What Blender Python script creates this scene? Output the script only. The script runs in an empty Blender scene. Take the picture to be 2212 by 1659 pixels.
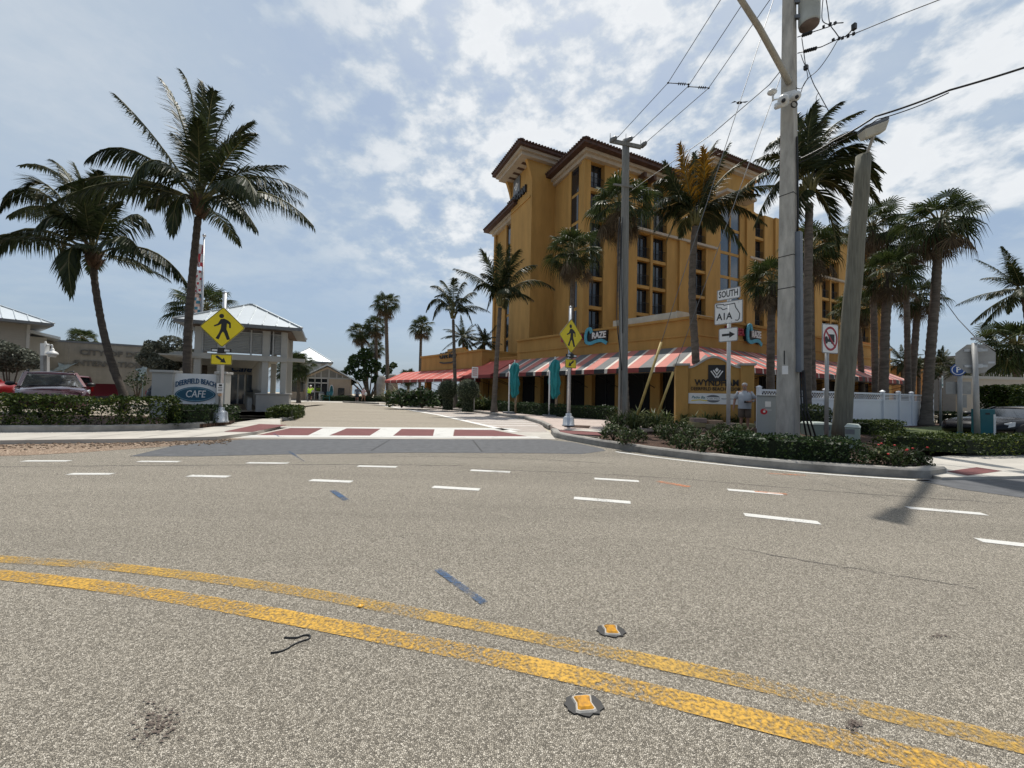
import bpy, bmesh, math, random
from mathutils import Vector, Matrix
V = Vector
R = random.Random(7)
sc = bpy.context.scene
COL = sc.collection
PI = math.pi
UP = V((0, 0, 1))
rad = math.radians
# ---------------------------------------------------------------- camera model (used only to survey where things stand)
F, CX, CY, EYE, PITCH, ROLL = 850., 1106., 829.5, 1.28, .0253, .021
CAM = V((0, 0, EYE))
def ray(x, y):
    a = (x-CX)/F; b = -(y-CY)/F
    c, s = math.cos(ROLL), math.sin(ROLL)
    rr = a*c-b*s; uu = a*s+b*c
    cp, sp = math.cos(PITCH), math.sin(PITCH)
    return V((rr, cp-uu*sp, sp+uu*cp))
def G(x, y, z=0.):
    d = ray(x, y); return CAM+d*((z-EYE)/d.z)
def A(x, y, Y):
    d = ray(x, y); return CAM+d*(Y/d.y)
def onp(x, y, o, n):
    d = ray(x, y); return CAM+d*((o-CAM).dot(n)/d.dot(n))
# ---------------------------------------------------------------- mesh builder
class Pl:
    def __init__(s, o, u, v=(0, 0, 1)):
        s.o = V(o); s.u = V(u).normalized(); s.v = V(v).normalized(); s.n = s.u.cross(s.v).normalized()
    def p(s, a, b, c=0.): return s.o+s.u*a+s.v*b+s.n*c
class MB:
    def __init__(s): s.v = []; s.f = []; s.m = []; s.cur = 0; s.smooth = False; s.sm = []
    def face(s, pts):
        i = len(s.v); s.v += [V(p) for p in pts]; s.f.append(list(range(i, i+len(pts)))); s.m.append(s.cur); s.sm.append(s.smooth); return s
    def raw(s, vs, fs):
        i = len(s.v); s.v += [V(p) for p in vs]
        for f in fs: s.f.append([i+k for k in f]); s.m.append(s.cur); s.sm.append(s.smooth)
        return s
    def hexa(s, b, t):
        n = len(b); return s.raw(list(b)+list(t), [list(range(n))[::-1], list(range(n, 2*n))]+[[k, (k+1) % n, n+(k+1) % n, n+k] for k in range(n)])
    def box(s, c, d, rz=0.):
        c = V(c); h = V(d)/2; co, si = math.cos(rz), math.sin(rz)
        q = [V((x*co-y*si, x*si+y*co, 0)) for x, y in ((-h.x, -h.y), (h.x, -h.y), (h.x, h.y), (-h.x, h.y))]
        return s.hexa([c+k-V((0, 0, h.z)) for k in q], [c+k+V((0, 0, h.z)) for k in q])
    def pbox(s, P, a0, a1, b0, b1, c0, c1):
        return s.hexa([P.p(a0, b0, c0), P.p(a1, b0, c0), P.p(a1, b0, c1), P.p(a0, b0, c1)], [P.p(a0, b1, c0), P.p(a1, b1, c0), P.p(a1, b1, c1), P.p(a0, b1, c1)])
    def prism(s, P, pts, c0, c1): return s.hexa([P.p(a, b, c0) for a, b in pts], [P.p(a, b, c1) for a, b in pts])
    def slab(s, pts, z0, z1): return s.hexa([V((p[0], p[1], z0)) for p in pts], [V((p[0], p[1], z1)) for p in pts])
    def sheet(s, pts, z): return s.face([V((p[0], p[1], z)) for p in pts])
    def bar(s, a, b, w, h=None, up=(0, 0, 1)):
        a, b = V(a), V(b); h = h or w; t = (b-a).normalized(); up = V(up)
        if abs(t.dot(up)) > .98: up = V((1, 0, 0))
        x = t.cross(up).normalized()*w/2; y = x.cross(t).normalized()*h/2
        return s.hexa([a-x-y, a+x-y, a+x+y, a-x+y], [b-x-y, b+x-y, b+x+y, b-x+y])
    def tube(s, pts, r, n=8, cap=True):
        pts = [V(p) for p in pts]; k = len(pts); rs = r if isinstance(r, (list, tuple)) else [r]*k
        vs = []; fs = []; px = None
        for i, p in enumerate(pts):
            t = (pts[min(i+1, k-1)]-pts[max(i-1, 0)]).normalized()
            if px is None:
                px = t.cross(V((0, 1, 0))) if abs(t.y) < .9 else t.cross(V((1, 0, 0)))
            px = (px-t*px.dot(t)).normalized(); y = t.cross(px)
            for j in range(n):
                a = 2*PI*j/n; vs.append(p+(px*math.cos(a)+y*math.sin(a))*rs[i])
        for i in range(k-1):
            for j in range(n): fs.append([i*n+j, i*n+(j+1) % n, (i+1)*n+(j+1) % n, (i+1)*n+j])
        if cap: fs += [list(range(n))[::-1], list(range((k-1)*n, k*n))]
        sv = s.smooth; s.smooth = True; s.raw(vs, fs); s.smooth = sv; return s
    def lathe(s, c, prof, n=16, axis=None):
        c = V(c); ax = V(axis).normalized() if axis else V((0, 0, 1))
        x = ax.cross(V((0, 1, 0))) if abs(ax.y) < .9 else ax.cross(V((1, 0, 0))); x.normalize(); y = ax.cross(x)
        vs = [c+ax*z+(x*math.cos(2*PI*j/n)+y*math.sin(2*PI*j/n))*r for r, z in prof for j in range(n)]
        k = len(prof); fs = [[i*n+j, i*n+(j+1) % n, (i+1)*n+(j+1) % n, (i+1)*n+j] for i in range(k-1) for j in range(n)]
        fs += [list(range(n))[::-1], list(range((k-1)*n, k*n))]
        sv = s.smooth; s.smooth = True; s.raw(vs, fs); s.smooth = sv; return s
    def ball(s, c, r, n=10, m=7):
        r = V(r) if isinstance(r, (tuple, list, Vector)) else V((r, r, r)); c = V(c); vs = []; fs = []
        for i in range(m+1):
            th = PI*i/m
            for j in range(n): a = 2*PI*j/n; vs.append(c+V((r.x*math.sin(th)*math.cos(a), r.y*math.sin(th)*math.sin(a), r.z*math.cos(th))))
        for i in range(m):
            for j in range(n): fs.append([(i+1)*n+j, (i+1)*n+(j+1) % n, i*n+(j+1) % n, i*n+j])
        sv = s.smooth; s.smooth = True; s.raw(vs, fs); s.smooth = sv; return s
    def disc(s, P, a, b, r, c0, c1, n=20, ry=None):
        return s.prism(P, [(a+r*math.cos(2*PI*k/n), b+(ry or r)*math.sin(2*PI*k/n)) for k in range(n)], c0, c1)
    def stroke(s, P, pts, w, c0, c1, closed=False):
        n = len(pts)
        for i in range(n if closed else n-1):
            p, q = V(pts[i]).to_2d(), V(pts[(i+1) % n]).to_2d(); d = (q-p); L = d.length
            if L < 1e-6: continue
            d /= L; x = V((-d.y, d.x))*w/2; e = d*w*.3
            s.prism(P, [tuple(p-e-x), tuple(q+e-x), tuple(q+e+x), tuple(p-e+x)], c0, c1+.0004*(i % 3))
        return s
    def ring(s, P, a, b, r0, r1, c0, c1, n=24, ky=1.):
        for k in range(n):
            t0, t1 = 2*PI*k/n, 2*PI*(k+1)/n
            s.prism(P, [(a+r*math.cos(t), b+ky*r*math.sin(t)) for r, t in ((r0, t0), (r1, t0), (r1, t1), (r0, t1))], c0, c1)
        return s
    def text(s, P, txt, size, a=0., b=0., c=.0, ext=.01, align='CENTER', bold=.0, width=None, shear=0.):
        cu = bpy.data.curves.new('t', 'FONT'); cu.body = txt; cu.size = size; cu.align_x = align; cu.align_y = 'CENTER'
        cu.extrude = ext; cu.offset = bold*size; cu.resolution_u = 2; cu.shear = shear
        o = bpy.data.objects.new('t', cu); COL.objects.link(o)
        bpy.context.view_layer.update()
        me = o.to_mesh(); k = 1.
        if width:
            xs = [q.co.x for q in me.vertices]
            if xs: k = width/(max(xs)-min(xs))
        s.raw([P.p(a+q.co.x*k, b+q.co.y, c+q.co.z) for q in me.vertices], [list(p.vertices) for p in me.polygons])
        o.to_mesh_clear(); bpy.data.objects.remove(o); bpy.data.curves.remove(cu); return s
    def build(s, name, mats, parent=None, bevel=0., kind=None):
        off = V((0, 0, 0))
        q = parent
        while q is not None: off += q.location; q = q.parent
        me = bpy.data.meshes.new(name); me.from_pydata([tuple(p-off) for p in s.v], [], s.f)
        for m in (mats if isinstance(mats, (list, tuple)) else [mats]): me.materials.append(m)
        me.polygons.foreach_set('material_index', s.m); me.polygons.foreach_set('use_smooth', s.sm)
        me.validate(); me.update()
        o = bpy.data.objects.new(name, me); COL.objects.link(o)
        if parent is not None: o.parent = parent
        if bevel:
            b = o.modifiers.new('b', 'BEVEL'); b.width = bevel; b.segments = 2; b.limit_method = 'ANGLE'; b.angle_limit = rad(40)
        if kind: o['kind'] = kind
        return o
def tag(o, label, cat, group=None, kind=None):
    o['label'] = label; o['category'] = cat
    if group: o['group'] = group
    if kind: o['kind'] = kind
    return o
def thing(name, label, cat, loc=(0, 0, 0), group=None):
    o = bpy.data.objects.new(name, None); COL.objects.link(o); o.location = loc; o.empty_display_size = .2
    return tag(o, label, cat, group)
def struct(name, mb, m): return mb.build(name, m, None, kind='structure')
# ---------------------------------------------------------------- materials
def mk(name):
    m = bpy.data.materials.new(name); m.use_nodes = True; nt = m.node_tree
    return m, nt, nt.nodes, nt.links, nt.nodes['Principled BSDF']
def nd(N, t, **k):
    n = N.new(t)
    for a, b in k.items():
        if a in n.inputs.keys() if hasattr(n.inputs, 'keys') else False: n.inputs[a].default_value = b
        else: setattr(n, a, b)
    return n
def c4(c, k=1.): return tuple(min(1., x*k) for x in c)+(1.,)
def mat(name, col, rough=.6, metal=0., var=.15, scale=2., bump=0., bscale=30., spec=.5, coat=0., col2=None, stretch=None):
    m, nt, N, L, B = mk(name)
    B.inputs['Roughness'].default_value = rough; B.inputs['Metallic'].default_value = metal; B.inputs['Specular IOR Level'].default_value = spec
    B.inputs['Coat Weight'].default_value = coat; B.inputs['Coat Roughness'].default_value = .05
    tc = N.new('ShaderNodeTexCoord'); mp = N.new('ShaderNodeMapping'); L.new(tc.outputs['Object'], mp.inputs[0])
    if stretch: mp.inputs['Scale'].default_value = stretch
    no = N.new('ShaderNodeTexNoise'); no.inputs['Scale'].default_value = scale; no.inputs['Detail'].default_value = 8; no.inputs['Roughness'].default_value = .6
    L.new(mp.outputs[0], no.inputs[0])
    rp = N.new('ShaderNodeValToRGB'); L.new(no.outputs['Fac'], rp.inputs[0])
    rp.color_ramp.elements[0].position = .3; rp.color_ramp.elements[1].position = .7
    rp.color_ramp.elements[0].color = c4(col2 or col, 1 if col2 else 1-var); rp.color_ramp.elements[1].color = c4(col, 1 if col2 else 1+var)
    L.new(rp.outputs[0], B.inputs['Base Color'])
    if bump:
        n2 = N.new('ShaderNodeTexNoise'); n2.inputs['Scale'].default_value = bscale; n2.inputs['Detail'].default_value = 5; L.new(mp.outputs[0], n2.inputs[0])
        bp = N.new('ShaderNodeBump'); bp.inputs['Strength'].default_value = bump; bp.inputs['Distance'].default_value = .02
        L.new(n2.outputs['Fac'], bp.inputs['Height']); L.new(bp.outputs[0], B.inputs['Normal'])
    return m
def leafmat(name, ca, cb, trans=.3, rough=.45, cc=None):
    m, nt, N, L, B = mk(name)
    g = N.new('ShaderNodeNewGeometry'); rp = N.new('ShaderNodeValToRGB'); L.new(g.outputs['Random Per Island'], rp.inputs[0])
    rp.color_ramp.elements[0].color = c4(ca); rp.color_ramp.elements[1].color = c4(cb)
    if cc: e = rp.color_ramp.elements.new(.93); e.color = c4(cb); rp.color_ramp.elements[2].color = c4(cc)
    L.new(rp.outputs[0], B.inputs['Base Color']); B.inputs['Roughness'].default_value = rough+.1; B.inputs['Specular IOR Level'].default_value = .22
    t = N.new('ShaderNodeBsdfTranslucent'); mx = N.new('ShaderNodeMixShader'); mx.inputs[0].default_value = trans
    L.new(rp.outputs[0], t.inputs[0]); L.new(B.outputs[0], mx.inputs[1]); L.new(t.outputs[0], mx.inputs[2])
    L.new(mx.outputs[0], N['Material Output'].inputs[0]); return m
def voro_mat(name, cols, scale, binder, edge=.12, rough=.85, patch=.12, tint=None, bump=.5):
    """exposed stones of random tone set in a darker binder, with broad worn patches"""
    m, nt, N, L, B = mk(name); B.inputs['Roughness'].default_value = rough; B.inputs['Specular IOR Level'].default_value = .25
    tc = N.new('ShaderNodeTexCoord')
    wn = N.new('ShaderNodeTexNoise'); wn.inputs['Scale'].default_value = scale*.5; L.new(tc.outputs['Object'], wn.inputs[0])
    ad = N.new('ShaderNodeMixRGB'); ad.blend_type = 'LINEAR_LIGHT'; ad.inputs[0].default_value = .6/scale; L.new(tc.outputs['Object'], ad.inputs[1]); L.new(wn.outputs['Color'], ad.inputs[2])
    v = N.new('ShaderNodeTexVoronoi'); v.inputs['Scale'].default_value = scale; v.voronoi_dimensions = '2D'; L.new(ad.outputs[0], v.inputs[0])
    e = N.new('ShaderNodeTexVoronoi'); e.feature = 'DISTANCE_TO_EDGE'; e.voronoi_dimensions = '2D'; e.inputs['Scale'].default_value = scale; L.new(ad.outputs[0], e.inputs[0])
    sp = N.new('ShaderNodeSeparateColor'); L.new(v.outputs['Color'], sp.inputs[0])
    rp = N.new('ShaderNodeValToRGB'); L.new(sp.outputs[0], rp.inputs[0]); cr = rp.color_ramp
    cr.elements[0].color = c4(cols[0]); cr.elements[1].color = c4(cols[-1])
    for i, c in enumerate(cols[1:-1]): q = cr.elements.new((i+1)/(len(cols)-1)); q.color = c4(c)
    mr = N.new('ShaderNodeMapRange'); mr.inputs[1].default_value = edge*.25; mr.inputs[2].default_value = edge*1.3; L.new(e.outputs['Distance'], mr.inputs[0])
    mx = N.new('ShaderNodeMixRGB'); mx.inputs[1].default_value = c4(binder); L.new(mr.outputs[0], mx.inputs[0]); L.new(rp.outputs[0], mx.inputs[2])
    pn = N.new('ShaderNodeTexNoise'); pn.inputs['Scale'].default_value = .35; pn.inputs['Detail'].default_value = 9; pn.inputs['Roughness'].default_value = .65
    mp = N.new('ShaderNodeMapping'); mp.inputs['Scale'].default_value = (.22, 1.5, 1); mp.inputs['Rotation'].default_value = (0, 0, .22); L.new(tc.outputs['Object'], mp.inputs[0]); L.new(mp.outputs[0], pn.inputs[0])
    p2 = N.new('ShaderNodeMapRange'); p2.inputs[1].default_value = .3; p2.inputs[2].default_value = .7; p2.inputs[3].default_value = 1-patch; p2.inputs[4].default_value = 1+patch; L.new(pn.outputs['Fac'], p2.inputs[0])
    mu = N.new('ShaderNodeVectorMath'); mu.operation = 'SCALE'; L.new(mx.outputs[0], mu.inputs[0]); L.new(p2.outputs[0], mu.inputs['Scale'])
    L.new(mu.outputs[0], B.inputs['Base Color'])
    if bump:
        bp = N.new('ShaderNodeBump'); bp.inputs['Strength'].default_value = bump; bp.inputs['Distance'].default_value = .004; L.new(mr.outputs[0], bp.inputs['Height']); L.new(bp.outputs[0], B.inputs['Normal'])
    return m
def wornmat(name, col, amount=.5, scale=30., rough=.7, soft=.06, col2=None, big=3.):
    """paint worn away in flecks and patches, road showing through"""
    m, nt, N, L, B = mk(name); B.inputs['Roughness'].default_value = rough
    tc = N.new('ShaderNodeTexCoord')
    n1 = N.new('ShaderNodeTexNoise'); n1.inputs['Scale'].default_value = scale; n1.inputs['Detail'].default_value = 6; n1.inputs['Roughness'].default_value = .7; L.new(tc.outputs['Object'], n1.inputs[0])
    n2 = N.new('ShaderNodeTexNoise'); n2.inputs['Scale'].default_value = big; n2.inputs['Detail'].default_value = 4; L.new(tc.outputs['Object'], n2.inputs[0])
    mx = N.new('ShaderNodeMixRGB'); mx.inputs[0].default_value = .45; L.new(n1.outputs['Fac'], mx.inputs[1]); L.new(n2.outputs['Fac'], mx.inputs[2])
    mr = N.new('ShaderNodeMapRange'); mr.inputs[1].default_value = amount-soft; mr.inputs[2].default_value = amount+soft; L.new(mx.outputs[0], mr.inputs[0])
    rp = N.new('ShaderNodeValToRGB'); rp.color_ramp.elements[0].color = c4(col2 or col, 1 if col2 else .75); rp.color_ramp.elements[1].color = c4(col); rp.color_ramp.elements[0].position = .35; rp.color_ramp.elements[1].position = .65
    L.new(n1.outputs['Fac'], rp.inputs[0]); L.new(rp.outputs[0], B.inputs['Base Color'])
    t = N.new('ShaderNodeBsdfTransparent'); ms = N.new('ShaderNodeMixShader'); L.new(mr.outputs[0], ms.inputs[0]); L.new(t.outputs[0], ms.inputs[1]); L.new(B.outputs[0], ms.inputs[2])
    L.new(ms.outputs[0], N['Material Output'].inputs[0]); return m
def brickmat(name, c1, c2, mortar, scale=5., rz=0., rough=.85, w=.5, h=.25, ms=.02):
    m, nt, N, L, B = mk(name); B.inputs['Roughness'].default_value = rough
    tc = N.new('ShaderNodeTexCoord'); mp = N.new('ShaderNodeMapping'); mp.inputs['Rotation'].default_value = (0, 0, rz); L.new(tc.outputs['Object'], mp.inputs[0])
    b = N.new('ShaderNodeTexBrick'); b.inputs['Scale'].default_value = scale; b.inputs['Color1'].default_value = c4(c1); b.inputs['Color2'].default_value = c4(c2); b.inputs['Mortar'].default_value = c4(mortar)
    b.inputs['Mortar Size'].default_value = ms; b.inputs['Brick Width'].default_value = w; b.inputs['Row Height'].default_value = h; L.new(mp.outputs[0], b.inputs[0])
    no = N.new('ShaderNodeTexNoise'); no.inputs['Scale'].default_value = 2; no.inputs['Detail'].default_value = 8; L.new(tc.outputs['Object'], no.inputs[0])
    mr = N.new('ShaderNodeMapRange'); mr.inputs[3].default_value = .75; mr.inputs[4].default_value = 1.25; L.new(no.outputs['Fac'], mr.inputs[0])
    mu = N.new('ShaderNodeVectorMath'); mu.operation = 'SCALE'; L.new(b.outputs['Color'], mu.inputs[0]); L.new(mr.outputs[0], mu.inputs['Scale']); L.new(mu.outputs[0], B.inputs['Base Color'])
    return m
MT = {}
MT['road'] = voro_mat('asphalt_worn', [(.156, .138, .111), (.27, .241, .195), (.385, .345, .28), (.56, .51, .43)], 145, (.045, .042, .036), .12, patch=.17, bump=.6)
MT['side'] = voro_mat('asphalt_tan', [(.22, .19, .15), (.33, .29, .23), (.45, .40, .32)], 60, (.2, .175, .14), .1, patch=.1, bump=.3)
MT['patch'] = mat('asphalt_fresh', (.085, .088, .094), .75, var=.25, scale=6, bump=.4, bscale=150)
MT['gravel'] = voro_mat('gravel_dirt', [(.2, .14, .1), (.34, .25, .18), (.5, .4, .31)], 28, (.13, .09, .06), .2, patch=.3, bump=1)
MT['conc'] = mat('concrete_pale', (.46, .43, .38), .85, var=.18, scale=1.5, bump=.2, bscale=60)
MT['kerb'] = mat('concrete_kerb', (.27, .255, .23), .88, var=.45, scale=2.2, bump=.3, bscale=40)
MT['sand'] = mat('sand_ground', (.42, .37, .29), .95, var=.2, scale=.4)
MT['sea'] = mat('sea_water', (.05, .16, .22), .15, var=.1, scale=.05)
MT['mulch'] = voro_mat('mulch', [(.05, .028, .018), (.10, .055, .035), (.16, .09, .06)], 30, (.02, .012, .01), .2, patch=.3, bump=1)
MT['paver'] = brickmat('pavers', (.40, .34, .30), (.34, .29, .26), (.48, .45, .40), 6, .6)
MT['pink'] = brickmat('pavers_pink', (.42, .32, .28), (.46, .38, .33), (.5, .45, .4), 6, .45)
MT['brickred'] = brickmat('brick_red', (.17, .055, .05), (.145, .045, .045), (.12, .045, .045), 9, .1, ms=.012)
MT['white'] = mat('white_paint', (.74, .72, .68), .6, var=.06, scale=8)
MT['roadwhite'] = wornmat('road_white', (.66, .65, .61), .385, 70, soft=.05)
MT['yellow'] = wornmat('road_yellow', (.60, .335, .035), .495, 60, col2=(.40, .24, .05), soft=.075, big=1.5)
MT['yellow2'] = wornmat('road_yellow_thin', (.54, .315, .045), .505, 65, col2=(.36, .23, .06), soft=.085, big=1.8)
MT['tyremark'] = wornmat('tyre_polish', (.205, .19, .165), .60, 60, soft=.16, big=.9, rough=.6)
MT['crack'] = wornmat('crack_line', (.06, .055, .05), .50, 25, soft=.12, big=3.)
MT['bluep'] = wornmat('blue_paint', (.035, .09, .19), .5, 70, soft=.1)
MT['orangep'] = wornmat('orange_paint', (.7, .25, .1), .55, 20, soft=.15)
MT['stain'] = wornmat('stain', (.035, .02, .015), .52, 45, soft=.05, big=9)
MT['tar'] = mat('tar', (.02, .02, .02), .6, var=.3, scale=40)
MT['galv'] = mat('galvanised', (.48, .5, .52), .42, .7, var=.12, scale=12)
MT['alu'] = mat('aluminium_back', (.33, .33, .32), .55, .25, var=.12, scale=6)
MT['greymet'] = mat('grey_metal', (.16, .17, .18), .5, .3, var=.1, scale=10)
MT['black'] = mat('black_paint', (.012, .012, .013), .5, var=.2)
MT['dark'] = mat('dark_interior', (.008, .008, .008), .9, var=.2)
MT['signY'] = mat('sign_yellow', (.78, .62, .01), .4, var=.04)
MT['signW'] = mat('sign_white', (.78, .78, .76), .4, var=.04)
MT['signR'] = mat('sign_red', (.36, .03, .05), .5, var=.05)
MT['signB'] = mat('sign_blue', (.02, .08, .3), .5, var=.05)
MT['must'] = mat('stucco_mustard', (.425, .245, .072), .9, var=.17, scale=1.3, bump=.4, bscale=16, stretch=(1, 1, .22))
MT['must2'] = mat('stucco_trim', (.375, .22, .07), .85, var=.08, scale=1., bump=.2, bscale=20)
MT['cream'] = mat('cream_trim', (.41, .35, .28), .8, var=.1, scale=2)
MT['tile'] = mat('roof_tile_brown', (.065, .032, .024), .8, var=.35, scale=3, bump=.5, bscale=8)
MT['wood'] = mat('dark_wood', (.07, .035, .022), .8, var=.2)
MT['glass'] = mat('window_glass', (.012, .016, .022), .06, var=.2, spec=.8)
MT['glassb'] = mat('window_glass_blue', (.03, .055, .09), .05, var=.2, spec=1.)
MT['iron'] = mat('black_iron', (.015, .014, .014), .5, .3)
MT['awR'] = mat('canvas_red', (.50, .10, .075), .8, var=.12, scale=2)
MT['awP'] = mat('canvas_pink', (.56, .20, .16), .8, var=.1, scale=2)
MT['awG'] = mat('canvas_grey', (.16, .165, .165), .8, var=.12, scale=2)
MT['awW'] = mat('canvas_white', (.7, .64, .56), .8, var=.08, scale=2)
MT['awD'] = mat('canvas_maroon', (.26, .05, .045), .8, var=.12, scale=2)
MT['teal'] = mat('canvas_teal', (.018, .22, .23), .8, var=.15, scale=5)
MT['tealp'] = mat('teal_plastic', (.01, .12, .14), .5, var=.1)
MT['polec'] = mat('concrete_pole', (.40, .385, .345), .92, var=.3, scale=1.6, bump=.5, bscale=24, stretch=(3, 3, .8))
MT['polew'] = mat('weathered_timber', (.17, .165, .13), .9, var=.3, scale=5, bump=.5, bscale=30, stretch=(5, 5, .35))
MT['polew2'] = mat('grey_timber', (.2, .2, .185), .9, var=.25, scale=5, bump=.5, bscale=30, stretch=(5, 5, .35))
MT['guard'] = mat('guy_guard_yellow', (.5, .36, .12), .6, var=.2, scale=3)
MT['cabG'] = mat('cabinet_green', (.27, .33, .29), .5, var=.06)
MT['cabS'] = mat('cabinet_grey', (.33, .36, .36), .5, var=.05)
MT['vinyl'] = mat('white_vinyl', (.72, .74, .78), .35, var=.03)
MT['roofm'] = mat('metal_roof', (.62, .66, .68), .35, .35, var=.06, scale=1)
MT['plaster'] = mat('pale_plaster', (.42, .415, .385), .85, var=.07, scale=1.5)
MT['slat'] = mat('louvre_grey', (.42, .43, .42), .7, var=.08)
MT['wallg'] = brickmat('beige_block', (.30, .275, .23), (.27, .25, .21), (.25, .235, .2), 2.2, 0, ms=.008)
MT['tan'] = mat('tan_wall', (.45, .36, .27), .85, var=.06)
MT['siding'] = mat('siding_beige', (.31, .29, .25), .8, var=.06)
MT['letter'] = mat('letter_grey', (.13, .125, .11), .7)
MT['palmbark'] = mat('palm_bark', (.125, .105, .085), .95, var=.4, scale=3, bump=.9, bscale=9, stretch=(1, 1, 3.5))
MT['palmbark2'] = mat('palm_bark_dark', (.075, .062, .05), .95, var=.4, scale=3, bump=.9, bscale=9, stretch=(1, 1, 3.5))
MT['bark'] = mat('bark', (.13, .105, .08), .95, var=.35, scale=6, bump=.6)
MT['coco'] = leafmat('coconut_leaf', (.014, .024, .009), (.05, .064, .022), .22, .38, (.15, .13, .08))
MT['cocoy'] = leafmat('coconut_leaf_yellow', (.12, .065, .008), (.30, .15, .01), .4, .5, (.05, .06, .02))
MT['rachis'] = mat('frond_rib', (.14, .13, .045), .6, var=.2)
MT['boot'] = mat('palm_boots', (.10, .06, .035), .9, var=.4, scale=8)
MT['fan'] = leafmat('fan_leaf', (.018, .032, .009), (.062, .085, .024), .25, .4, (.16, .14, .06))
MT['dry'] = leafmat('dry_leaf', (.07, .05, .032), (.19, .145, .09), .2, .7)
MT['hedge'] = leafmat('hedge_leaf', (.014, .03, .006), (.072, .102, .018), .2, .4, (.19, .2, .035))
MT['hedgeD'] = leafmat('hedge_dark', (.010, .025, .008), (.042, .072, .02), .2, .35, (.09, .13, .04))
MT['shrub'] = leafmat('shrub_leaf', (.018, .034, .010), (.075, .10, .034), .22, .4, (.2, .2, .11))
MT['silver'] = leafmat('silver_leaf', (.06, .07, .05), (.2, .21, .165), .2, .5)
MT['straps'] = leafmat('strap_leaf', (.035, .055, .016), (.12, .14, .05), .3, .4, (.25, .23, .12))
MT['grass'] = leafmat('grass_blade', (.05, .09, .01), (.14, .19, .03), .3, .5)
MT['seagr'] = leafmat('sea_grape', (.02, .045, .015), (.06, .095, .03), .25, .35)
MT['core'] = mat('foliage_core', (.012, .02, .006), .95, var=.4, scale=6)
MT['flower'] = mat('red_flower', (.6, .03, .03), .6)
MT['skin'] = mat('skin', (.34, .18, .125), .6, var=.06)
MT['tyre'] = mat('tyre', (.015, .015, .015), .85)
MT['rim'] = mat('wheel_rim', (.5, .5, .52), .3, .8)
MT['chrome'] = mat('chrome', (.7, .7, .72), .12, 1.)
MT['lens'] = mat('lamp_lens', (.55, .57, .58), .1, var=.2, scale=20, spec=.8)
MT['redlens'] = mat('tail_lens', (.3, .01, .01), .2)
def paint(n, c): return mat(n, c, .3, .0, var=.05, coat=.35, spec=.4)
# ================================================================ the setting
m = MB(); m.sheet([(-900, -120), (900, -120), (900, 160), (-900, 160)], -.03); struct('ground', m, MT['sand'])
m = MB(); m.sheet([(-6000, 160), (6000, 160), (6000, 9000), (-6000, 9000)], -1.2); struct('sea', m, MT['sea'])
m = MB(); m.sheet([(-70, -14), (70, -14), (70, 6.2), (9.5, 7.2), (1.6, 13.2), (-8, 12.9), (-9, 12.6), (-15, 9.6), (-70, -8)], 0); struct('road', m, MT['road'])
# parking lot behind the left hedge
m = MB(); m.sheet([(-70, 9.5), (-14, 10.4), (-9.5, 13.2), (-10.2, 18), (-14, 23), (-16, 34), (-70, 34)], .09); struct('parking_lot', m, MT['side'])
# side road to the beach
xb = [G(x, y) for x, y in ((545, 924), (627, 926), (980, 928), (1115, 931))]
pl = [G(820, 875), G(950, 897), G(1110, 935)]
m = MB(); m.sheet([(-8.3, 12.9), (-1.9, 13.65), (.15, 13.3), (-4.02, 22.1), (-12.2, 36.4), (-15, 42), (-24, 42), (-20.7, 37.9), (-9.4, 17.2)], .004); struct('side_road', m, MT['side'])
m = MB(); m.sheet([(-24, 41), (-14.5, 41), (-11, 62), (-40, 62), (-40, 50)], .006); struct('beach_path', m, MT['conc'])
# paved parking strip with pale dividing bands
kr = [G(835, 872), G(870, 878), G(1000, 888), G(1130, 905), G(1165, 915), G(1190, 931)]
m = MB()
ln = [V((.15, 13.2, 0)), V((-1.9, 17.6, 0)), V((-4.02, 22.1, 0)), V((-8.1, 29.2, 0)), V((-12.2, 36.4, 0)), V((-15, 41.5, 0))]
rt = [V((1.25, 13.6, 0)), V((1.3, 17.3, 0)), V((.6, 20.4, 0)), V((-3.4, 27.8, 0)), V((-9.4, 34.1, 0)), V((-12.5, 38.5, 0))]
for k in range(5): m.sheet([ln[k][:2], rt[k][:2], rt[k+1][:2], ln[k+1][:2]], .0085)
struct('paver_strip', m, MT['paver'])
m = MB()
q0, q1 = V((.12, 13.2, 0)), V((-4.02, 22.1, 0)); q2 = V((-12.2, 36.4, 0))
for a, b in ((q0, q1), (q1, q2)):
    d = (b-a).normalized(); n_ = V((-d.y, d.x, 0)); w = .14
    m.sheet([(a-n_*w)[:2], (b-n_*w)[:2], (b+n_*w)[:2], (a+n_*w)[:2]], .012)
for k in range(13):
    f = .55+k*.31; i_ = min(4, int(f)); a = ln[i_].lerp(ln[i_+1], f-i_); f2 = f+.12; j_ = min(4, int(f2)); b = rt[j_].lerp(rt[j_+1], f2-j_); b = a.lerp(b, .92)
    d = (b-a).normalized(); n_ = V((-d.y, d.x, 0)); w = .085
    m.sheet([(a-n_*w)[:2], (b-n_*w)[:2], (b+n_*w)[:2], (a+n_*w)[:2]], .0105)
struct('strip_bands', m, MT['white'])
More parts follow.
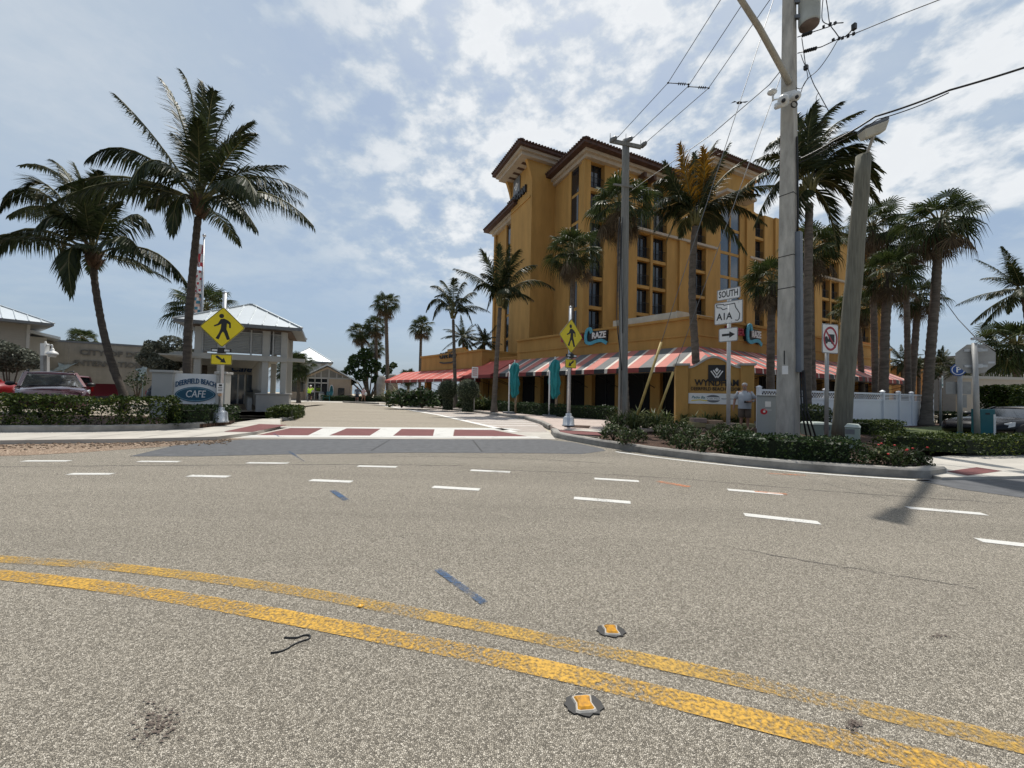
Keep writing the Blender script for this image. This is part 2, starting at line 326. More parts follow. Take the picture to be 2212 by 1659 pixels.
# pale concrete apron, then the crosswalk
m = MB(); m.sheet([G(440, 947)[:2], G(560, 947.5)[:2], G(975, 949)[:2], G(1200, 949)[:2], G(1185, 931)[:2], G(1110, 925)[:2], G(980, 924)[:2], G(560, 922)[:2], G(520, 928)[:2]], .006); struct('apron', m, MT['conc'])
def px(l, z): return [tuple(G(x, y))[:2] for x, y in l]
m = MB()
m.sheet(px([(500, 944.6), (1170, 947.6), (1160, 943.5), (510, 940.8)], 0), .012)
m.sheet(px([(590, 924.2), (1128, 930.2), (1105, 925.8), (610, 922.3)], 0), .012)
for l in ([(697, 925.9), (749, 926.1), (710, 942), (665, 941.6)], [(823, 926.5), (868, 926.9), (848, 943), (798, 942.5)], [(939, 927.3), (982, 927.8), (977, 943.8), (935, 943.4)]): m.sheet(px(l, 0), .0125)
m.sheet(px([(575, 926.5), (600, 924.2), (540, 940.5), (505, 941.5)], 0), .0125)
struct('crosswalk_lines', m, MT['roadwhite'])
m = MB()
for l in ([(627, 925.4), (697, 925.9), (665, 941.6), (555, 941.0)], [(749, 926.1), (823, 926.5), (798, 942.5), (710, 942)], [(868, 926.9), (939, 927.3), (935, 943.4), (848, 943)], [(982, 927.8), (1062, 929), (1141, 943.6), (979, 943.8)]): m.sheet(px(l, 0), .0115)
struct('crosswalk_bricks', m, MT['brickred'])
# dark asphalt trench patch with its lighter border
m = MB(); m.sheet(px([(280, 986), (380, 962), (520, 950), (700, 948.5), (1180, 949.5), (1240, 956), (1300, 969), (1308, 974), (1255, 981), (1180, 979.5), (880, 978), (600, 982), (430, 986)], 0), .004); struct('asphalt_patch', m, MT['patch'])
m = MB()
for a, b in (((840, 951), (800, 974)), ((1020, 951), (1040, 976))): 
    p, q = G(*a), G(*b); m.sheet([p[:2], (p+V((.03, 0, 0)))[:2], (q+V((.03, 0, 0)))[:2], q[:2]], .008)
struct('patch_joints', m, MT['tar'])
# left pavement, gravel shoulder, kerb
m = MB(); sw = [G(-300, 953, .1), G(0, 950, .1), G(120, 948.5, .1), G(300, 946.5, .1), G(470, 945.5, .06), G(555, 938, .02), G(606, 923, .02)]
m.slab([tuple(p)[:2] for p in sw]+[(-8.9, 15.2), (-10.5, 18.5), (-12.7, 21), (-13.9, 20), (-10.3, 14), (-9.6, 12.9), (-14.5, 10.3), (-21, 8.6)], -.02, .09); struct('pavement', m, MT['conc'])
m = MB(); a, b = G(60, 938, .1), G(470, 944, .1)
for t in (.0, .25, .5, .75):
    p = sw[1].lerp(sw[4], t+.1); q = p+V((-.25, 1.7, 0)); m.sheet([p[:2], (p+V((.02, 0, 0)))[:2], (q+V((.02, 0, 0)))[:2], q[:2]], .094)
for y0 in (14.2, 15.6, 17.0): m.sheet([(-9.9-(y0-13.9)*.6, y0), (-8.7-(y0-14.2)*.55, y0+.1), (-8.7-(y0-14.2)*.55, y0+.13), (-9.9-(y0-13.9)*.6, y0+.03)], .094)
struct('pavement_joints', m, MT['kerb'])
m = MB(); m.sheet(px([(483, 940), (545, 940.5), (622, 924), (560, 922)], 0), .096); struct('ramp_bricks', m, MT['brickred'])
m = MB(); m.sheet([tuple(p)[:2] for p in (G(-300, 953), G(0, 951), G(300, 947), G(480, 946.5), G(540, 947), G(470, 954), G(340, 966), G(200, 976), G(60, 984), G(-300, 990))], .004); struct('gravel_shoulder', m, MT['gravel'])
# loose stones along the shoulder
m = MB()
for k in range(900):
    x = R.uniform(-20, 500); y = R.uniform(949, 958+20*R.random()*(1-x/600)); p = G(x, y); r = R.uniform(.012, .035)
    if p.y < 10.3: m.ball(p+V((0, 0, r*.3)), (r, r*R.uniform(.7, 1.2), r*.6), 5, 3)
tag(m.build('loose_gravel', MT['gravel']), 'loose tan gravel along the broken road edge', 'gravel', kind='stuff')
def kerbline(pts, w=.16, z0=-.02, z1=.15, hole=None):
    mb = MB(); n = len(pts); off = []
    for i, p in enumerate(pts):
        d = (pts[min(i+1, n-1)]-pts[max(i-1, 0)]); d.z = 0; d.normalize(); off.append(V((-d.y, d.x, 0))*w)
    for i in range(n-1):
        p, q = pts[i], pts[i+1]; a, b = off[i], off[i+1]
        zz = lambda u, z: V((u.x, u.y, z))
        e = .03/w
        mb.raw([zz(p, z0), zz(q, z0), zz(p, z1-.03), zz(q, z1-.03), zz(p+a*e, z1), zz(q+b*e, z1), zz(p+a, z1), zz(q+b, z1), zz(p+a, z0), zz(q+b, z0)], [[0, 1, 3, 2], [2, 3, 5, 4], [4, 5, 7, 6], [6, 7, 9, 8]])
    mb.raw([V((pts[0].x, pts[0].y, z0)), V((pts[0].x, pts[0].y, z1-.03))]+[V((*(pts[0]+off[0]).to_2d(), z)) for z in (z1-.03, z0)], [[0, 1, 2, 3]])
    mb.raw([V((pts[-1].x, pts[-1].y, z0)), V((pts[-1].x, pts[-1].y, z1-.03))]+[V((*(pts[-1]+off[-1]).to_2d(), z)) for z in (z1-.03, z0)], [[3, 2, 1, 0]])
    return mb
kl = [G(-400, 929, .1), G(0, 933, .1), G(200, 932, .1), G(330, 929, .1), G(430, 924, .1), G(490, 917, .1), G(500, 912, .1), G(497, 906, .1)]
struct('kerb', kerbline(kl, .2, .0, .25), MT['kerb'])
m = MB(); m.slab([tuple(p+V((.05, .1, 0)))[:2] for p in kl]+[(-10.7, 14.6), (-16, 14), (-40, 12)], .0, .2); struct('planting_bed', m, MT['mulch'])
# small planted island beside the side road
ik = [G(605, 909), G(632, 908), G(643, 903), G(640, 897)]
struct('kerb', kerbline(ik, .16, 0, .13), MT['kerb'])
# right-hand beach pavement, kerb and pink pavers
struct('kerb', kerbline([G(1215, 938), G(1190, 931), G(1165, 916), G(1130, 905.5), G(1060, 896), G(1000, 888.5), G(930, 882.5), G(870, 878)], .16, 0, .15)if False else kerbline([G(870, 878), G(930, 882.5), G(1000, 888.5), G(1060, 896), G(1130, 905.5), G(1165, 916), G(1185, 927)], .16, 0, .15), MT['kerb'])
struct('kerb', kerbline([G(740, 869.5), G(780, 871.5), G(815, 873.2)], .2, 0, .15), MT['kerb'])
m = MB(); m.slab([tuple(p+V((.05, .12, 0)))[:2] for p in (G(870, 878), G(1000, 888.5), G(1130, 905.5), G(1165, 916), G(1185, 927), G(1205, 938))]+[(2.6, 12.5), (4.5, 13.8), (8, 15.6), (4.8, 18.6), (-4, 30.5), (-9, 37)], -.02, .14); struct('pavement', m, MT['pink'])
m = MB(); m.sheet([(1.9, 14.0), (2.7, 13.7), (3.0, 14.9), (2.0, 15.2)], .144); struct('planting_bed', m, MT['mulch'])
m = MB(); m.sheet([(1.75, 12.9), (2.9, 12.3), (4.6, 13.4), (3.2, 13.6)], .145); struct('ramp', m, MT['conc'])
m = MB(); m.sheet([G(1205, 936, .14)[:2], G(1300, 941, .14)[:2], G(1290, 934, .14)[:2], G(1210, 930, .14)[:2]], .149); struct('ramp_bricks', m, MT['brickred'])
# right planted island
rk = [G(x, y) for x, y in ((1190, 935), (1196, 944), (1225, 951), (1300, 965), (1400, 981), (1500, 993.5), (1600, 1005), (1700, 1014.5), (1800, 1022), (1900, 1029), (1960, 1032.5), (2010, 1033.5), (2045, 1028))]
struct('kerb', kerbline(rk, .2, 0, .16), MT['kerb'])
m = MB(); m.slab([tuple(p+V((.06, .15, 0)))[:2] for p in rk[3:]]+[(9.2, 9.4), (14, 11), (24, 16), (30, 22), (22, 24), (12.5, 18), (8.6, 16.2), (4.6, 13.2), (2.6, 11.6)], -.02, .12); struct('planting_bed', m, MT['mulch'])
m = MB(); m.slab([tuple(p)[:2] for p in (G(2035, 1031, .05), G(2110, 1030, .05), G(2300, 1026, .05))]+[(14, 9.2), (30, 14), (30, 17), (12.5, 10.2), (9.2, 8.8), (7.3, 7.4)], -.02, .05); struct('pavement', m, MT['conc'])
m = MB(); m.sheet([G(x, y, .055)[:2] for x, y in ((2045, 1018), (2090, 1027), (2165, 1017), (2110, 1009))], .055); struct('ramp_bricks', m, MT['brickred'])
m = MB(); m.sheet(px([(1975, 1037), (2040, 1031), (2110, 1029), (2500, 1040), (2500, 1110), (2212, 1076), (2080, 1058)], 0), .004); struct('asphalt_patch', m, MT['patch'])  # dark asphalt, with the shadows cast across it put into the same tone
m = MB(); m.sheet([(12.6, 11.0), (24, 15.5), (30, 20), (23, 20.5), (17, 17.5), (13, 13)], .124)
struct('lawn', m, MT['hedgeD'] if False else mat('lawn_soil', (.06, .08, .02), .95, var=.3, scale=4))
m = MB(); m.sheet([(12.5, 9.8), (40, 12.2), (60, 22), (30, 20), (24, 16.2), (14.5, 11.8)], .128); struct('driveway', m, MT['side'])
# markings
def strip(mb, pts, w, z):
    n = len(pts)
    L_ = []; R_ = []
    for i, p in enumerate(pts):
        d = pts[min(i+1, n-1)]-pts[max(i-1, 0)]; d.z = 0; d.normalize(); o = V((-d.y, d.x, 0))*w/2; L_.append(p+o); R_.append(p-o)
    for i in range(n-1): mb.sheet([R_[i][:2], R_[i+1][:2], L_[i+1][:2], L_[i][:2]], z)
def smooth(pts, k=6):
    out = []
    for i in range(len(pts)-1):
        p0, p1, p2, p3 = pts[max(i-1, 0)], pts[i], pts[i+1], pts[min(i+2, len(pts)-1)]
        for j in range(k):
            t = j/k; out.append(.5*((2*p1)+(p2-p0)*t+(2*p0-5*p1+4*p2-p3)*t*t+(3*p1-p0-3*p2+p3)*t*t*t))
    return out+[pts[-1]]
YU = [(-150, 1196), (0, 1208), (200, 1221), (400, 1243), (600, 1271), (800, 1306), (1000, 1345), (1200, 1386), (1400, 1428), (1600, 1470), (1800, 1516), (2000, 1562), (2212, 1612), (2500, 1690)]
YL = [(-150, 1226), (0, 1242), (200, 1264), (400, 1294), (600, 1330), (800, 1369), (1000, 1408), (1200, 1450), (1400, 1497), (1600, 1547), (1800, 1596), (2000, 1645), (2212, 1705), (2400, 1760)]
m = MB()
strip(m, smooth([G(*p) for p in YL]), .12, .004); struct('centre_line', m, MT['yellow'])
m = MB(); strip(m, smooth([G(*p) for p in YU]), .105, .004); struct('centre_line', m, MT['yellow2'])
m = MB()
for row in ([(51, 150, 996, 996), (299, 388, 997, 997.5), (534, 622, 1000, 1001), (773, 857, 1007, 1009), (1017, 1102, 1016, 1020), (1284, 1380, 1034, 1040), (1572, 1690, 1058, 1068), (1960, 2127, 1097, 1111), (-230, -110, 997, 997)], [(150, 244, 1024, 1024), (408, 494, 1028, 1030), (671, 760, 1037.5, 1041), (935, 1036, 1052, 1058), (1240, 1362, 1076, 1086), (1608, 1770, 1112, 1130), (2113, 2320, 1167, 1190), (-120, -20, 1023, 1023)]):
    for a, b, y0, y1 in row:
        p, q = G(a, y0), G(b, y1); strip(m, [p, q], .125, .004)
strip(m, smooth([G(*p) for p in ((1330, 976), (1450, 992), (1600, 1008), (1750, 1022), (1900, 1032.5), (2010, 1039))]), .11, .004)
struct('lane_marking', m, MT['roadwhite'])
m = MB()
for l, w in (([(0, 1009), (300, 1006), (700, 1004), (1000, 1006)], .035), ([(1000, 1012), (1400, 1030), (1800, 1062), (2212, 1090)], .03), ([(800, 985), (1100, 990), (1330, 1003)], .03), ([(1560, 1180), (1800, 1222), (2100, 1270)], .012)):
    strip(m, [q+V((0, R.uniform(-.02, .02), 0)) for q in smooth([G(*p) for p in l], 14)], w, .0034)
struct('road_crack', m, MT['crack'])
m = MB()
for a, b, w in (((945, 1231), (1046, 1304), .055), ((718, 1060), (748, 1081), .07), ((625, 976), (640, 986), .05), ((640, 986), (657, 997), .03)): strip(m, [G(*a), G(*b)], w, .006)
for a, b, w in (((592, 938), (603, 944), .05),): strip(m, [G(*a), G(*b)], w, .016)
struct('blue_paint_mark', m, MT['bluep'])
m = MB()
for a, b, w in (((1420, 1040), (1490, 1052), .12), ((1660, 1023), (1740, 1027), .1), ((1630, 1062), (1700, 1068), .08)): strip(m, [G(*a), G(*b)], w, .005)
struct('orange_paint_mark', m, MT['orangep'])
m = MB()
for cx, cy, sx, sy, n_ in ((345, 1565, 26, 22, 170), (1845, 1567, 9, 8, 70), (2030, 1375, 14, 3, 40)):
    for k in range(n_):
        p = G(R.gauss(cx, sx), R.gauss(cy, sy)); r = R.uniform(.002, .007); a0 = R.random()*6; m.sheet([(p.x+r*(1+.5*math.sin(q*2.1+a0))*math.cos(q*1.047+a0), p.y+r*.8*math.sin(q*1.047+a0)) for q in range(6)], .005+.0002*(k % 5))
struct('road_stain', m, mat('oil_stain', (.10, .075, .06), .75, var=.4, scale=60))
# rumpled cord
m = MB(); m.tube(smooth([G(x, y)+V((0, 0, .005)) for x, y in ((614, 1379), (640, 1379), (655, 1374), (668, 1374), (668, 1381), (650, 1387), (632, 1395), (622, 1402), (605, 1409), (585, 1412))], 4), .0042, 6)
tag(m.build('cord', MT['black']), 'thin black cord lying bent on the road', 'cord')
# raised reflective markers
def marker(px_, py_, s, rz, lab):
    p = G(px_, py_); t = thing('road_marker', lab, 'road marker', p, 'raised yellow markers by the centre line')
    b = MB(); n = 22; pts = [(p.x+s*.112*(1+.13*math.sin(3.1*k))*math.cos(2*PI*k/n), p.y+s*.082*(1+.14*math.sin(2.3*k+1))*math.sin(2*PI*k/n)) for k in range(n)]
    b.slab(pts, .001, .006); b.build('tar_pad', MT['tar'], t)
    def loop(a, bb, z): return [p+V((x*math.cos(rz)-y*math.sin(rz), x*math.sin(rz)+y*math.cos(rz), z)) for x, y in ((-a, -bb), (-a*.7, -bb*1.15), (a*.7, -bb*1.15), (a, -bb), (a*.8, 0), (a, bb), (a*.7, bb*1.15), (-a*.7, bb*1.15), (-a, bb), (-a*.8, 0))]
    b = MB(); b.hexa(loop(s*.064, s*.056, .006), loop(s*.058, s*.05, .013)); b.build('marker_body', MT['conc'], t)
    b = MB(); b.hexa(loop(s*.050, s*.047, .013), loop(s*.040, s*.036, .02)); b.build('reflector', mat('marker_amber', (.70, .33, .01), .35, var=.6, scale=45, col2=(.25, .12, .02)), t)
marker(1261, 1524, .70, .12, 'chipped yellow road marker on the near side of the double centre line')
marker(1320, 1364, .68, .0, 'yellow road marker on the far side of the double centre line')
p = G(779, 1311); m = MB(); m.lathe(p, [(.016, .004), (.016, .009), (.01, .011), (.007, .006)], 14); tag(m.build('road_stud', mat('stud_yellow', (.7, .36, .02), .4)), 'small round yellow stud in the upper centre line', 'road stud')
# ================================================================ the hotel
def PX(P, x, y):
    q = onp(x, y, P.o, P.n)-P.o; return q.dot(P.u), q.dot(P.v)
C = V((9.86, 21, 0)); lu = V((.655, -.756, 0)).normalized(); ru = V((.88, .475, 0)).normalized()
hotel = thing('hotel', 'tall mustard stucco hotel with brown tiled roofs and striped awnings', 'hotel', (12, 40, 0))
PLp = Pl(C, lu); PRp = Pl(C, ru)
Lp = C-lu*14.5; Rp = C+ru*24.5
# podium: upper wall with coping and string course, dark shopfront under the awnings
bk = V((-.428, .904, 0))
m = MB(); top = 5.55
m.slab([C[:2], Rp[:2], (Rp+bk*10)[:2], (Lp+V((8, 6, 0)))[:2], Lp[:2]], 2.7, top)
for P, a0, a1 in ((PLp, -14.5, 0), (PRp, 0, 24.5)):
    s0 = a0 if P is PRp else a0; 
    m.pbox(P, a0, a1+(.12 if P is PLp else 0), top, top+.14, -.3, .14)
    m.pbox(P, a0, a1+(.07 if P is PLp else 0), 4.62, 4.74, -.1, .07)
    n = 6 if P is PLp else 9
    for k in range(n+1):
        a = a0+(a1-a0)*k/n; m.pbox(P, a-.3, a+.3, -.05, 2.71, -.55, -.02)
m.build('podium_wall', MT['must'], hotel)
m = MB()
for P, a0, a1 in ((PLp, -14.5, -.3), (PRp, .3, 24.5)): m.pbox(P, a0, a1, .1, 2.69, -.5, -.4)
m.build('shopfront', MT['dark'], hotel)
for P, a0, a1, n in ((PLp, -13, -.6, 9), (PRp, .6, 22, 14)):
    for k in range(n): a = a0+(a1-a0)*k/n; m = MB(); m.pbox(P, a, a+.06, .1, 2.65, -.4, -.36); m.build('shopfront_post', MT['iron'], hotel)
# left wing: plain red awning wall and the cafe block
L2 = Lp-lu*3.6; L3 = L2-lu*11.2
m = MB(); m.slab([Lp[:2], (Lp+V((4, 6, 0)))[:2], (L2+V((4, 6, 0)))[:2], L2[:2]], 0, 4.25); m.pbox(Pl(Lp, lu), -3.6, 0, 4.25, 4.35, -.3, .05)
m.build('low_wall', MT['must'], hotel)
PC = Pl(L2+V((-.75, -.65, 0))*.9, lu)
m = MB(); m.pbox(PC, -10.9, 0, 2.6, 4.95, -5, 0); m.pbox(PC, -11, .05, 4.95, 5.12, -5, .1); m.pbox(PC, -10.9, 0, 3.55, 3.62, -.1, .05)
m.pbox(PC, -5.6, -2.9, 5.12, 5.5, -.3, .05); m.pbox(PC, -6, -2.5, 5.12, 5.3, -.3, .04)
for a in (-10.4, -7, -3.6, -.4): m.pbox(PC, a-.25, a+.25, 0, 2.62, -.9, -.3)
m.build('cafe_wall', MT['must'], hotel)
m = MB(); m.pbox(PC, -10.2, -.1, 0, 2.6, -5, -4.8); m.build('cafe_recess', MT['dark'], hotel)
m = MB()
a, b = PX(PC, 968, 768); m.text(PC, 'CAFE MED', .86, a, b, .05, .05, bold=.01, width=3.0); 
m.build('cafe_lettering', MT['black'], hotel)
m = MB(); m.stroke(PC, [(a-1.4, b-.62), (a-.7, b-.72), (a+.7, b-.72), (a+1.4, b-.58)], .12, .04, .1); m.build('cafe_flourish', MT['black'], hotel)
# awnings
PAT = [('awP', .74), ('awG', .74), ('awW', .2), ('awP', .6), ('awG', .5), ('awW', .16)]
def awning(P, a0, a1, zt, zf, out, pat, hip=0., val=.26, rev=False, end=0):
    names = []; mb = MB(); u = a0; i = 0
    ks = sorted(set(p[0] for p in pat)|{'awD', 'black'}); ix = {k: j for j, k in enumerate(ks)}
    end_u = a1+(hip*out if hip > 0 else 0); beg = a0-(abs(hip)*out if hip < 0 else 0); u = beg
    def pt(u, d): return P.p(u, zt-(zt-zf)*d/out, d)
    def dt(u):
        if hip > 0 and u > a1: return (u-a1)/hip
        if hip < 0 and u < a0: return (a0-u)/abs(hip)
        return 0.
    while u < end_u-.01:
        nm, w = pat[i % len(pat)]; i += 1; v_ = min(u+w, end_u)
        cuts = [u]+[c for c in (a0, a1) if u < c < v_]+[v_]
        for s, e in zip(cuts[:-1], cuts[1:]):
            mb.cur = ix[nm]; mb.face([pt(s, out), pt(e, out), pt(e, dt(e)), pt(s, dt(s))])
            mb.cur = ix[{'awP': 'awD', 'awR': 'awD', 'awG': 'black', 'awW': 'awW'}.get(nm, nm)]
            mb.face([P.p(s, zf-val, out+.015), P.p(e, zf-val, out+.015), P.p(e, zf, out), P.p(s, zf, out)])
        u = v_
    mb.cur = ix['awD']
    if end < 0 or end > 1: mb.face([P.p(a0, zt, 0), P.p(a0, zf, out), P.p(a0, zf-val, out), P.p(a0, zf-val, 0)])
    if end > 0: mb.face([P.p(a1, zt, 0), P.p(a1, zf, out), P.p(a1, zf-val, out), P.p(a1, zf-val, 0)])
    o = mb.build('awning', [MT[k] for k in ks], hotel)
    f = MB()
    n = max(2, int((a1-a0)/2.2))
    for k in range(n+1):
        a = a0+(a1-a0)*k/n; f.bar(P.p(a, zf-.06, out-.05), P.p(a, zf-.1, .02), .035); f.bar(P.p(a, zf-.3, out-.05), P.p(a, zf-1.0, .02), .03)
    f.bar(P.p(a0, zf-.3, out-.05), P.p(a1, zf-.3, out-.05), .035)
    f.build('awning_frame', MT['iron'], o)
    return o
hp = math.tan(math.acos(max(-1, min(1, PLp.n.dot(PRp.n))))/2)
awning(PLp, -14.5, 0, 4.05, 2.82, 2.4, PAT, hip=hp)
awning(PRp, 0, 20.5, 4.05, 2.82, 2.4, [('awP', .6), ('awW', .1), ('awR', .55), ('awG', .45), ('awW', .1), ('awR', .5), ('awG', .4), ('awD', .3), ('awW', .1)], hip=-hp, end=1)  # right-hand side: darker red stripes put the awning's shade into the canvas colour
awning(Pl(Lp, lu), -4.4, 0, 4.1, 2.75, 2.7, [('awR', 2.)], end=3)
awning(PC, -15.2, -.1, 3.5, 2.5, 2.2, [('awR', 1.0), ('awP', .16), ('awR', .3), ('awW', .1)], end=3)
# fascia signs of the restaurant
def crazesign(P, x, y, w):
    a, b = PX(P, x, y)
    s = MB(); s.prism(P, [(a-w*.08, b-.42), (a+w*.62, b-.42), (a+w*.95, b-.5), (a+w*.98, b+.3), (a+.1, b+.38), (a-w*.05, b+.2)], .02, .16); o = s.build('restaurant_sign', MT['black'], hotel)
    s = MB(); s.text(P, 'RAZE', .56, a+w*.62, b+.02, .2, .03, bold=.03, width=w*.62); s.build('sign_lettering', MT['signW'], o)
    s = MB(); s.text(P, 'BURGER', .56, a-w*.72, b+.05, .1, .06, bold=.03, width=w*1.15); s.build('sign_lettering', MT['signR'], o)
    s = MB(); pts = [(a+w*.27, b+.28), (a+w*.22, b+.5), (a+w*.1, b+.48), (a+w*.03, b+.25), (a+w*.01, b-.05), (a+w*.06, b-.36), (a+w*.25, b-.46), (a+w*.5, b-.36), (a+w*.75, b-.34), (a+w*.95, b-.52)]
    s.stroke(P, [tuple(q)[:2] for q in smooth([V((p[0], p[1], 0)) for p in pts], 3)], .21, .17, .24); s.build('sign_wave', mat('sign_teal', (.08, .36, .48), .5), o)
crazesign(PLp, 1269, 729, 1.75); crazesign(PRp, 1607, 722, 1.45)
# terrace guard behind the parapet corner
m = MB()
PT1 = Pl(C-lu*0+bk*1.2, lu); PT2 = Pl(C+bk*1.2, ru)
m.pbox(PT1, -4.4, -.2, 5.6, 6.15, -.05, 0); m.pbox(PT2, -.2, 3, 5.6, 6.15, -.05, 0); m.build('terrace_guard', mat('guard_panel', (.42, .44, .42), .5), hotel)
# tower ------------------------------------------------------------------
B = V((6.17, 34.05, 0)); e1 = V((.904, .428, 0)).normalized(); e2 = V((-e1.y, e1.x, 0))
PF = Pl(B, e1)
H2 = 22.4
cols = [(1273, 1303, 1), (1376, 1405, 1), (1410, 1440, 1), (1501, 1525, 1), (1556, 1598, 2), (1631, 1651, 1), (1700, 1718, 1), (1727, 1745, 1), (1776, 1793.5, 1), (1796, 1812, 1), (1862, 1879, 1)]
ca = [(PX(PF, x0, 600)[0], PX(PF, x1, 600)[0], k) for x0, x1, k in cols]
zs = [PX(PF, 1288, y)[1] for y in (352, 409, 475.5, 540, 603, 664, 727)]
fl = zs[0]-2.6*0
step = (zs[1]-zs[5])/4
Z = [zs[1]+step*.92]+[zs[1]-step*k for k in range(0, 8)]
END = 53.8
m = MB(); prev = 0.
for a0, a1, k in ca+[(END, END, 0)]:
    # a pier between two window stacks: its face steps so that vertical joints read
    m.pbox(PF, prev, a0, 0, H2, -1.2, 0)
    if a0-prev > 2.4:
        mid = (prev+a0)/2; m.pbox(PF, mid-.45, mid+.45, 0, H2, 0, .22)
    prev = a1
for a0, a1, k in ca:
    m.pbox(PF, a0, a1, Z[0], H2, -1.2, -.12)
    for z in Z[1:]:
        m.pbox(PF, a0, a1, z-.18, z+.12, -1.2, -.1)
m.pbox(PF, 0, END, 0, H2, -14, -1.25)
m.build('tower_wall', MT['must'], hotel)
# string course with cream moulding
m = MB(); zb = Z[2]
for a0, a1 in ((0, ca[0][1]+3.2), (ca[1][0]-.9, ca[3][1]+1.4), (ca[5][0]-1.2, END)): m.pbox(PF, a0, a1, zb-.1, zb+.14, -.05, .3)
m.build('string_course', MT['cream'], hotel)
win = {}
for ci, (a0, a1, k) in enumerate(ca):
    for fi in range(len(Z)-1):
        zt, z0 = Z[fi]-.18, Z[fi+1]+.12
        if fi == 0: zt = Z[0]
        if z0 < 5.4 and ci < 5 or zt < 5.5: continue
        g = MB(); w = a1-a0
        if k == 2:
            g.cur = 1; dpt = .0
            g.pbox(PF, a0+.02, a1-.02, z0, zt, -.5, -.14); g.cur = 0
            g.pbox(PF, (a0+a1)/2-.09, (a0+a1)/2+.09, z0, zt, -.2, -.02)
            wo = g.build('window', [MT['must2'], MT['glassb']], hotel)
        else:
            g.cur = 1; g.pbox(PF, a0, a1, z0, zt, -.62, -.55); g.cur = 0
            for t in (0, .47, .94): g.pbox(PF, a0+w*t*.98, a0+w*t*.98+.07, z0, zt, -.55, -.49)
            g.pbox(PF, a0, a1, zt-.08, zt, -.55, -.5)
            g.cur = 2
            if R.random() < .6: g.pbox(PF, a0+w*.1, a0+w*R.uniform(.25, .45), z0+.05, zt-.1, -.549, -.54)
            wo = g.build('window', [MT['iron'], MT['glass'], mat('curtain_%d_%d' % (ci, fi), tuple(R.uniform(.06, .14)*q for q in (1, .95, .85)), .9)], hotel)
        if (k == 1 and fi < 7) or (k == 2 and fi == 4):
            r = MB(); d = -.22 if k == 1 else .2
            for zz in (z0+.12, z0+1.0): r.pbox(PF, a0, a1, zz, zz+.035, d, d+.035)
            n = max(5, int(w/.14))
            for q in range(n+1): a = a0+(w-.02)*q/n; r.pbox(PF, a, a+.02, z0+.12, z0+1.0, d+.008, d+.024)
            if k == 2:
                for a in (a0, a1-.03): r.pbox(PF, a, a+.03, z0+.12, z0+1.03, -.1, d)
            r.build('balcony_rail', MT['iron'], wo)
# recessed flank of the main block and the stair tower with the sign
D = B+e2*5.24; S = D-e1*2.63; T = S+e2*4.78; Q = T+e1*.8; W_ = Q+e2*6.03
PB = Pl(D, -e2)          # block flank, a = 0..5.24
m = MB(); m.pbox(PB, 0, 4.1, 0, H2, -6, -.01)
m.pbox(PB, 4.75, 5.24, 0, H2, -.01, .22)
m.pbox(PB, 2.6, 3.0, 0, H2, -.01, .12)
m.build('flank_wall', MT['must'], hotel)
a0, _ = PX(PB, 1232, 600); a1, _ = PX(PB, 1247, 600)
for fi in range(len(Z)-1):
    zt, z0 = (Z[fi] if fi == 0 else Z[fi]-.18), Z[fi+1]+.12
    if zt < 5.5: continue
    g = MB(); g.pbox(PB, a0, a1, z0, zt, -.01, .03); g.build('window', MT['glass'], hotel)
PD = Pl(S, e1); PS = Pl(T, -e2)
HS = 24.3
m = MB(); m.pbox(PD, 0, 2.63, 0, HS, -4.78, 0)
zc = PX(PS, 1120, 392)[1]; zk = PX(PS, 1125, 372)[1]
m.pbox(PS, -.25, 4.83, zk+.4, HS, 0.01, 1.0)
# curved corbels under the jettied top
for a in (-.2, 4.4): m.prism(Pl(PS.p(a, 0, 0), PS.n), [(0.01, zk-2.0), (.22, zk-1.2), (.55, zk-.3), (1.0, zk+.41), (0.01, zk+.41)], -.38, 0)
m.pbox(PS, .1, 4.5, PX(PS, 1120, 447)[1]-.15, PX(PS, 1120, 447)[1], 0, .1)
m.build('sign_tower', MT['must2'] if False else MT['must'], hotel)
m = MB()
for a in (.75, 1.75, 2.75, 3.75): m = MB(); m.pbox(PS, a, a+.4, zk-.15, zk+.4, 0.01, .75); m.build('bracket', MT['wood'], hotel)
m = MB(); a, b = PX(PS, 1117.6, 405); m.pbox(PS, a-.75, a+.75, b-.95, b+.95, .02, .12); o = m.build('emblem_board', MT['greymet'], hotel)
def emblem(mb, P, a, b, s, c):
    for pts in ([(-.85, .38), (-.16, -.66)], [(.16, -.66), (.85, .38)], [(-.5, .52), (0, -.22), (.5, .52)], [(-.16, -.66), (.02, -.4)], [(.16, -.66), (-.02, -.4)]):
        mb.stroke(P, [(a+x*s, b+y*s) for x, y in pts], .17*s, c, c+.02)
    mb.prism(P, [(a+x*s, b+y*s) for x, y in ((0, .95), (.3, .62), (0, .22), (-.3, .62))], c, c+.02)
m = MB(); emblem(m, PS, a, b, .5, .125); m.build('emblem', MT['signW'], o)
m = MB(); a, b = PX(PS, 1118, 428); m.text(PS, 'WYNDHAM', 1.05, a, b, .12, .1, bold=.025, width=4.3); m.build('tower_lettering', MT['black'], hotel)
PW = Pl(W_, -e2); m = MB(); m.pbox(PW, 0, 6.03, 0, 20.8, -6, 0); m.pbox(PW, 0, .5, 0, 20.8, 0, .25); m.pbox(PW, 3.2, 3.6, 0, 20.8, 0, .2); m.pbox(PW, 5.3, 6.03, 0, 20.8, 0, .3)
m.build('rear_wall', MT['must'], hotel)
for fi in range(len(Z)-1):
    zt, z0 = (Z[fi] if fi == 0 else Z[fi]-.18)-1.6, Z[fi+1]+.12-1.6
    if zt < 5: continue
    g = MB(); g.pbox(PW, 3.7, 5.2, z0, zt, .0, .05); g.build('window', MT['glass'], hotel)
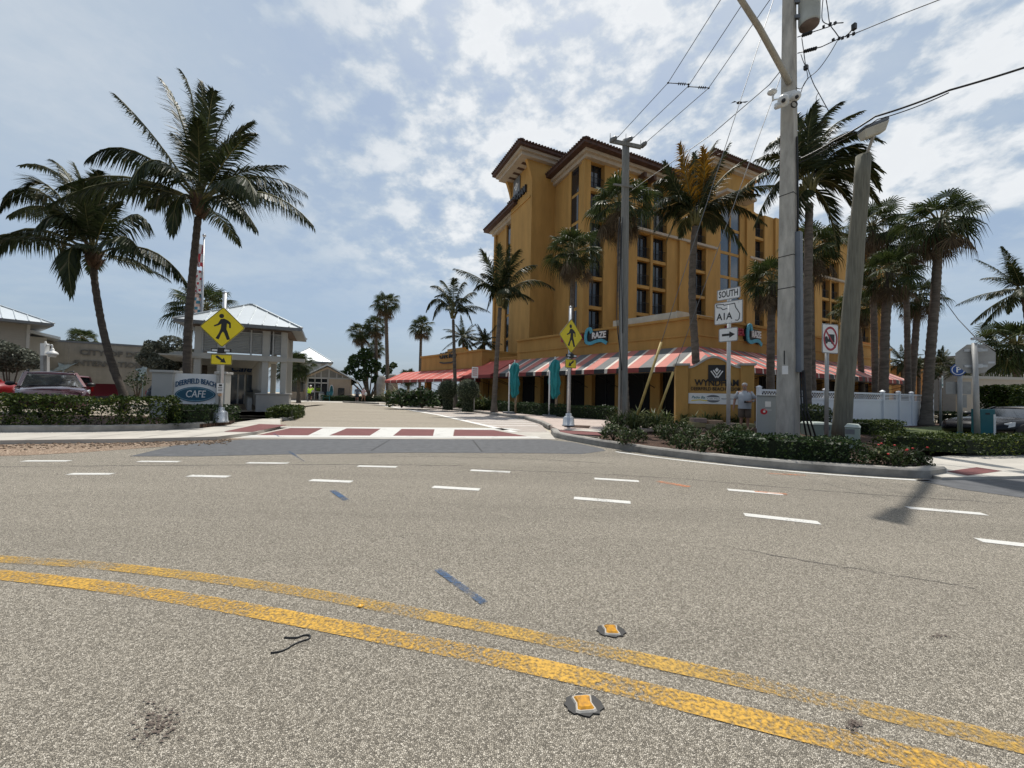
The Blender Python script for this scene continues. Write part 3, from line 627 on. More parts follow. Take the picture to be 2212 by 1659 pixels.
# roofs
def roof(P, a0, a1, c0, c1, zw, over, rise, name='roof', crown=.6):
    """hipped tile roof over a block: cream cornice, brown soffit, tile edge, four slopes"""
    k = MB(); k.pbox(P, a0-.45, a1+.45, zw-crown, zw-crown*.45, c0-.45, c1+.45); k.pbox(P, a0-.7, a1+.7, zw-crown*.45, zw, c0-.7, c1+.7)
    r = MB(); r.pbox(P, a0-over, a1+over, zw+.002, zw+.3, c0-over, c1+over)
    A_, B_, C0, C1 = a0-over-.05, a1+over+.05, c0-over-.05, c1+over+.05
    ww, dd = B_-A_, C1-C0; h = min(ww, dd)/2
    e = [P.p(A_, zw+.3, C1), P.p(B_, zw+.3, C1), P.p(B_, zw+.3, C0), P.p(A_, zw+.3, C0)]
    if ww > dd: q0, q1 = P.p(A_+h, zw+.3+rise, (C0+C1)/2), P.p(B_-h, zw+.3+rise, (C0+C1)/2); fs = [[0, 1, 5, 4], [1, 2, 5], [2, 3, 4, 5], [3, 0, 4], [0, 3, 2, 1]]
    else: q0, q1 = P.p((A_+B_)/2, zw+.3+rise, C1-h), P.p((A_+B_)/2, zw+.3+rise, C0+h); fs = [[0, 1, 4], [1, 2, 5, 4], [2, 3, 5], [3, 0, 4, 5], [0, 3, 2, 1]]
    r.raw(e+[q0, q1], fs)
    # barrel tile ends along the eaves
    for i, (p, q) in enumerate(((e[0], e[1]), (e[3], e[0]), (e[1], e[2]))):
        n = int((q-p).length/.32)
        for j in range(n):
            c_ = p.lerp(q, (j+.5)/n); d = (q-p).normalized(); inn = V((-d.y, d.x, 0)); r.tube([c_-inn*.06+V((0, 0, .02)), c_+inn*.5+V((0, 0, .02+.5*rise/max(.1, h)))], .11, 6)
    o = r.build(name, MT['tile'], hotel); k.build('cornice', MT['cream'], o); return o
zE = 23.0
roof(PF, .15, ca[2][1]+3.2, -5.0, -.1, H2+.25, 1.25, 1.6)
for k in range(6): a = ca[1][0]+1.2*k; m = MB(); m.pbox(PF, a, a+.3, H2-.75, H2-.3, .0, .8); m.build('bracket', MT['wood'], hotel)
roof(PD, -.95, 2.5, -4.6, .0, HS+.3, 1.0, 1.3)
roof(PW, .3, 6.3, -5.6, 0, 20.8+.3, 1.25, 1.4)
# raised block with its own roof
a3 = PX(PF, 1549, 500)[0]
m = MB(); m.pbox(PF, a3, a3+7, H2-.5, 26.6, -6.5, -.6); m.build('penthouse_wall', MT['must'], hotel)
roof(PF, a3, a3+7, -6.5, -.6, 26.9, 1.1, 1.2)
m = MB(); m.pbox(PF, ca[4][0]-.5, ca[4][1]+1.2, Z[0]+.8, Z[0]+1.1, -.2, 1.1); m.build('bay_canopy', MT['cream'], hotel)
a4 = PX(PF, 1795, 500)[0]; 
m = MB(); m.pbox(PF, a4-2, a4+5, H2-.2, H2+.3, -5, -.3); m.build('parapet', MT['must'], hotel)
roof(PF, a4-1, a4+4, -5, -.3, H2+.3, .9, 1.3)
# service annexe at the far end
an = thing('annexe', 'low orange annexe wall at the far end of the hotel behind the white fence', 'building', (25, 30, 0))
PA = Pl(C+ru*22.8+V((0, 1, 0)), ru)
m = MB(); a0, _ = PX(PA, 1830, 800); a1, _ = PX(PA, 1930, 800); _, zt = PX(PA, 1880, 741)
m.pbox(PA, a0-2, a1-1.4, 0, zt, -4, 0); _, z2 = PX(PA, 2000, 800); m.pbox(PA, a1-1.4, a1+8, 0, z2-.1, -4, -.3); m.pbox(PA, a1-1.4, a1+8.2, z2-.1, z2+.1, -4.2, -.1)
m.pbox(PA, a1-1.4, a1+8, z2-1.1, z2-1.0, -.3, -.2)
m.build('annexe_wall', mat('stucco_orange', (.42, .19, .05), .9, var=.1), an)
m = MB(); m.pbox(PA, a1+1.0, a1+2.4, 0, 2.2, -.3, -.24); m.build('door', MT['wood'], an)
# ================================================================ buildings on the left and towards the beach
def seamroof(P, a0, a1, c0, c1, ze, rise, t, name, parent, ridge=None, seam=.55, hipw=None):
    """hipped standing-seam roof, c0 (back) < c1 (front)"""
    r = MB(); e = [P.p(a0, ze, c1), P.p(a1, ze, c1), P.p(a1, ze, c0), P.p(a0, ze, c0)]
    ww, dd = a1-a0, c1-c0; h = hipw or min(ww, dd)/2
    if ww >= dd: q0, q1 = P.p(a0+h, ze+rise, (c0+c1)/2), P.p(a1-h, ze+rise, (c0+c1)/2)
    else: q0, q1 = P.p((a0+a1)/2, ze+rise, c1-h), P.p((a0+a1)/2, ze+rise, c0+h)
    dn = V((0, 0, -t)); b = [x+dn for x in e]
    if ww >= dd: fs = [[0, 1, 5, 4], [1, 2, 5], [2, 3, 4, 5], [3, 0, 4]]
    else: fs = [[0, 1, 4], [1, 2, 5, 4], [2, 3, 5], [3, 0, 4, 5]]
    r.raw(e+[q0, q1], fs)
    o = r.build(name, MT['roofm'], parent)
    f = MB(); f.raw(e+b, [[0, 4, 5, 1], [1, 5, 6, 2], [2, 6, 7, 3], [3, 7, 4, 0], [4, 7, 6, 5]])
    f.build('fascia', MT['greymet'], o)
    s = MB()
    # raised seams run up each slope
    for tri in fs:
        pts = (e+[q0, q1]); p, q = pts[tri[0]], pts[tri[1]]; d = (q-p).normalized(); n = int((q-p).length/seam)
        apex = [pts[i] for i in tri[2:]]
        for k in range(1, n):
            x = (q-p).length*k/n; base = p+d*x
            if len(apex) == 1: A0 = A1 = (apex[0]-p).dot(d)
            else: A0, A1 = sorted(((apex[0]-p).dot(d), (apex[1]-p).dot(d)))
            tt = min(1., x/max(A0, .01)) if x < A0 else (1. if x <= A1 else ((q-p).length-x)/max((q-p).length-A1, .01))
            ap = apex[0]; up = (ap-p)-d*((ap-p).dot(d)); s.bar(base+V((0, 0, .015)), base+up*tt+V((0, 0, .015)), .05, .05)
    for i in range(4):
        j = min((q0, q1), key=lambda z: (z-e[i]).length); s.bar(e[i]+V((0, 0, .02)), j+V((0, 0, .02)), .16, .06)
    s.bar(q0+V((0, 0, .02)), q1+V((0, 0, .02)), .18, .06)
    s.build('seams', mat('seam_metal', (.52, .56, .58), .4, .35), o)
    return o
# --- cafe pavilion over the walkway
pa = thing('pavilion', 'white two-storey louvred pavilion with metal hip roof spanning the cafe walkway', 'pavilion', (-13.5, 20.5, 0))
c0 = A(374, 690, 18.6); c1 = A(652, 716, 20.9)
pu = V((c1.x-c0.x, c1.y-c0.y, 0)); WL = pu.length; PP = Pl((c0.x, c0.y, 0), pu); ze = (c0.z+c1.z)/2+.12
apx = A(517, 660, 21.2)
seamroof(PP, 0, WL, -5.2, 0, ze, apx.z-ze+.25, .16, 'roof', pa)
i0 = .8; i1 = WL-.85; cf = -.75
zb = PX(Pl(PP.p(0, 0, cf), PP.u), 560, 773)[1]
m = MB()
m.pbox(PP, i0-.9, i1+.9 if False else i1+.15, zb-.17, zb+.12, cf-.1, cf+.12)
for a in (i0, i0+.95, i1-.85, i1): m.pbox(PP, a-.14, a+.14, 0.95 if a > 3 else .1, ze-.15, cf-.22, cf)
m.pbox(PP, i1+.15, i1+1.0, zb-.12, zb+.06, cf-.3, cf-.02); m.pbox(PP, i0-1.1, i0-.14, zb-.12, zb+.06, cf-.3, cf-.02)
m.build('frame', MT['plaster'], pa)
for a in (i1-.85, i1): m = MB(); m.pbox(PP, a-.14, a+.14, .95, ze-.15, -4.6, -4.4); m.build('rear_post', MT['plaster'], pa)
m = MB(); sl = MT['slat']
for a0, a1 in ((i0+.14, i0+.81), (i0+1.09, i0+2.2), (i0+2.26, i0+3.2), (i0+3.26, i1-1.0), (i1-.71, i1-.14)):
    m.pbox(PP, a0, a1, zb+.2, ze-.32, cf-.18, cf-.14)
    z = zb+.25
    while z < ze-.4: m.hexa([PP.p(a0+.05, z, cf-.13), PP.p(a1-.05, z, cf-.13), PP.p(a1-.05, z+.06, cf-.05) if False else PP.p(a1-.05, z, cf-.06), PP.p(a0+.05, z, cf-.06)], [PP.p(a0+.05, z+.055, cf-.13), PP.p(a1-.05, z+.055, cf-.13), PP.p(a1-.05, z+.015, cf-.06), PP.p(a0+.05, z+.015, cf-.06)]); z += .085
for a0 in (i0+.14, i0+.78, i0+1.09, i0+2.2, i0+3.2, i1-1.02, i1-.72, i1-.17): m.pbox(PP, a0, a0+.06, zb+.12, ze-.2, cf-.14, cf-.03)
m.build('louvres', sl, pa)
PR = Pl(PP.p(i1, 0, cf), -PP.n)
m = MB(); m.pbox(PR, 0.05, 3.7, zb+.15, ze-.2, -.14, -.05)
z = zb+.25
while z < ze-.4: m.pbox(PR, .2, 3.6, z, z+.03, -.05, -.01); z += .085
m.build('side_louvres', sl, pa)
m = MB(); m.pbox(PP, .5, WL-.5, ze-.2, ze-.17, -4.8, -.4); m.build('soffit', mat('soffit_brown', (.10, .065, .045), .8), pa)
s0 = PP.p(i1-1.0, 0, cf-.3); s1 = A(548, 852, 30.5); s1.z = 0
PQ = Pl(s0, (s1-s0)); LQ = (s1-s0).length; sx = PQ.n*(1 if PQ.n.dot(PP.u) > 0 else -1)   # the screen on the right of the walk
PE = Pl(s1, -sx if sx.dot(V((1, 0, 0))) < 0 else sx)
m = MB(); w_ = sx*-4.2
m.hexa([s0+UP*(zb-.1)+sx*.8, s1+UP*(zb-.1)+sx*.8, s1+w_+UP*(zb-.1), s0+w_+UP*(zb-.1)], [s0+UP*(zb-.04)+sx*.8, s1+UP*(zb-.04)+sx*.8, s1+w_+UP*(zb-.04), s0+w_+UP*(zb-.04)]); m.build('ceiling', MT['plaster'], pa)
scr = MB(); scr.bar(s0+UP*.6, s1+UP*.6, .1, 1.1); scr.bar(s0+UP*1.2, s1+UP*1.2, .24, .09); scr.build('low_wall', MT['plaster'], pa)
for k in range(13):
    p = s0.lerp(s1, (k+.5)/13); m = MB(); m.bar(p+UP*1.2, p+UP*(zb-.1), .3, .14, up=(s1-s0)); m.build('post', MT['plaster'], pa)
for k in range(9):
    p = s0.lerp(s1, (k+.6)/9)-sx*.5; m = MB(); m.bar(p+UP*.05, p+UP*.75, .2, .16, up=(s1-s0)); m.build('baluster', MT['plaster'], pa)
m = MB(); m.hexa([s1+sx*.6, s1+w_, s1+w_+V((0, .15, 0)), s1+sx*.6+V((0, .15, 0))], [q+UP*zb for q in (s1+sx*.6, s1+w_, s1+w_+V((0, .15, 0)), s1+sx*.6+V((0, .15, 0)))]); m.build('end_wall', MT['plaster'], pa)
PE = Pl(s1+w_, sx); ea = lambda x, y: PX(PE, x, y)
a0, a1 = ea(497, 840)[0], ea(527, 840)[0]
m = MB(); m.pbox(PE, a0, a1, .1, 2.3, .02, .06); o = m.build('door', MT['glassb'], pa)
for a in (a0-.06, (a0+a1)/2, a1): m = MB(); m.pbox(PE, a, a+.1, .1, 2.35, .06, .1); m.build('door_frame', MT['signW'], o)
a2, a3 = ea(532, 840)[0], ea(546, 840)[0]
m = MB(); m.pbox(PE, a2, a3, 1.0, 2.3, .02, .06); m.build('window', MT['glassb'], pa)
m = MB(); a4, b4 = ea(520, 802); m.text(PE, 'Cafe', .7, a4, 2.75, .06, .04, bold=.02, width=(a3-a0)*.9, shear=.3); m.build('door_lettering', mat('letter_navy', (.02, .06, .16), .5), pa)
m = MB(); m.pbox(PP, i1-1.15, i1+.35, .05, .98, cf-.75, cf+.5); m.pbox(PP, i1-1.2, i1+.4, .98, 1.04, cf-.8, cf+.55)
m.build('plinth', mat('plinth_grey', (.34, .335, .32), .85, var=.08), pa, bevel=.02)
# --- pier wall with raised lettering
wl = thing('pier_wall', 'long beige block wall with raised grey lettering behind the parked cars', 'wall', (-35, 32, 0))
w0, w1 = V((-39.5, 29.2, 0)), V((-25.5, 39.6, 0)); PWL = Pl(w0, w1-w0); LW = (w1-w0).length*.76
_, z0 = PX(PWL, 40, 730)
m = MB(); m.pbox(PWL, 1.2, LW, 0, z0-.1, -.3, 0); m.build('wall', MT['wallg'], wl)
m = MB(); m.pbox(PWL, 1.15, LW+.05, z0-.1, z0+.06, -.36, .05)
m.build('coping', MT['greymet'], wl)
m = MB()
for a in (4.4, 8.1, 11.8): m.pbox(PWL, a, a+.03, 0, z0-.1, 0, .01)
m.build('control_joint', MT['kerb'], wl)
a, b = PX(PWL, 172, 753); a2, _ = PX(PWL, 375, 760); 
m = MB(); m.text(PWL, 'CITY OF DEERFIELD BEACH', .62, a, z0-.85, .03, .05, align='LEFT', bold=.025, width=8.3); m.build('lettering', MT['letter'], wl)
m = MB(); a, b = PX(PWL, 160, 771); m.text(PWL, 'INTERNATIONAL FISHING PIER', .62, a, z0-1.75, .03, .05, align='LEFT', bold=.025, width=8.6); m.build('lettering', MT['letter'], wl)
fishm = mat('fish_blue_grey', (.3, .38, .42), .5, var=.3, scale=6)
for x, y, s, rz_, lab in ((137, 795, 1., .5, 'pale blue leaping fish sculpture mounted on the pier wall under the lettering'), (310, 802, 1.15, 1.2, 'pale blue fish sculpture mounted on the pier wall near the navy car')):
    a, b = PX(PWL, x, y); f = MB(); co_, si_ = math.cos(rz_), math.sin(rz_)
    rot = lambda l: [(a+s*(x*co_-y*si_), b+s*(x*si_+y*co_)) for x, y in l]
    f.prism(PWL, rot([(-.6, 0), (-.35, .13), (0, .2), (.3, .16), (.55, .05), (.95, .04), (.55, -.03), (.3, -.12), (0, -.16), (-.35, -.1)]), .05, .22)
    f.prism(PWL, rot([(-.55, .02), (-.95, .36), (-.75, 0), (-.95, -.34), (-.55, -.03)]), .09, .15); f.prism(PWL, rot([(-.15, .17), (-.05, .5), (.2, .17)]), .1, .14); f.prism(PWL, rot([(0, -.14), (-.25, -.4), (.1, -.14)]), .1, .14)
    f.bar(PWL.p(a, 0.03, .13), PWL.p(a, b, .13), .05)
    tag(f.build('fish_sculpture', fishm), lab, 'sculpture', 'fish sculptures on the pier wall')
# --- low building at the left edge
lb = thing('beige_house', 'beige weatherboard building with white metal roof at the left edge', 'building', (-37, 27, 0))
k0 = A(-70, 640, 24.5); k1 = A(117, 699, 27.5)
PB1 = Pl((k1.x, k1.y, 0), (k1.x-k0.x, k1.y-k0.y, 0)); zz_ = k1.z
m = MB(); m.pbox(PB1, -9, -1.0, 0, zz_-.1, -8, -.9)
z = .2
m.build('wall', MT['siding'], lb)
m = MB()
while z < zz_-.3: m.hexa([PB1.p(-9, z, -.9), PB1.p(-1, z, -.9), PB1.p(-1, z, -.87), PB1.p(-9, z, -.87)], [PB1.p(-9, z+.16, -.9), PB1.p(-1, z+.16, -.9), PB1.p(-1, z+.16, -.885), PB1.p(-9, z+.16, -.885)]); z += .17
m.build('siding', MT['siding'], lb)
m = MB(); m.pbox(PB1, -1.12, -.96, 0, zz_-.1, -1.0, -.84); m.pbox(PB1, -4.1, -3.9, 0, zz_-.1, -.9, -.82); m.pbox(PB1, -2.4, -1.9, 3.2, 4.1, -.9, -.84); m.build('trim', MT['plaster'], lb)
seamroof(PB1, -10, 0, -9, 0, zz_, 2.2, .18, 'roof', lb)
k2 = A(131, 728, 30); PB2 = Pl((k2.x, k2.y, 0), PB1.u); m = MB(); m.pbox(PB2, -4, -.6, 0, k2.z-.1, -5, -.6); m.build('rear_wall', MT['plaster'], lb)
m = MB(); m.hexa([PB2.p(-5, k2.z+.9, -3), PB2.p(0, k2.z-.2, -3), PB2.p(0, k2.z-.2, 0), PB2.p(-5, k2.z+.9, 0)], [PB2.p(-5, k2.z+1.1, -3), PB2.p(0, k2.z, -3), PB2.p(0, k2.z, 0), PB2.p(-5, k2.z+1.1, 0)]); m.build('rear_roof', MT['roofm'], lb)
# --- gabled shop and hip-roofed building by the beach
gb = thing('beach_shop', 'tan gabled beach shop with glazed front and surfboard sign', 'shop', (-22, 48, 0))
g0, g1 = G(657, 864), G(757, 866); g0.y = 47.; g1.y = 48.6
g0 = A(659, 866, 47.); g1 = A(757, 866, 48.8)
PG = Pl((g0.x, g0.y, 0), (g1.x-g0.x, g1.y-g0.y, 0)); GW = PX(PG, 757, 840)[0]
a_, zp = PX(PG, 708, 790); _, zl = PX(PG, 625, 822); _, zr = PX(PG, 757, 818)
ex = 1.0; sl_ = (zp-zr)/(GW-a_)
m = MB(); m.prism(PG, [(0, 0), (GW, 0), (GW, zr-.05), (a_, zp-.12), (0, zp-a_*sl_-.05)], -12, 0); m.pbox(PG, -2.6, 0.01, 0, zp-(a_+2.6)*sl_-.1, -12, -1.5); m.build('wall', MT['tan'], gb)
m = MB()
for s_ in (-1, 1):
    q0 = (a_, zp); q1 = (a_-3.9 if s_ < 0 else GW+ex, zp-(3.9 if s_ < 0 else GW+ex-a_)*sl_)
    m.prism(PG, [q0, q1, (q1[0], q1[1]+.16), (q0[0], q0[1]+.16)][::(1 if s_ < 0 else -1)], -13, .7)
o = m.build('roof', MT['roofm'], gb)
m = MB()
for k in range(22): m.bar(PG.p(a_, zp+.18, .6-.6*k), PG.p(a_-3.9, zp-3.9*sl_+.18, .6-.6*k), .05); 
m.build('seams', MT['alu'], o)
m = MB(); m.prism(PG, [(.35, zr+.05), (GW-.3, zr+.05), (a_, zp-.4)], .0, .03); m.build('gable_panel', mat('gable_grey', (.2, .19, .17), .8), gb)
m = MB()
for t in (.15, .3, .5, .7, .85):
    x = .35+(GW-.65)*t; h = zr+.05+(zp-.45-zr)*(1-abs(x-a_)/(max(a_-.35, GW-.3-a_))); m.pbox(PG, x-.06, x+.06, zr, max(zr+.1, h), .03, .08)
m.pbox(PG, 0, GW, zr-.12, zr+.05, .02, .1); m.pbox(PG, .12, .3, 0, zr, .02, .1); m.pbox(PG, 2.35, 2.5, 0, zr, .02, .1); m.pbox(PG, .3, 2.4, 2.05, 2.2, .02, .1)
m.build('trim', MT['plaster'], gb)
m = MB(); m.pbox(PG, .3, 2.36, .1, zr-.15, .01, .05); m.build('window', MT['glass'], gb)
m = MB()
for x in (.95, 1.65): m.pbox(PG, x, x+.09, .1, zr-.12, .05, .1)
m.pbox(PG, .98, 1.7, 1.0, 1.08, .05, .1); m.build('window_frame', MT['plaster'], gb)
m = MB(); a, b = PX(PG, 672, 843); m.pbox(PG, a-.3, a+.3, b-.25, b+.25, .1, .14); o = m.build('notice', MT['signW'], gb)
m = MB(); m.pbox(PG, a-.2, a+.2, b+.03, b+.08, .14, .15); m.pbox(PG, a-.2, a+.2, b-.1, b-.06, .14, .15); m.build('notice_lines', MT['greymet'], o)
a, b = PX(PG, 716, 847)
m = MB(); pts = [(a+.24*math.sin(t)*(1-.25*math.cos(t)), b-.9*math.cos(t)) for t in [2*PI*k/24 for k in range(24)]]; m.prism(PG, pts, .03, .1); o = m.build('surfboard_sign', MT['signW'], gb)
m = MB(); pts = [(a+.17*math.sin(t)*(1-.25*math.cos(t)), b-.8*math.cos(t)) for t in [2*PI*k/24 for k in range(24)]]; m.prism(PG, pts, .1, .12); m.build('surfboard_face', MT['tealp'], o)
m = MB(); a, b = PX(PG, 737, 847); m.pbox(PG, a-.35, a+.35, b-.5, b+.5, .02, .06); m.build('side_window', MT['glass'], gb)
m = MB(); m.pbox(PG, -2.2, -.4, 1, 2.2, -1.5, -1.46); m.build('side_window', MT['glass'], gb)
hb = thing('hip_roofed_house', 'grey upper storey with white hip roof behind the gabled beach shop', 'building', (-27, 58, 0))
h0, h1 = A(614, 770, 57), A(720, 771, 60); PH = Pl((h0.x, h0.y, 0), (h1.x-h0.x, h1.y-h0.y, 0)); hw = (h1-h0).length
hz = PX(PH, 716, 782)[1]
m = MB(); m.pbox(PH, .8, hw-.8, 0, hz, -6, -.8); m.build('wall', MT['siding'], hb)
seamroof(PH, 0, hw, -7, 0, hz, 2.3, .25, 'roof', hb, seam=.7)
m = MB(); m.pbox(PH, hw-3.4, hw-1.6, hz-1.4, hz-.3, -.8, -.75); m.build('window', MT['slat'], hb)
# --- far right: walls and house beyond the trees
rw = thing('boundary_wall', 'pale rendered garden wall behind the black car', 'wall', (30, 26, 0))
r0, r1 = A(2075, 860, 25), A(2300, 860, 26); PRW = Pl((r0.x, r0.y, 0), (r1.x-r0.x, r1.y-r0.y, 0)); zt = PX(PRW, 2110, 815)[1]
m = MB(); m.pbox(PRW, 0, 9, 0, zt-.1, -.25, 0); m.build('wall', mat('pale_render', (.42, .38, .32), .9, var=.06), rw)
m = MB(); m.pbox(PRW, -.05, 9, zt-.1, zt+.08, -.3, .06); m.build('coping', MT['plaster'], rw)
fh = thing('grey_house', 'distant grey house with balcony windows among the palms at right', 'building', (62, 48, 0))
r0, r1 = A(2128, 800, 46), A(2330, 800, 48); PFH = Pl((r0.x, r0.y, 0), (r1.x-r0.x, r1.y-r0.y, 0)); zt = PX(PFH, 2160, 770)[1]
m = MB(); m.pbox(PFH, 0, 14, 0, zt, -8, 0); m.pbox(PFH, -.3, 14, zt, zt+.25, -8, .3); m.build('wall', mat('house_grey', (.3, .31, .31), .9, var=.06), fh)
for x0, x1, y0, y1 in ((2158, 2178, 788, 809), (2186, 2200, 780, 800), (2205, 2225, 786, 808)):
    a0, b0 = PX(PFH, x0, y1); a1, b1 = PX(PFH, x1, y0); m = MB(); m.pbox(PFH, a0-.15, a1+.15, b0-.15, b1+.15, .01, .08); o = m.build('window', MT['plaster'], fh)
    m = MB(); m.pbox(PFH, a0, (a0+a1)/2-.05, b0, b1, .08, .1); m.pbox(PFH, (a0+a1)/2+.05, a1, b0, b1, .08, .1); m.build('pane', MT['glass'], o)
# --- carved beach gate stones
def stone(x, y0, y1, Y, wpx, lean, lab, s2):
    b = A(x, y1, Y); b.z = 0; t_ = A(x+lean, y0, Y); mb = MB(); W = wpx*Y/F/2
    prof = [(0, 1.), (.25, .95), (.5, 1.05), (.75, 1.0), (.93, .98), (1., .8)] if s2 else [(0, .8), (.3, .85), (.5, 1.0), (.75, 1.1), (.93, .95), (1., .6)]
    rings = []
    for f, k in prof:
        c = b.lerp(t_, f); rings.append([c+V((W*k*math.cos(a)*(1+.12*math.sin(3*a+f*4)), W*.7*k*math.sin(a), 0)) for a in [2*PI*j/10 for j in range(10)]])
    vs = [p for r in rings for p in r]; n = 10; fs = [[i*n+j, i*n+(j+1) % n, (i+1)*n+(j+1) % n, (i+1)*n+j] for i in range(len(rings)-1) for j in range(n)]+[list(range((len(rings)-1)*n, len(rings)*n))]
    mb.smooth = True; mb.raw(vs, fs); tag(mb.build('standing_stone', mat('stone_'+str(x), (.34, .32, .29) if not s2 else (.28, .25, .21), .9, var=.25, scale=2, bump=.4)), lab, 'sculpture', 'tall carved stones at the beach entrance')
stone(819, 812, 866, 50, 18, 6, 'pale twisted standing stone, left of the two at the beach entrance', 0)
stone(849, 809, 866, 47, 19, 0, 'brown squarish standing stone at the beach entrance beside the red awning', 1)
# ================================================================ palms, trees, hedges and plants
UP = V((0, 0, 1))
def rv(k=1.): return V((R.uniform(-k, k), R.uniform(-k, k), R.uniform(-k, k)))
def frond(mb, p0, p1, p2, ll, n=46, wind=V((0, 0, 0)), droop=.5, li=0, ri=1, w=.045, start=.14, vee=.35):
    """one feather frond: arched rib with two rows of narrow drooping leaflets"""
    bez = lambda t: p0*(1-t)**2+p1*2*t*(1-t)+p2*t*t
    L = (p1-p0).length+(p2-p1).length
    pts = [bez(k/8) for k in range(9)]
    mb.cur = ri; mb.tube(pts, [.045*(1-.85*k/8)*max(.6, L/4.5) for k in range(9)], 4, False); mb.cur = li
    for k in range(n):
        t = start+(1-start)*(k+R.random()*.6)/n; p = bez(t); tg = (bez(min(1, t+.02))-bez(t-.02)).normalized()
        sd = tg.cross(UP); sd = sd.normalized() if sd.length > .05 else V((1, 0, 0)); nn = sd.cross(tg)
        l = ll*(.35+.65*math.sin(PI*min(1, (.12+t*.88))**.8))*R.uniform(.8, 1.1)*(1. if t < .9 else .75)
        for s in (-1, 1):
            d = (sd*s*(1-.55*t)+tg*(.45+.75*t)+nn*(vee-.15*R.random())+wind*.5+rv(.1)-UP*.55*max(0, droop-.75)).normalized()
            m_ = p+d*l*.5-UP*l*.06*droop; d2 = (d-UP*droop*R.uniform(.5, 1.2)+wind*.6).normalized(); e = m_+d2*l*.55
            wv = d.cross(nn+rv(.3)); wv = wv.normalized()*w*R.uniform(.7, 1.2)
            mb.raw([p-wv*.6, p+wv*.6, m_+wv, m_-wv, e], [[0, 1, 2, 3], [3, 2, 4]])
def coco_crown(seed, size=3.4, nf=22, wind=V((0, 0, 0)), up=.2, yellow=False):
    st = R.getstate(); R.seed(seed); mb = MB()
    for k in range(nf):
        az = k*2.4+R.uniform(-.35, .35); f = (k+.5)/nf; el = rad(84-118*f**1.15+R.uniform(-8, 8))
        h = V((math.cos(az), math.sin(az), 0)); L = size*R.uniform(.82, 1.08)*(1 if f > .15 else .66)
        d = h*math.cos(el)+UP*math.sin(el)
        p0 = h*.08+UP*.1; p1 = p0+d*L*.55; p2 = p1+(d*.42+h*.18-UP*(.30+.22*f)*(1.1 if el < 1. else .25)+wind*.55).normalized()*L*.52
        frond(mb, p0, p1, p2, size*.235, 54, wind*.8, .9+.6*f, w=.03, vee=.1, li=2 if (yellow and k in (0, 1, 2, 3)) else 0)
    # leaf-base boots under the crown
    mb.cur = 1
    for k in range(10):
        a = k*2.4; h = V((math.cos(a), math.sin(a), 0)); mb.tube([h*.1-UP*.25, h*.2+UP*.05, h*.34+UP*R.uniform(.2, .45)], [.07, .055, .03], 5)
    R.setstate(st); return mb
def fan_leaf(mb, hub, f, R_, n=20, span=2.25, li=0, droop=.5, dead=False):
    sd = f.cross(UP); sd = sd.normalized() if sd.length > .08 else V((1, 0, 0)); nn = sd.cross(f).normalized()
    ro = R.uniform(-.5, .5); sd, nn = sd*math.cos(ro)+nn*math.sin(ro), nn*math.cos(ro)-sd*math.sin(ro)
    mb.cur = li; da = 2*span/n
    for k in range(n):
        a = -span+da*(k+.5); rr = R_*(.78+.22*math.cos(a*.6))*R.uniform(.88, 1.05)
        dr = lambda q: (f*math.cos(q)+sd*math.sin(q)-nn*abs(math.sin(q))*.25).normalized()
        fold = nn*(.03 if k % 2 else -.03)*R_
        pa, pb = hub+dr(a-da*.46)*rr*.42, hub+dr(a+da*.46)*rr*.42; pc = hub+dr(a)*rr*.42+fold
        d = dr(a); t1 = hub+d*rr*.74-UP*rr*.08*droop; t2 = hub+d*rr*.95-UP*rr*.46*droop*R.uniform(.5, 1.4); wv = (pb-pa)*.30
        mb.raw([hub, pa, pc, pb, t1-wv, t1+wv, t2], [[0, 1, 2], [0, 2, 3], [1, 4, 5, 2] if False else [2, 1, 4], [3, 2, 5], [2, 4, 5], [4, 6, 5]])
def fan_crown(seed, size=1., nl=30, skirt=14, sabal=False):
    st = R.getstate(); R.seed(seed); mb = MB(); dm = MB()
    for k in range(nl):
        f_ = (k+.5)/nl; az = k*2.4+R.uniform(-.3, .3); el = rad((88-(150 if sabal else 125)*f_)+R.uniform(-10, 10))
        h = V((math.cos(az), math.sin(az), 0)); d = h*math.cos(el)+UP*math.sin(el); L = size*R.uniform(.55, 1.08)*(.75 if f_ < .2 else 1.)
        p0 = h*.1+UP*.1*(1-f_); p1 = p0+d*L*.6; hub = p1+(d-UP*.25+h*.1).normalized()*L*.4
        mb.cur = 1; mb.tube([p0, p1, hub], [.028, .02, .014], 4, False)
        df = ((hub-p1).normalized()-UP*.15).normalized(); fan_leaf(mb, hub, df, size*R.uniform(.72, .92), 20, droop=.55+1.05*f_, span=2.0)
    for k in range(skirt):
        az = k*2.4+R.uniform(-.4, .4); el = rad(-R.uniform(48, 86)); h = V((math.cos(az), math.sin(az), 0)); d = h*math.cos(el)+UP*math.sin(el)
        p0 = h*.12-UP*(.05+.02*k); hub = p0+(h*.8-UP*.3).normalized()*.25*size+d*size*R.uniform(.3, .75); dm.cur = 1; dm.tube([p0, p0+(h*.8-UP*.2)*.2*size, hub], [.025, .02, .012], 4, False)
        fan_leaf(dm, hub, (d-UP*.4).normalized(), size*R.uniform(.5, .8), 14, 1.2, droop=.9)
    R.setstate(st); return mb, dm
MESH = {}
def shared(key, fn, mats):
    if key not in MESH:
        mb = fn(); o = mb.build('crown', mats); MESH[key] = o.data; bpy.data.objects.remove(o)
    return MESH[key]
def put(me, name, par, loc, rz=0., s=1., tilt=(0, 0)):
    o = bpy.data.objects.new(name, me); COL.objects.link(o); o.parent = par; o.location = V(loc)-par.location; o.rotation_euler = (tilt[0], tilt[1], rz); o.scale = (s,)*3; return o
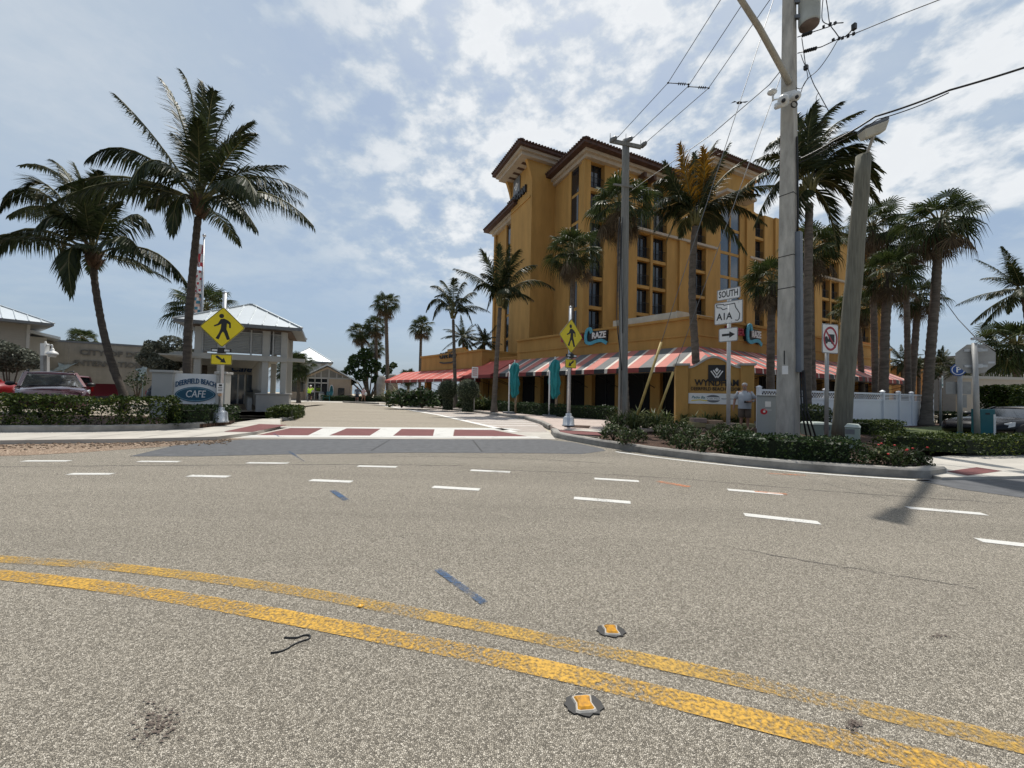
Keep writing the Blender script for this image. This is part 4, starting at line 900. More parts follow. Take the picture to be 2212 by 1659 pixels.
def trunk(par, pts, r0, r1, m, flare=1.6, rings=.26):
    r0, r1 = r0*.9, r1*.9
    pts = smooth([V(p) for p in pts], 8); P2 = [pts[0]]; 
    for i in range(len(pts)-1):
        n = max(1, int((pts[i+1]-pts[i]).length/(rings/2)))
        for k in range(1, n+1): P2.append(pts[i].lerp(pts[i+1], k/n))
    n = len(P2); rs = []
    for i, p in enumerate(P2):
        f = i/(n-1); h = (p-P2[0]).length; r = r0+(r1-r0)*f; r *= 1+(flare-1)*math.exp(-h/.35); r *= (1.055 if i % 2 else .95)*R.uniform(.97, 1.03); rs.append(r)
    mb = MB(); mb.tube(P2, rs, 10); return mb.build('trunk', m, par)
def palm(kind, Y, path, r0, r1, lab, size=1., seed=1, rz=0., wind=V((0, 0, 0)), group=None, skirt=True, tilt=(0, 0), name=None, nf=22, mk_='palmbark'):
    pts = [A(x, y, Y) for x, y in path]; b = pts[0].copy(); b.z = .08
    if pts[0].z > .15: pts = [b]+pts
    else: pts[0].z = .08
    t = thing(name or ('coconut_palm' if kind.startswith('coco') else 'fan_palm' if kind == 'fan' else 'cabbage_palm'), lab, 'palm tree', b, group)
    trunk(t, pts, r0, r1, MT[mk_]); c = pts[-1]
    if kind.startswith('coco'):
        me = shared((kind, seed, tuple(wind)), lambda: coco_crown(seed, 3.4, nf, wind, yellow=kind == 'cocoy'), [MT['coco'], MT['rachis'], MT['cocoy']]); put(me, 'crown', t, c, rz, size, tilt)
    else:
        sb = kind == 'sabal'; key = (kind, seed)
        if key not in MESH:
            a, d = fan_crown(seed, 1., 44 if sb else 30, 0 if sb else 24, sb); o = a.build('crown', [MT['fan'], MT['rachis']]); MESH[key] = o.data; bpy.data.objects.remove(o)
            if not sb: o = d.build('dead_fronds', [MT['dry'], MT['rachis']]); MESH[key+('d',)] = o.data; bpy.data.objects.remove(o)
        put(MESH[key], 'crown', t, c, rz, size, tilt)
        if not sb and skirt: put(MESH[key+('d',)], 'dead_fronds', t, c, rz, size, tilt)
    return t
# --- the two big coconut palms on the left: each frond laid out one by one
def hero(lab, Y, path, r0, r1, crown, fr, extra, wind, seed):
    R.seed(seed); pts = [A(x, y, Y) for x, y in path]; b = pts[0].copy(); b.z = .03; pts = [b]+pts
    t = thing('coconut_palm', lab, 'palm tree', b); trunk(t, pts, r0, r1, MT['palmbark2'], 1.5)
    c = A(*crown, Y); mb = MB()
    for i, (mx, my, tx, ty, dy) in enumerate(fr):
        p2 = A(tx/3, ty/3+115, Y+dy); m_ = A(mx/3, my/3+115, Y+dy*.55); p1 = m_*2-c*.5-p2*.5
        L = (p1-c).length+(p2-p1).length; frond(mb, c+(m_-c).normalized()*.1, p1, p2, .9 if ty < my-60 else 1.18, 78, wind, 1.7 if ty > my-20 else .85, w=.03, vee=.05, start=.16)
    for az, el, L in extra:
        h = V((math.cos(az), math.sin(az), 0)); d = h*math.cos(el)+UP*math.sin(el); p1 = c+d*L*.6; p2 = p1+(d*.5+h*.2-UP*.5).normalized()*L*.5
        frond(mb, c, p1, p2, .75, 50, wind, .8, w=.028, vee=.1, start=.2)
    mb.build('crown', [MT['coco'], MT['rachis']], t)
    bm_ = MB()
    for k in range(16):
        a = k*2.4; h = V((math.cos(a), math.sin(a), 0)); z = -.55+.05*k; bm_.tube([c+h*.12+UP*(z-.1), c+h*.24+UP*(z+.08), c+h*.36+UP*(z+.3)], [.08, .06, .025], 5)
    bm_.ball(c-UP*.1, (.26, .26, .5), 10, 6); bm_.build('leaf_bases', MT['boot'], t)
    return t
wL = V((-.12, 0, -.02))
hero('tall coconut palm with upright crown rising behind the cafe sign', 16.2, [(404, 830), (406, 720), (415, 600), (428, 470)], .18, .135, (431, 438),
     [(1010, 560, 745, 265, -.6), (1180, 450, 1042, 165, .5), (1262, 400, 1180, 120, -.4), (1310, 450, 1305, 185, .6), (1345, 480, 1385, 250, -.5), (1400, 540, 1500, 345, .7), (1440, 640, 1640, 445, .6), (1500, 640, 1660, 520, -1.2),
      (880, 640, 560, 690, -1.4), (1040, 700, 850, 840, -2.2), (800, 800, 380, 870, .8), (830, 830, 310, 985, -1.6), (1520, 790, 1845, 730, .8), (1640, 800, 1985, 910, .5), (1540, 800, 1650, 960, -2.4), (1700, 905, 2035, 1122, -.7), (1480, 940, 1660, 1132, -1.5), (1170, 930, 1115, 1165, -1.0), (1620, 850, 1955, 965, 1.6), (1100, 900, 960, 990, 1.8), (1290, 640, 1280, 430, -1.6), (1220, 680, 1120, 520, 1.3), (1380, 700, 1470, 560, 1.3)],
     [(2.2, .5, 2.6), (5.2, .35, 2.6), (3.9, .2, 2.8), (1.7, .1, 3.)], wL, 3)
hero('leaning coconut palm with drooping fronds beside the burgundy car', 17.5, [(268, 857), (243, 790), (222, 710), (206, 620), (203, 580)], .17, .13, (203, 550),
     [(420, 830, 130, 728, .8), (250, 890, 0, 1010, -.6), (170, 1140, -110, 1400, -1.), (120, 1170, -200, 1280, .8), (465, 1270, 465, 1565, -1.6), (950, 1270, 1220, 1500, -.8), (850, 1050, 972, 1165, .8), (720, 960, 890, 900, 1.), (560, 950, 480, 715, -.4), (420, 1060, 235, 1130, -1.8), (480, 880, 340, 690, .6), (610, 950, 650, 770, -.5), (780, 1190, 900, 1280, -2.), (360, 900, 180, 868, -1.), (330, 1010, 60, 1050, 1.6), (640, 980, 730, 800, 1.2), (520, 1000, 400, 790, 1.4), (560, 1050, 540, 830, -1.4), (680, 1080, 790, 960, -1.4), (470, 1110, 330, 980, -1.4)],
     [(1.5, .4, 2.6), (2.4, .2, 2.8), (.9, .1, 2.6), (4.3, .3, 2.4), (5.4, .2, 2.4)], wL, 5)
R.seed(11)
# --- palms left of and in front of the hotel
WR = V((.25, 0, 0)); W0 = V((.08, 0, 0))
palm('coco', 40, [(1003, 830), (1000, 730)], .16, .12, 'small coconut palm half hidden behind the cafe roof', .68, 22, 1.4, W0)
palm('coco', 42, [(1050, 830), (1046, 742)], .16, .12, 'coconut palm showing fronds against the left edge of the hotel', .68, 21, 2.6, W0)
palm('fan', 25, [(1228, 872), (1232, 760), (1236, 640), (1238, 545)], .17, .14, 'ragged fan palm behind the right pedestrian sign', 1.22, 31, .5)
palm('fan', 17.5, [(1352, 900), (1347, 760), (1341, 600), (1338, 440)], .19, .15, 'tall fan palm with shaggy dead skirt behind the timber pole', 1.05, 32, 1.3)
palm('fan', 18.5, [(1664, 900), (1665, 740), (1668, 610)], .2, .17, 'fan palm with drooping leaves left of the concrete pole', .92, 33, .9)
palm('fan', 21, [(1756, 880), (1752, 700), (1750, 540)], .19, .16, 'fan palm between the concrete pole and the leaning timber pole', 1.1, 31, 2.2)
palm('fan', 27, [(1862, 860), (1858, 760), (1848, 660)], .2, .18, 'fan palm against the far end of the hotel wall', 1.0, 32, .1)
palm('fan', 24, [(1892, 870), (1888, 700), (1884, 490)], .2, .17, 'tall fan palm right of the leaning timber pole', 1.15, 33, 4.2)
palm('fan', 20.5, [(1908, 916), (1909, 800), (1914, 680), (1920, 590)], .25, .2, 'short fan palm with bright leaves and seed head above the fence', 1.05, 34, 1.)
palm('fan', 25, [(1966, 880), (1975, 760), (1984, 640)], .22, .18, 'fan palm with low crown left of the tallest fan palm', .95, 32, 2.9)
palm('fan', 19.7, [(2000, 922), (2007, 800), (2020, 640), (2030, 480)], .24, .19, 'tallest fan palm at the right end of the white fence', 1.2, 31, 5.2)
palm('fan', 24, [(1962, 860), (1958, 640), (1952, 530)], .18, .15, 'fan palm overlapping behind the tallest fan palm', 1.05, 34, 3.)
palm('coco', 21, [(2236, 900), (2226, 740), (2212, 630)], .2, .15, 'coconut palm leaning in at the right edge', .8, 26, 2.75, V((-.1, 0, 0)))
palm('sabal', 30, [(2196, 880), (2196, 745)], .25, .22, 'round cabbage palm above the clipped hedge at right', 1.7, 41, .3)
palm('sabal', 27, [(440, 820), (440, 668)], .22, .2, 'round cabbage palm behind the pavilion roof', 1.4, 42, 1.2)
palm('sabal', 45, [(180, 800), (180, 733)], .2, .2, 'small cabbage palm peeping over the pier wall', 1.05, 41, 2.2)
palm('sabal', 40, [(619, 866), (619, 800)], .17, .16, 'small cabbage palm by the pavilion corner', .95, 42, .7)
palm('sabal', 38, [(645, 866), (645, 788)], .17, .16, 'small cabbage palm in front of the beach shop', 1.05, 41, 3.)
# beach fan palms
palm('fan', 55, [(795, 862), (787, 790), (779, 718)], .3, .25, 'leftmost beach fan palm, leaning left over the sea grape', 1.2, 31, .4)
palm('fan', 54, [(812, 862), (812, 780), (813, 705)], .3, .25, 'beach fan palm with brown skirt beside the tallest beach palm', 1.15, 33, 2.4)
palm('fan', 52, [(838, 862), (836, 760), (833, 655)], .3, .25, 'tallest beach fan palm behind the standing stones', 1.3, 32, 1.1)
palm('fan', 58, [(816, 862), (812, 752)], .25, .22, 'lowest beach fan palm tucked beneath its neighbours', 1.0, 34, 3.3)
palm('fan', 55, [(906, 862), (908, 780), (910, 706)], .26, .2, 'lone beach fan palm above the cafe awning', 1.2, 34, .2)
palm('sabal', 55, [(882, 862), (882, 815)], .2, .2, 'low palm seen under the edge of the cafe awning', 1.0, 42, 2.)
for x, y, s, k, lab in ((1950, 782, 1.1, 0, 'background palm over the annexe wall, left of the tallest fan palm'), (1985, 795, 1.0, 1, 'background palm over the annexe wall between two trunks'), (2032, 790, 1.2, 2, 'background palm right of the tallest fan palm trunk'), (2075, 800, 1.0, 3, 'background palm behind the parking sign')):
    palm('coco', 34+k, [(x, 880), (x, y)], .16, .13, lab, s*.5, 21+k % 3, k*1.7, W0)
def laid(lab, Y, path, r0, r1, crown, fr, ll, wind, seed, yel=(), extra=3, droop=1.1):
    R.seed(seed); pts = [A(x, y, Y) for x, y in path]; b = pts[0].copy(); b.z = .08; pts = [b]+pts
    t = thing('coconut_palm', lab, 'palm tree', b); trunk(t, pts, r0, r1, MT['palmbark']); c = A(*crown, Y); mb = MB()
    for i, (mx, my, tx, ty) in enumerate(fr):
        dy = R.uniform(-1, 1)*.045*Y; p2 = A(tx, ty, Y+dy); m_ = A(mx, my, Y+dy*.5); p1 = m_*2-c*.5-p2*.5
        frond(mb, c, p1, p2, ll*R.uniform(.85, 1.1), 66, wind, droop*(.6 if ty < my-25 else 1.), li=2 if i in yel else 0, w=.032*max(.8, ll), vee=.08, start=.15)
    for k in range(extra):
        az = R.uniform(0, 6.3); h = V((math.cos(az), math.sin(az), 0)); L = ll*3; p1 = c+h*L*.4+UP*L*.35; frond(mb, c, p1, p1+h*L*.4-UP*L*.35, ll*.9, 54, wind, droop, w=.03, vee=.08, start=.15)
    mb.cur = 1
    for k in range(10): a = k*2.4; h = V((math.cos(a), math.sin(a), 0)); mb.tube([c+h*.1-UP*.35, c+h*.2-UP*.05, c+h*.34+UP*R.uniform(.1, .35)], [.08, .06, .03], 5)
    mb.build('crown', [MT['coco'], MT['rachis'], MT['cocoy']], t); return t
laid('windswept coconut palm behind the concrete pole', 16.5, [(1742, 900), (1745, 640), (1748, 440)], .2, .16, (1748, 405), [(1772, 300, 1862, 240), (1800, 300, 1905, 305), (1815, 335, 1908, 372), (1762, 285, 1815, 222), (1745, 300, 1760, 225), (1820, 372, 1898, 440), (1800, 395, 1850, 462), (1700, 345, 1632, 345), (1690, 360, 1600, 410), (1690, 385, 1628, 490), (1720, 440, 1690, 540), (1785, 440, 1810, 540), (1835, 345, 1900, 410), (1705, 310, 1655, 318), (1790, 320, 1880, 280), (1735, 320, 1720, 250), (1780, 350, 1850, 330), (1820, 320, 1880, 350)], .95, V((.75, .1, -.1)), 5, (), 3, .8)
laid('coconut palm with yellow fronds rising before the hotel corner', 19, [(1503, 880), (1503, 780), (1495, 640), (1498, 540), (1502, 490)], .21, .17, (1502, 470), [(1485, 395, 1468, 312), (1520, 395, 1518, 318), (1555, 390, 1610, 345), (1455, 400, 1412, 395), (1445, 425, 1392, 478), (1458, 450, 1412, 500), (1560, 425, 1640, 420), (1570, 440, 1655, 485), (1545, 465, 1612, 545), (1468, 420, 1436, 350), (1510, 380, 1548, 305), (1585, 415, 1690, 400), (1530, 400, 1575, 310), (1480, 440, 1440, 520), (1530, 450, 1580, 500), (1500, 400, 1500, 330)], .95, V((.1, 0, -.05)), 6, (0, 1), 3, 1.2)
laid('coconut palm with two long outstretched fronds before the hotel corner', 24, [(1068, 862), (1074, 760), (1080, 665)], .19, .13, (1081, 648), [(1040, 604, 982, 580), (1140, 606, 1198, 624), (1062, 585, 1040, 540), (1080, 580, 1078, 528), (1098, 580, 1122, 540), (1115, 590, 1158, 572), (1052, 612, 1022, 628), (1108, 620, 1140, 655), (1092, 585, 1100, 530), (1065, 605, 1040, 590), (1070, 620, 1052, 668), (1090, 600, 1130, 560)], .85, V((.1, 0, -.1)), 7, (), 3, 1.3)
laid('slim coconut palm in front of the cafe lettering', 30, [(984, 855), (981, 760), (979, 690)], .17, .12, (979, 678), [(945, 645, 921, 672), (958, 628, 930, 618), (968, 625, 952, 605), (980, 620, 982, 602), (992, 625, 1004, 610), (1005, 640, 1028, 632), (1015, 660, 1058, 674), (955, 655, 935, 690), (1000, 660, 1020, 700), (970, 640, 940, 640), (990, 645, 1022, 655)], .8, V((.1, 0, -.1)), 8, (), 2, 1.3)
R.seed(12)
# --- leafy trees and shrubs
def leafq(mb, p, s, up=.4, asp=.55):
    d = (rv(1)+V((0, 0, .1))).normalized(); n = (rv(1)+UP*up).normalized(); w = d.cross(n)
    if w.length < .1: return
    w = w.normalized()*s*asp/2; d = d*s/2
    mb.raw([p-d, p+w-d*.1, p+d, p-w-d*.1], [[0, 1, 2, 3]])
def bushy(name, lab, cat, Y, blobs, n, size, m, base, group=None, limbs=True, core=.0):
    b = A(*base, Y); b.z = .05; t = thing(name, lab, cat, b, group); mb = MB()
    tot = sum(r*r for _, _, r in blobs); tw = MB()
    for x, y, r in blobs:
        c = A(x, y, Y+R.uniform(-.4, .4)*r*Y/F); rr = r*Y/F
        for k in range(int(n*r*r/tot)):
            v_ = rv(1); 
            if v_.length > 1 or v_.length < .15: continue
            v_ = v_*(v_.length**-.45); leafq(mb, c+V((v_.x*rr, v_.y*rr, v_.z*rr*.85)), size*R.uniform(.6, 1.25))
        if limbs:
            mid = b.lerp(c, .5)+V((0, 0, .1)); tw.tube([b, mid, c, c+rv(.4)*rr], [.09*Y/40, .06*Y/40, .03*Y/40, .01], 5)
    mb.build('crown', m, t)
    if limbs: tw.build('limbs', MT['bark'], t)
    return t
bushy('sea_grape', 'sea grape tree with round leaves behind the beach palms', 'tree', 53, [(770, 780, 17), (790, 765, 16), (755, 800, 12), (805, 790, 18), (783, 810, 16), (740, 808, 9), (835, 800, 12), (815, 820, 12), (760, 825, 8), (850, 790, 8)], 4200, .5, MT['seagr'], (797, 866))
bushy('buttonwood_tree', 'silver-leaved bushy tree left of the pavilion', 'tree', 24, [(340, 760, 26), (370, 745, 24), (318, 775, 20), (355, 785, 28), (385, 775, 24), (325, 745, 12), (398, 760, 16), (360, 805, 22)], 13000, .17, MT['silver'], (360, 850))
bushy('buttonwood_tree', 'silver-leaved shrub tree at the left edge above the red pickup', 'tree', 23, [(10, 765, 30), (45, 775, 28), (-25, 770, 30), (70, 785, 16), (20, 785, 24), (-5, 750, 20)], 13000, .16, MT['silver'], (20, 860))
for x, y, r, lab in ((345, 828, 9, 'dark shrub against the pier wall by the left fish'), (107, 812, 9, 'dark shrub behind the gooseneck lamp post'), (296, 813, 17, 'dark rounded shrub against the pier wall behind the leaning palm'), (378, 833, 9, 'dark spiky shrub against the pier wall near the navy car')):
    bushy('shrub', lab, 'shrub', 27, [(x, y, r), (x+r*.7, y+r*.5, r*.8), (x-r*.6, y+r*.6, r*.8), (x, y+r*1.1, r*.9)], 700, .14, MT['hedgeD'], (x, 858))
# --- hedges
STEMS = []
def hedge(lab, pts, w, z0, z1, dens, size, m, gaps=None, cat='hedge', taper=0., core=True, bumps=.05):
    pts = [V((p[0], p[1], 0)) for p in pts]; c = sum(pts, V((0, 0, 0)))/len(pts); t = thing('hedge', lab, cat, c)
    mb = MB(); seg = [(pts[i], pts[i+1]) for i in range(len(pts)-1)]; tl = sum((b-a).length for a, b in seg); cm = MB(); st = MB()
    ph = R.uniform(0, 9)
    for si_, (a, b) in enumerate(seg):
        d = (b-a); L = d.length; d.normalize(); n_ = V((-d.y, d.x, 0)); H = z1-z0
        N_ = int(dens*1.7*L*(w+2*H))
        for k in range(N_):
            s_ = R.uniform(-.04, 1.04)*L; p = a+d*s_; wave = 1+bumps*(math.sin(s_*2.1+ph)+.6*math.sin(s_*5.3+ph*2)); q = R.uniform(0, w+2*H)
            if q < w: o = q-w/2; z = z0+H*wave*(1-.12*(abs(o)/(w/2))**4)
            else: side = -1 if (q-w) < H else 1; zz = (q-w) % H; z = z0+zz*wave; o = side*w/2*(1-.1*(zz/H)**6)*(.9+.1*wave)
            if gaps and z-z0 < H*.42 and any(g0 < s_ < g1 for g0, g1 in gaps) and R.random() < .82: continue
            leafq(mb, p+n_*(o+R.gauss(0, .03))+V((0, 0, z+R.gauss(0, .025))), size*R.uniform(.6, 1.3), .7)
        for e_, on in ((0., si_ == 0), (L, si_ == len(seg)-1)):
            if on:
                for k in range(int(dens*1.7*w*H)): leafq(mb, a+d*(e_+R.gauss(0, .04))+n_*R.uniform(-.46, .46)*w+UP*(z0+R.uniform(0, .97)*H), size*R.uniform(.6, 1.3), .7)
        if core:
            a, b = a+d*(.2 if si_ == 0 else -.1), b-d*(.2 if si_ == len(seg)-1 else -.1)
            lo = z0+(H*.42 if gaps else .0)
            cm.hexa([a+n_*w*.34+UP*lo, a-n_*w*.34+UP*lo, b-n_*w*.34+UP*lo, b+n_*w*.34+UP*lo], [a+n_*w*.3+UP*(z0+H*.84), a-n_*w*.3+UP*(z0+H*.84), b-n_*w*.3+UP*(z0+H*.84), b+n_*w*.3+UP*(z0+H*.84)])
        if gaps:
            for k in range(int(L*5)):
                p = a+d*R.uniform(0, L)+n_*R.uniform(-.25, .25)*w; st = MB(); STEMS.append(st); st.tube([p+UP*z0, p+UP*(z0+H*.25)+rv(.08), p+UP*(z0+H*.6)+rv(.16)], [.018, .014, .01], 4)
    mb.build('foliage', m, t)
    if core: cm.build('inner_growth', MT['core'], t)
    for st in STEMS[:60]: st.build('stem', MT['bark'], t)
    STEMS.clear()
    return t
hp_ = [p+V((-.12, .62, 0)) for p in kl[:6]]; hp_ = hp_[:4]+[hp_[3].lerp(hp_[4], .12)]
hedge('clipped green hedge along the kerb in front of the burgundy car', hp_, .85, .2, .94, 560, .078, MT['hedge'], gaps=[(1.2, 3.4)], core=False)
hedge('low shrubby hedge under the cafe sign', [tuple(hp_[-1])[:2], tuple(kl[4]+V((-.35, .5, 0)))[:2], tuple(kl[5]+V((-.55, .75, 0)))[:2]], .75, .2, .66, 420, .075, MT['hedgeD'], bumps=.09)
i0_, i1_ = G(582, 905, .1), G(632, 897, .1)
hedge('small clipped hedge on the island beside the walkway', [(i0_.x+.1, i0_.y+.6), (i1_.x-.25, i1_.y+.4)], 1.0, .05, .52, 420, .08, MT['hedge'])
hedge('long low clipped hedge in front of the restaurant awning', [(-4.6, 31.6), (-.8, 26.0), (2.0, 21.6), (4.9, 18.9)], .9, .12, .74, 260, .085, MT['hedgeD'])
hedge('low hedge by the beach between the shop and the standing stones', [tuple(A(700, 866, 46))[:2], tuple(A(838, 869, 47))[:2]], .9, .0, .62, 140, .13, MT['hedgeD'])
hb_ = [rk[i]+V((.14, .62, 0)) for i in (6, 7, 8, 9)]; hb_[0] += V((.1, .25, 0))
hedge('dense clipped hedge along the kerb below the route sign', [hb_[0], hb_[1], hb_[2], hb_[3]], .8, .12, .55, 520, .062, MT['hedgeD'], bumps=.1)
hedge('clipped hedge with sunlit top in front of the black car', [tuple(A(1905, 960, 10.1))[:2], tuple(A(2050, 965, 9.6))[:2], (14.5, 10.4), (17.5, 11.2)], 1.15, .12, .47, 420, .065, MT['hedge'])
hedge('clipped hedge beside the green transformer box', [tuple(A(1850, 935, 14.0))[:2], tuple(A(1922, 935, 15.5))[:2]], .9, .1, .55, 360, .07, MT['hedge'])
hedge('hedge behind the nose of the black car', [tuple(A(2030, 900, 22))[:2], tuple(A(2125, 905, 22))[:2]], .9, .0, .75, 260, .09, MT['hedgeD'])
hedge('tall glossy hedge block at the right edge above the black car', [tuple(A(2150, 860, 19))[:2], tuple(A(2300, 860, 20))[:2]], 1.2, .4, 2.15, 260, .14, MT['hedge'])
hedge('loose green bush behind the concrete pole', [tuple(A(1735, 910, 14))[:2], tuple(A(1775, 910, 14.5))[:2]], .8, .1, 1.05, 300, .08, MT['shrub'], cat='shrub', bumps=.15)
# --- low shrubs and strap-leaved plants in the right-hand bed
def shrubm(seed, n=330, s=.085):
    R.seed(seed); mb = MB()
    for k in range(n):
        a = R.uniform(0, 2*PI); r = R.random()**.6; z = R.random()**.7
        leafq(mb, V((math.cos(a)*r*.36*(1-.3*z), math.sin(a)*r*.36*(1-.3*z), .03+z*.46*(1-.35*r))), s*R.uniform(.6, 1.3), .6)
    for k in range(12):
        a = R.uniform(0, 6.3); mb.cur = 1; mb.tube([V((0, 0, 0)), V((math.cos(a)*.12, math.sin(a)*.12, .22)), V((math.cos(a)*.28, math.sin(a)*.28, .4))], [.012, .008, .004], 4)
    return mb
def strapm(seed, n=70):
    R.seed(seed); mb = MB()
    for k in range(n):
        a = R.uniform(0, 2*PI); L = R.uniform(.45, .8); el = rad(R.uniform(35, 88)); h = V((math.cos(a), math.sin(a), 0)); s = h.cross(UP)*.022
        p = h*R.uniform(0, .1); d = h*math.cos(el)+UP*math.sin(el); q = p+d*L*.55; e = q+(d+h*.5-UP*R.uniform(.5, 1.2)).normalized()*L*.5
        mb.raw([p-s*.6, p+s*.6, q+s, q-s, e], [[0, 1, 2, 3], [3, 2, 4]])
    return mb
SH = [shared(('sh', i), lambda i=i: shrubm(50+i), [MT['shrub'], MT['bark']]) for i in range(3)]
ST = [shared(('st', i), lambda i=i: strapm(60+i), [MT['straps']]) for i in range(3)]
R.seed(77)
def plant(me, name, lab, x, y, s, grp, z=.12, cat='plant'):
    p = G(x, y, z); o = bpy.data.objects.new(name, me); COL.objects.link(o); o.location = p; o.rotation_euler = (0, 0, R.uniform(0, 6)); o.scale = (s, s, s*R.uniform(.85, 1.15)); tag(o, lab, cat, grp)
for x, y, s in ((1325, 952, 1.15), (1352, 962, .8), (1378, 955, .8), (1448, 958, .95), (1468, 972, .8), (1495, 965, 1.), (1520, 978, .9), (1548, 962, 1.), (1575, 980, .95), (1600, 960, 1.), (1625, 968, 1.), (1330, 934, 1.2), (1560, 945, 1.), (1480, 945, .95), (1430, 945, .9), (1590, 945, .9)):
    plant(SH[R.randrange(3)], 'shrub', 'small pale-leaved shrub growing in the mulch bed below the resort sign', x, y, s, 'shrubs in the mulch bed', cat='shrub')
for x, y, s in ((1345, 925, 1.2), (1368, 932, 1.25), (1395, 926, 1.2), (1420, 935, 1.25), (1440, 922, 1.2), (1462, 932, 1.1), (1500, 922, 1.1), (1525, 920, 1.1), (1548, 918, 1.1), (1580, 918, 1.0), (1598, 920, 1.0), (1380, 915, 1.2), (1410, 915, 1.2), (1345, 912, 1.2), (1475, 915, 1.1), (1660, 920, .8)):
    plant(ST[R.randrange(3)], 'strap_plant', 'clump of arching strap leaves planted around the resort sign', x, y, s, 'strap-leaf plants around the resort sign')
fb = [(1895, 1003), (1915, 1008), (1938, 1006), (1960, 1004)]
for i, (x, y) in enumerate(fb):
    p = G(x, y, .12); t = thing('flowering_bush', 'sprawling dark bush with red flowers at the end of the kerb hedge', 'shrub', p, 'flowering bushes at the kerb end')
    o = put(SH[i % 3], 'foliage', t, p, i*1.3, .8)
    f = MB()
    for k in range(2): c = p+V((R.uniform(-.2, .2), R.uniform(-.25, 0), R.uniform(.25, .42))); f.ball(c, (.02, .02, .014), 6, 4)
    f.build('flowers', MT['flower'], t)
plant(SH[1], 'shrub', 'tiny sparse weed at the edge of the right-hand pavement', 1993, 1008, .5, None, cat='weed')
# mixed planting along the beach side of the cafe
for i, (x, y, s) in enumerate(((842, 868, 3.2), (858, 868, 3.0), (876, 871, 3.0), (893, 872, 2.6), (1045, 884, 2.2), (1062, 884, 2.0), (1028, 885, 1.8))):
    p = A(x, y, 36 if i < 4 else 27); p.z = .1; o = bpy.data.objects.new('strap_plant', ST[i % 3]); COL.objects.link(o); o.location = p; o.scale = (s,)*3; tag(o, 'large tropical clump with arching leaves at the foot of the cafe awning' if i < 4 else 'bright arching tropical plant between the topiary and the hedge', 'plant', 'tropical clumps by the cafe' if i < 4 else 'tropical clumps by the topiary')
for i, (x, y, s) in enumerate(((905, 874, 2.8), (925, 875, 3.0), (945, 877, 3.0), (965, 878, 2.4), (985, 880, 2.4), (1012, 883, 2.6), (912, 868, 3.4), (868, 866, 3.0))):
    p = A(x, y, 33 if i < 5 else 29); p.z = .1; o = bpy.data.objects.new('shrub', shared(('shd', i % 3), lambda: shrubm(80+i % 3, 500), [MT['hedgeD'], MT['bark']])); COL.objects.link(o); o.location = p; o.scale = (s*1.2, s*1.2, s); o.rotation_euler = (0, 0, i); tag(o, 'dark leafy shrub massed below the cafe awning', 'shrub', 'dark shrubs below the cafe awning')
def topiary(x, y, r, Y, lab):
    c = A(x, y, Y); rr = r*Y/F; b = V((c.x, c.y, .1)); t = thing('topiary', lab, 'topiary', b, 'round clipped topiary by the cafe'); mb = MB()
    for k in range(2600):
        v_ = rv(1)
        if not .1 < v_.length < 1: continue
        v_.normalize(); mbp = c+V((v_.x*rr, v_.y*rr, v_.z*rr*.95))*R.uniform(.93, 1.03); leafq(mb, mbp, .085*R.uniform(.6, 1.2), .5)
    for k in range(900):
        a = R.uniform(0, 6.3); z = R.uniform(.1, max(.2, c.z-rr*.7)); mbp = V((c.x+math.cos(a)*rr*.48, c.y+math.sin(a)*rr*.48, z)); leafq(mb, mbp, .1, .3)
    mb.build('crown', leafmat('topiary_%d' % x, (.05, .065, .035), (.15, .17, .10), .2, .5), t)
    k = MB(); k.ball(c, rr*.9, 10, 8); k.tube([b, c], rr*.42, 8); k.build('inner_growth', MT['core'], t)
topiary(968, 841, 22, 27, 'round topiary ball left of the small white sign'); topiary(1011, 842, 25, 25, 'larger round topiary ball beside the small white sign')
# lawn blades
m = MB()
for k in range(5200):
    p = V((R.uniform(12.8, 27), R.uniform(11.2, 19.5), .12))
    if p.y < 11+(p.x-12.6)*.39+.15 or p.y > 13.5+(p.x-12.6)*.55: continue
    s = V((.012, 0, 0)); h = V((R.uniform(-.03, .03), R.uniform(-.03, .03), R.uniform(.04, .09))); q = p; m.raw([q-s, q+s, q+h], [[0, 1, 2]])
tag(m.build('grass', MT['grass']), 'short green lawn grass beside the white fence', 'grass', kind='stuff')
# ================================================================ street furniture, signs, poles and wires
R.seed(5)
def PA_(base, deg): return Pl(base, (math.cos(rad(deg)), math.sin(rad(deg)), 0))
def rrect(w, h, r=.04, n=3):
    pts = []
    for cx, cy, a0 in ((w/2-r, -h/2+r, -90), (w/2-r, h/2-r, 0), (-w/2+r, h/2-r, 90), (-w/2+r, -h/2+r, 180)):
        for k in range(n+1): a = rad(a0+90*k/n); pts.append((cx+r*math.cos(a), cy+r*math.sin(a)))
    return pts
def plate(P, a, b, w, h, face, par, border=None, r=.04, name='sign_plate', thick=.008, rot=0., inset=.016):
    c, s = math.cos(rot), math.sin(rot); tr = lambda l: [(a+x*c-y*s, b+x*s+y*c) for x, y in l]
    m = MB(); m.cur = 1; m.prism(P, tr(rrect(w, h, r)), .05, .05+thick); m.cur = 0; m.prism(P, tr(rrect(w-.006, h-.006, r)), .05+thick, .052+thick); o = m.build(name, [face, MT['alu']], par)
    if border:
        m = MB(); l = tr(rrect(w-2*inset, h-2*inset, max(.01, r-inset))); m.stroke(P, l, .014, .052+thick, .0535+thick, True); m.build('border', border, o)
    return o
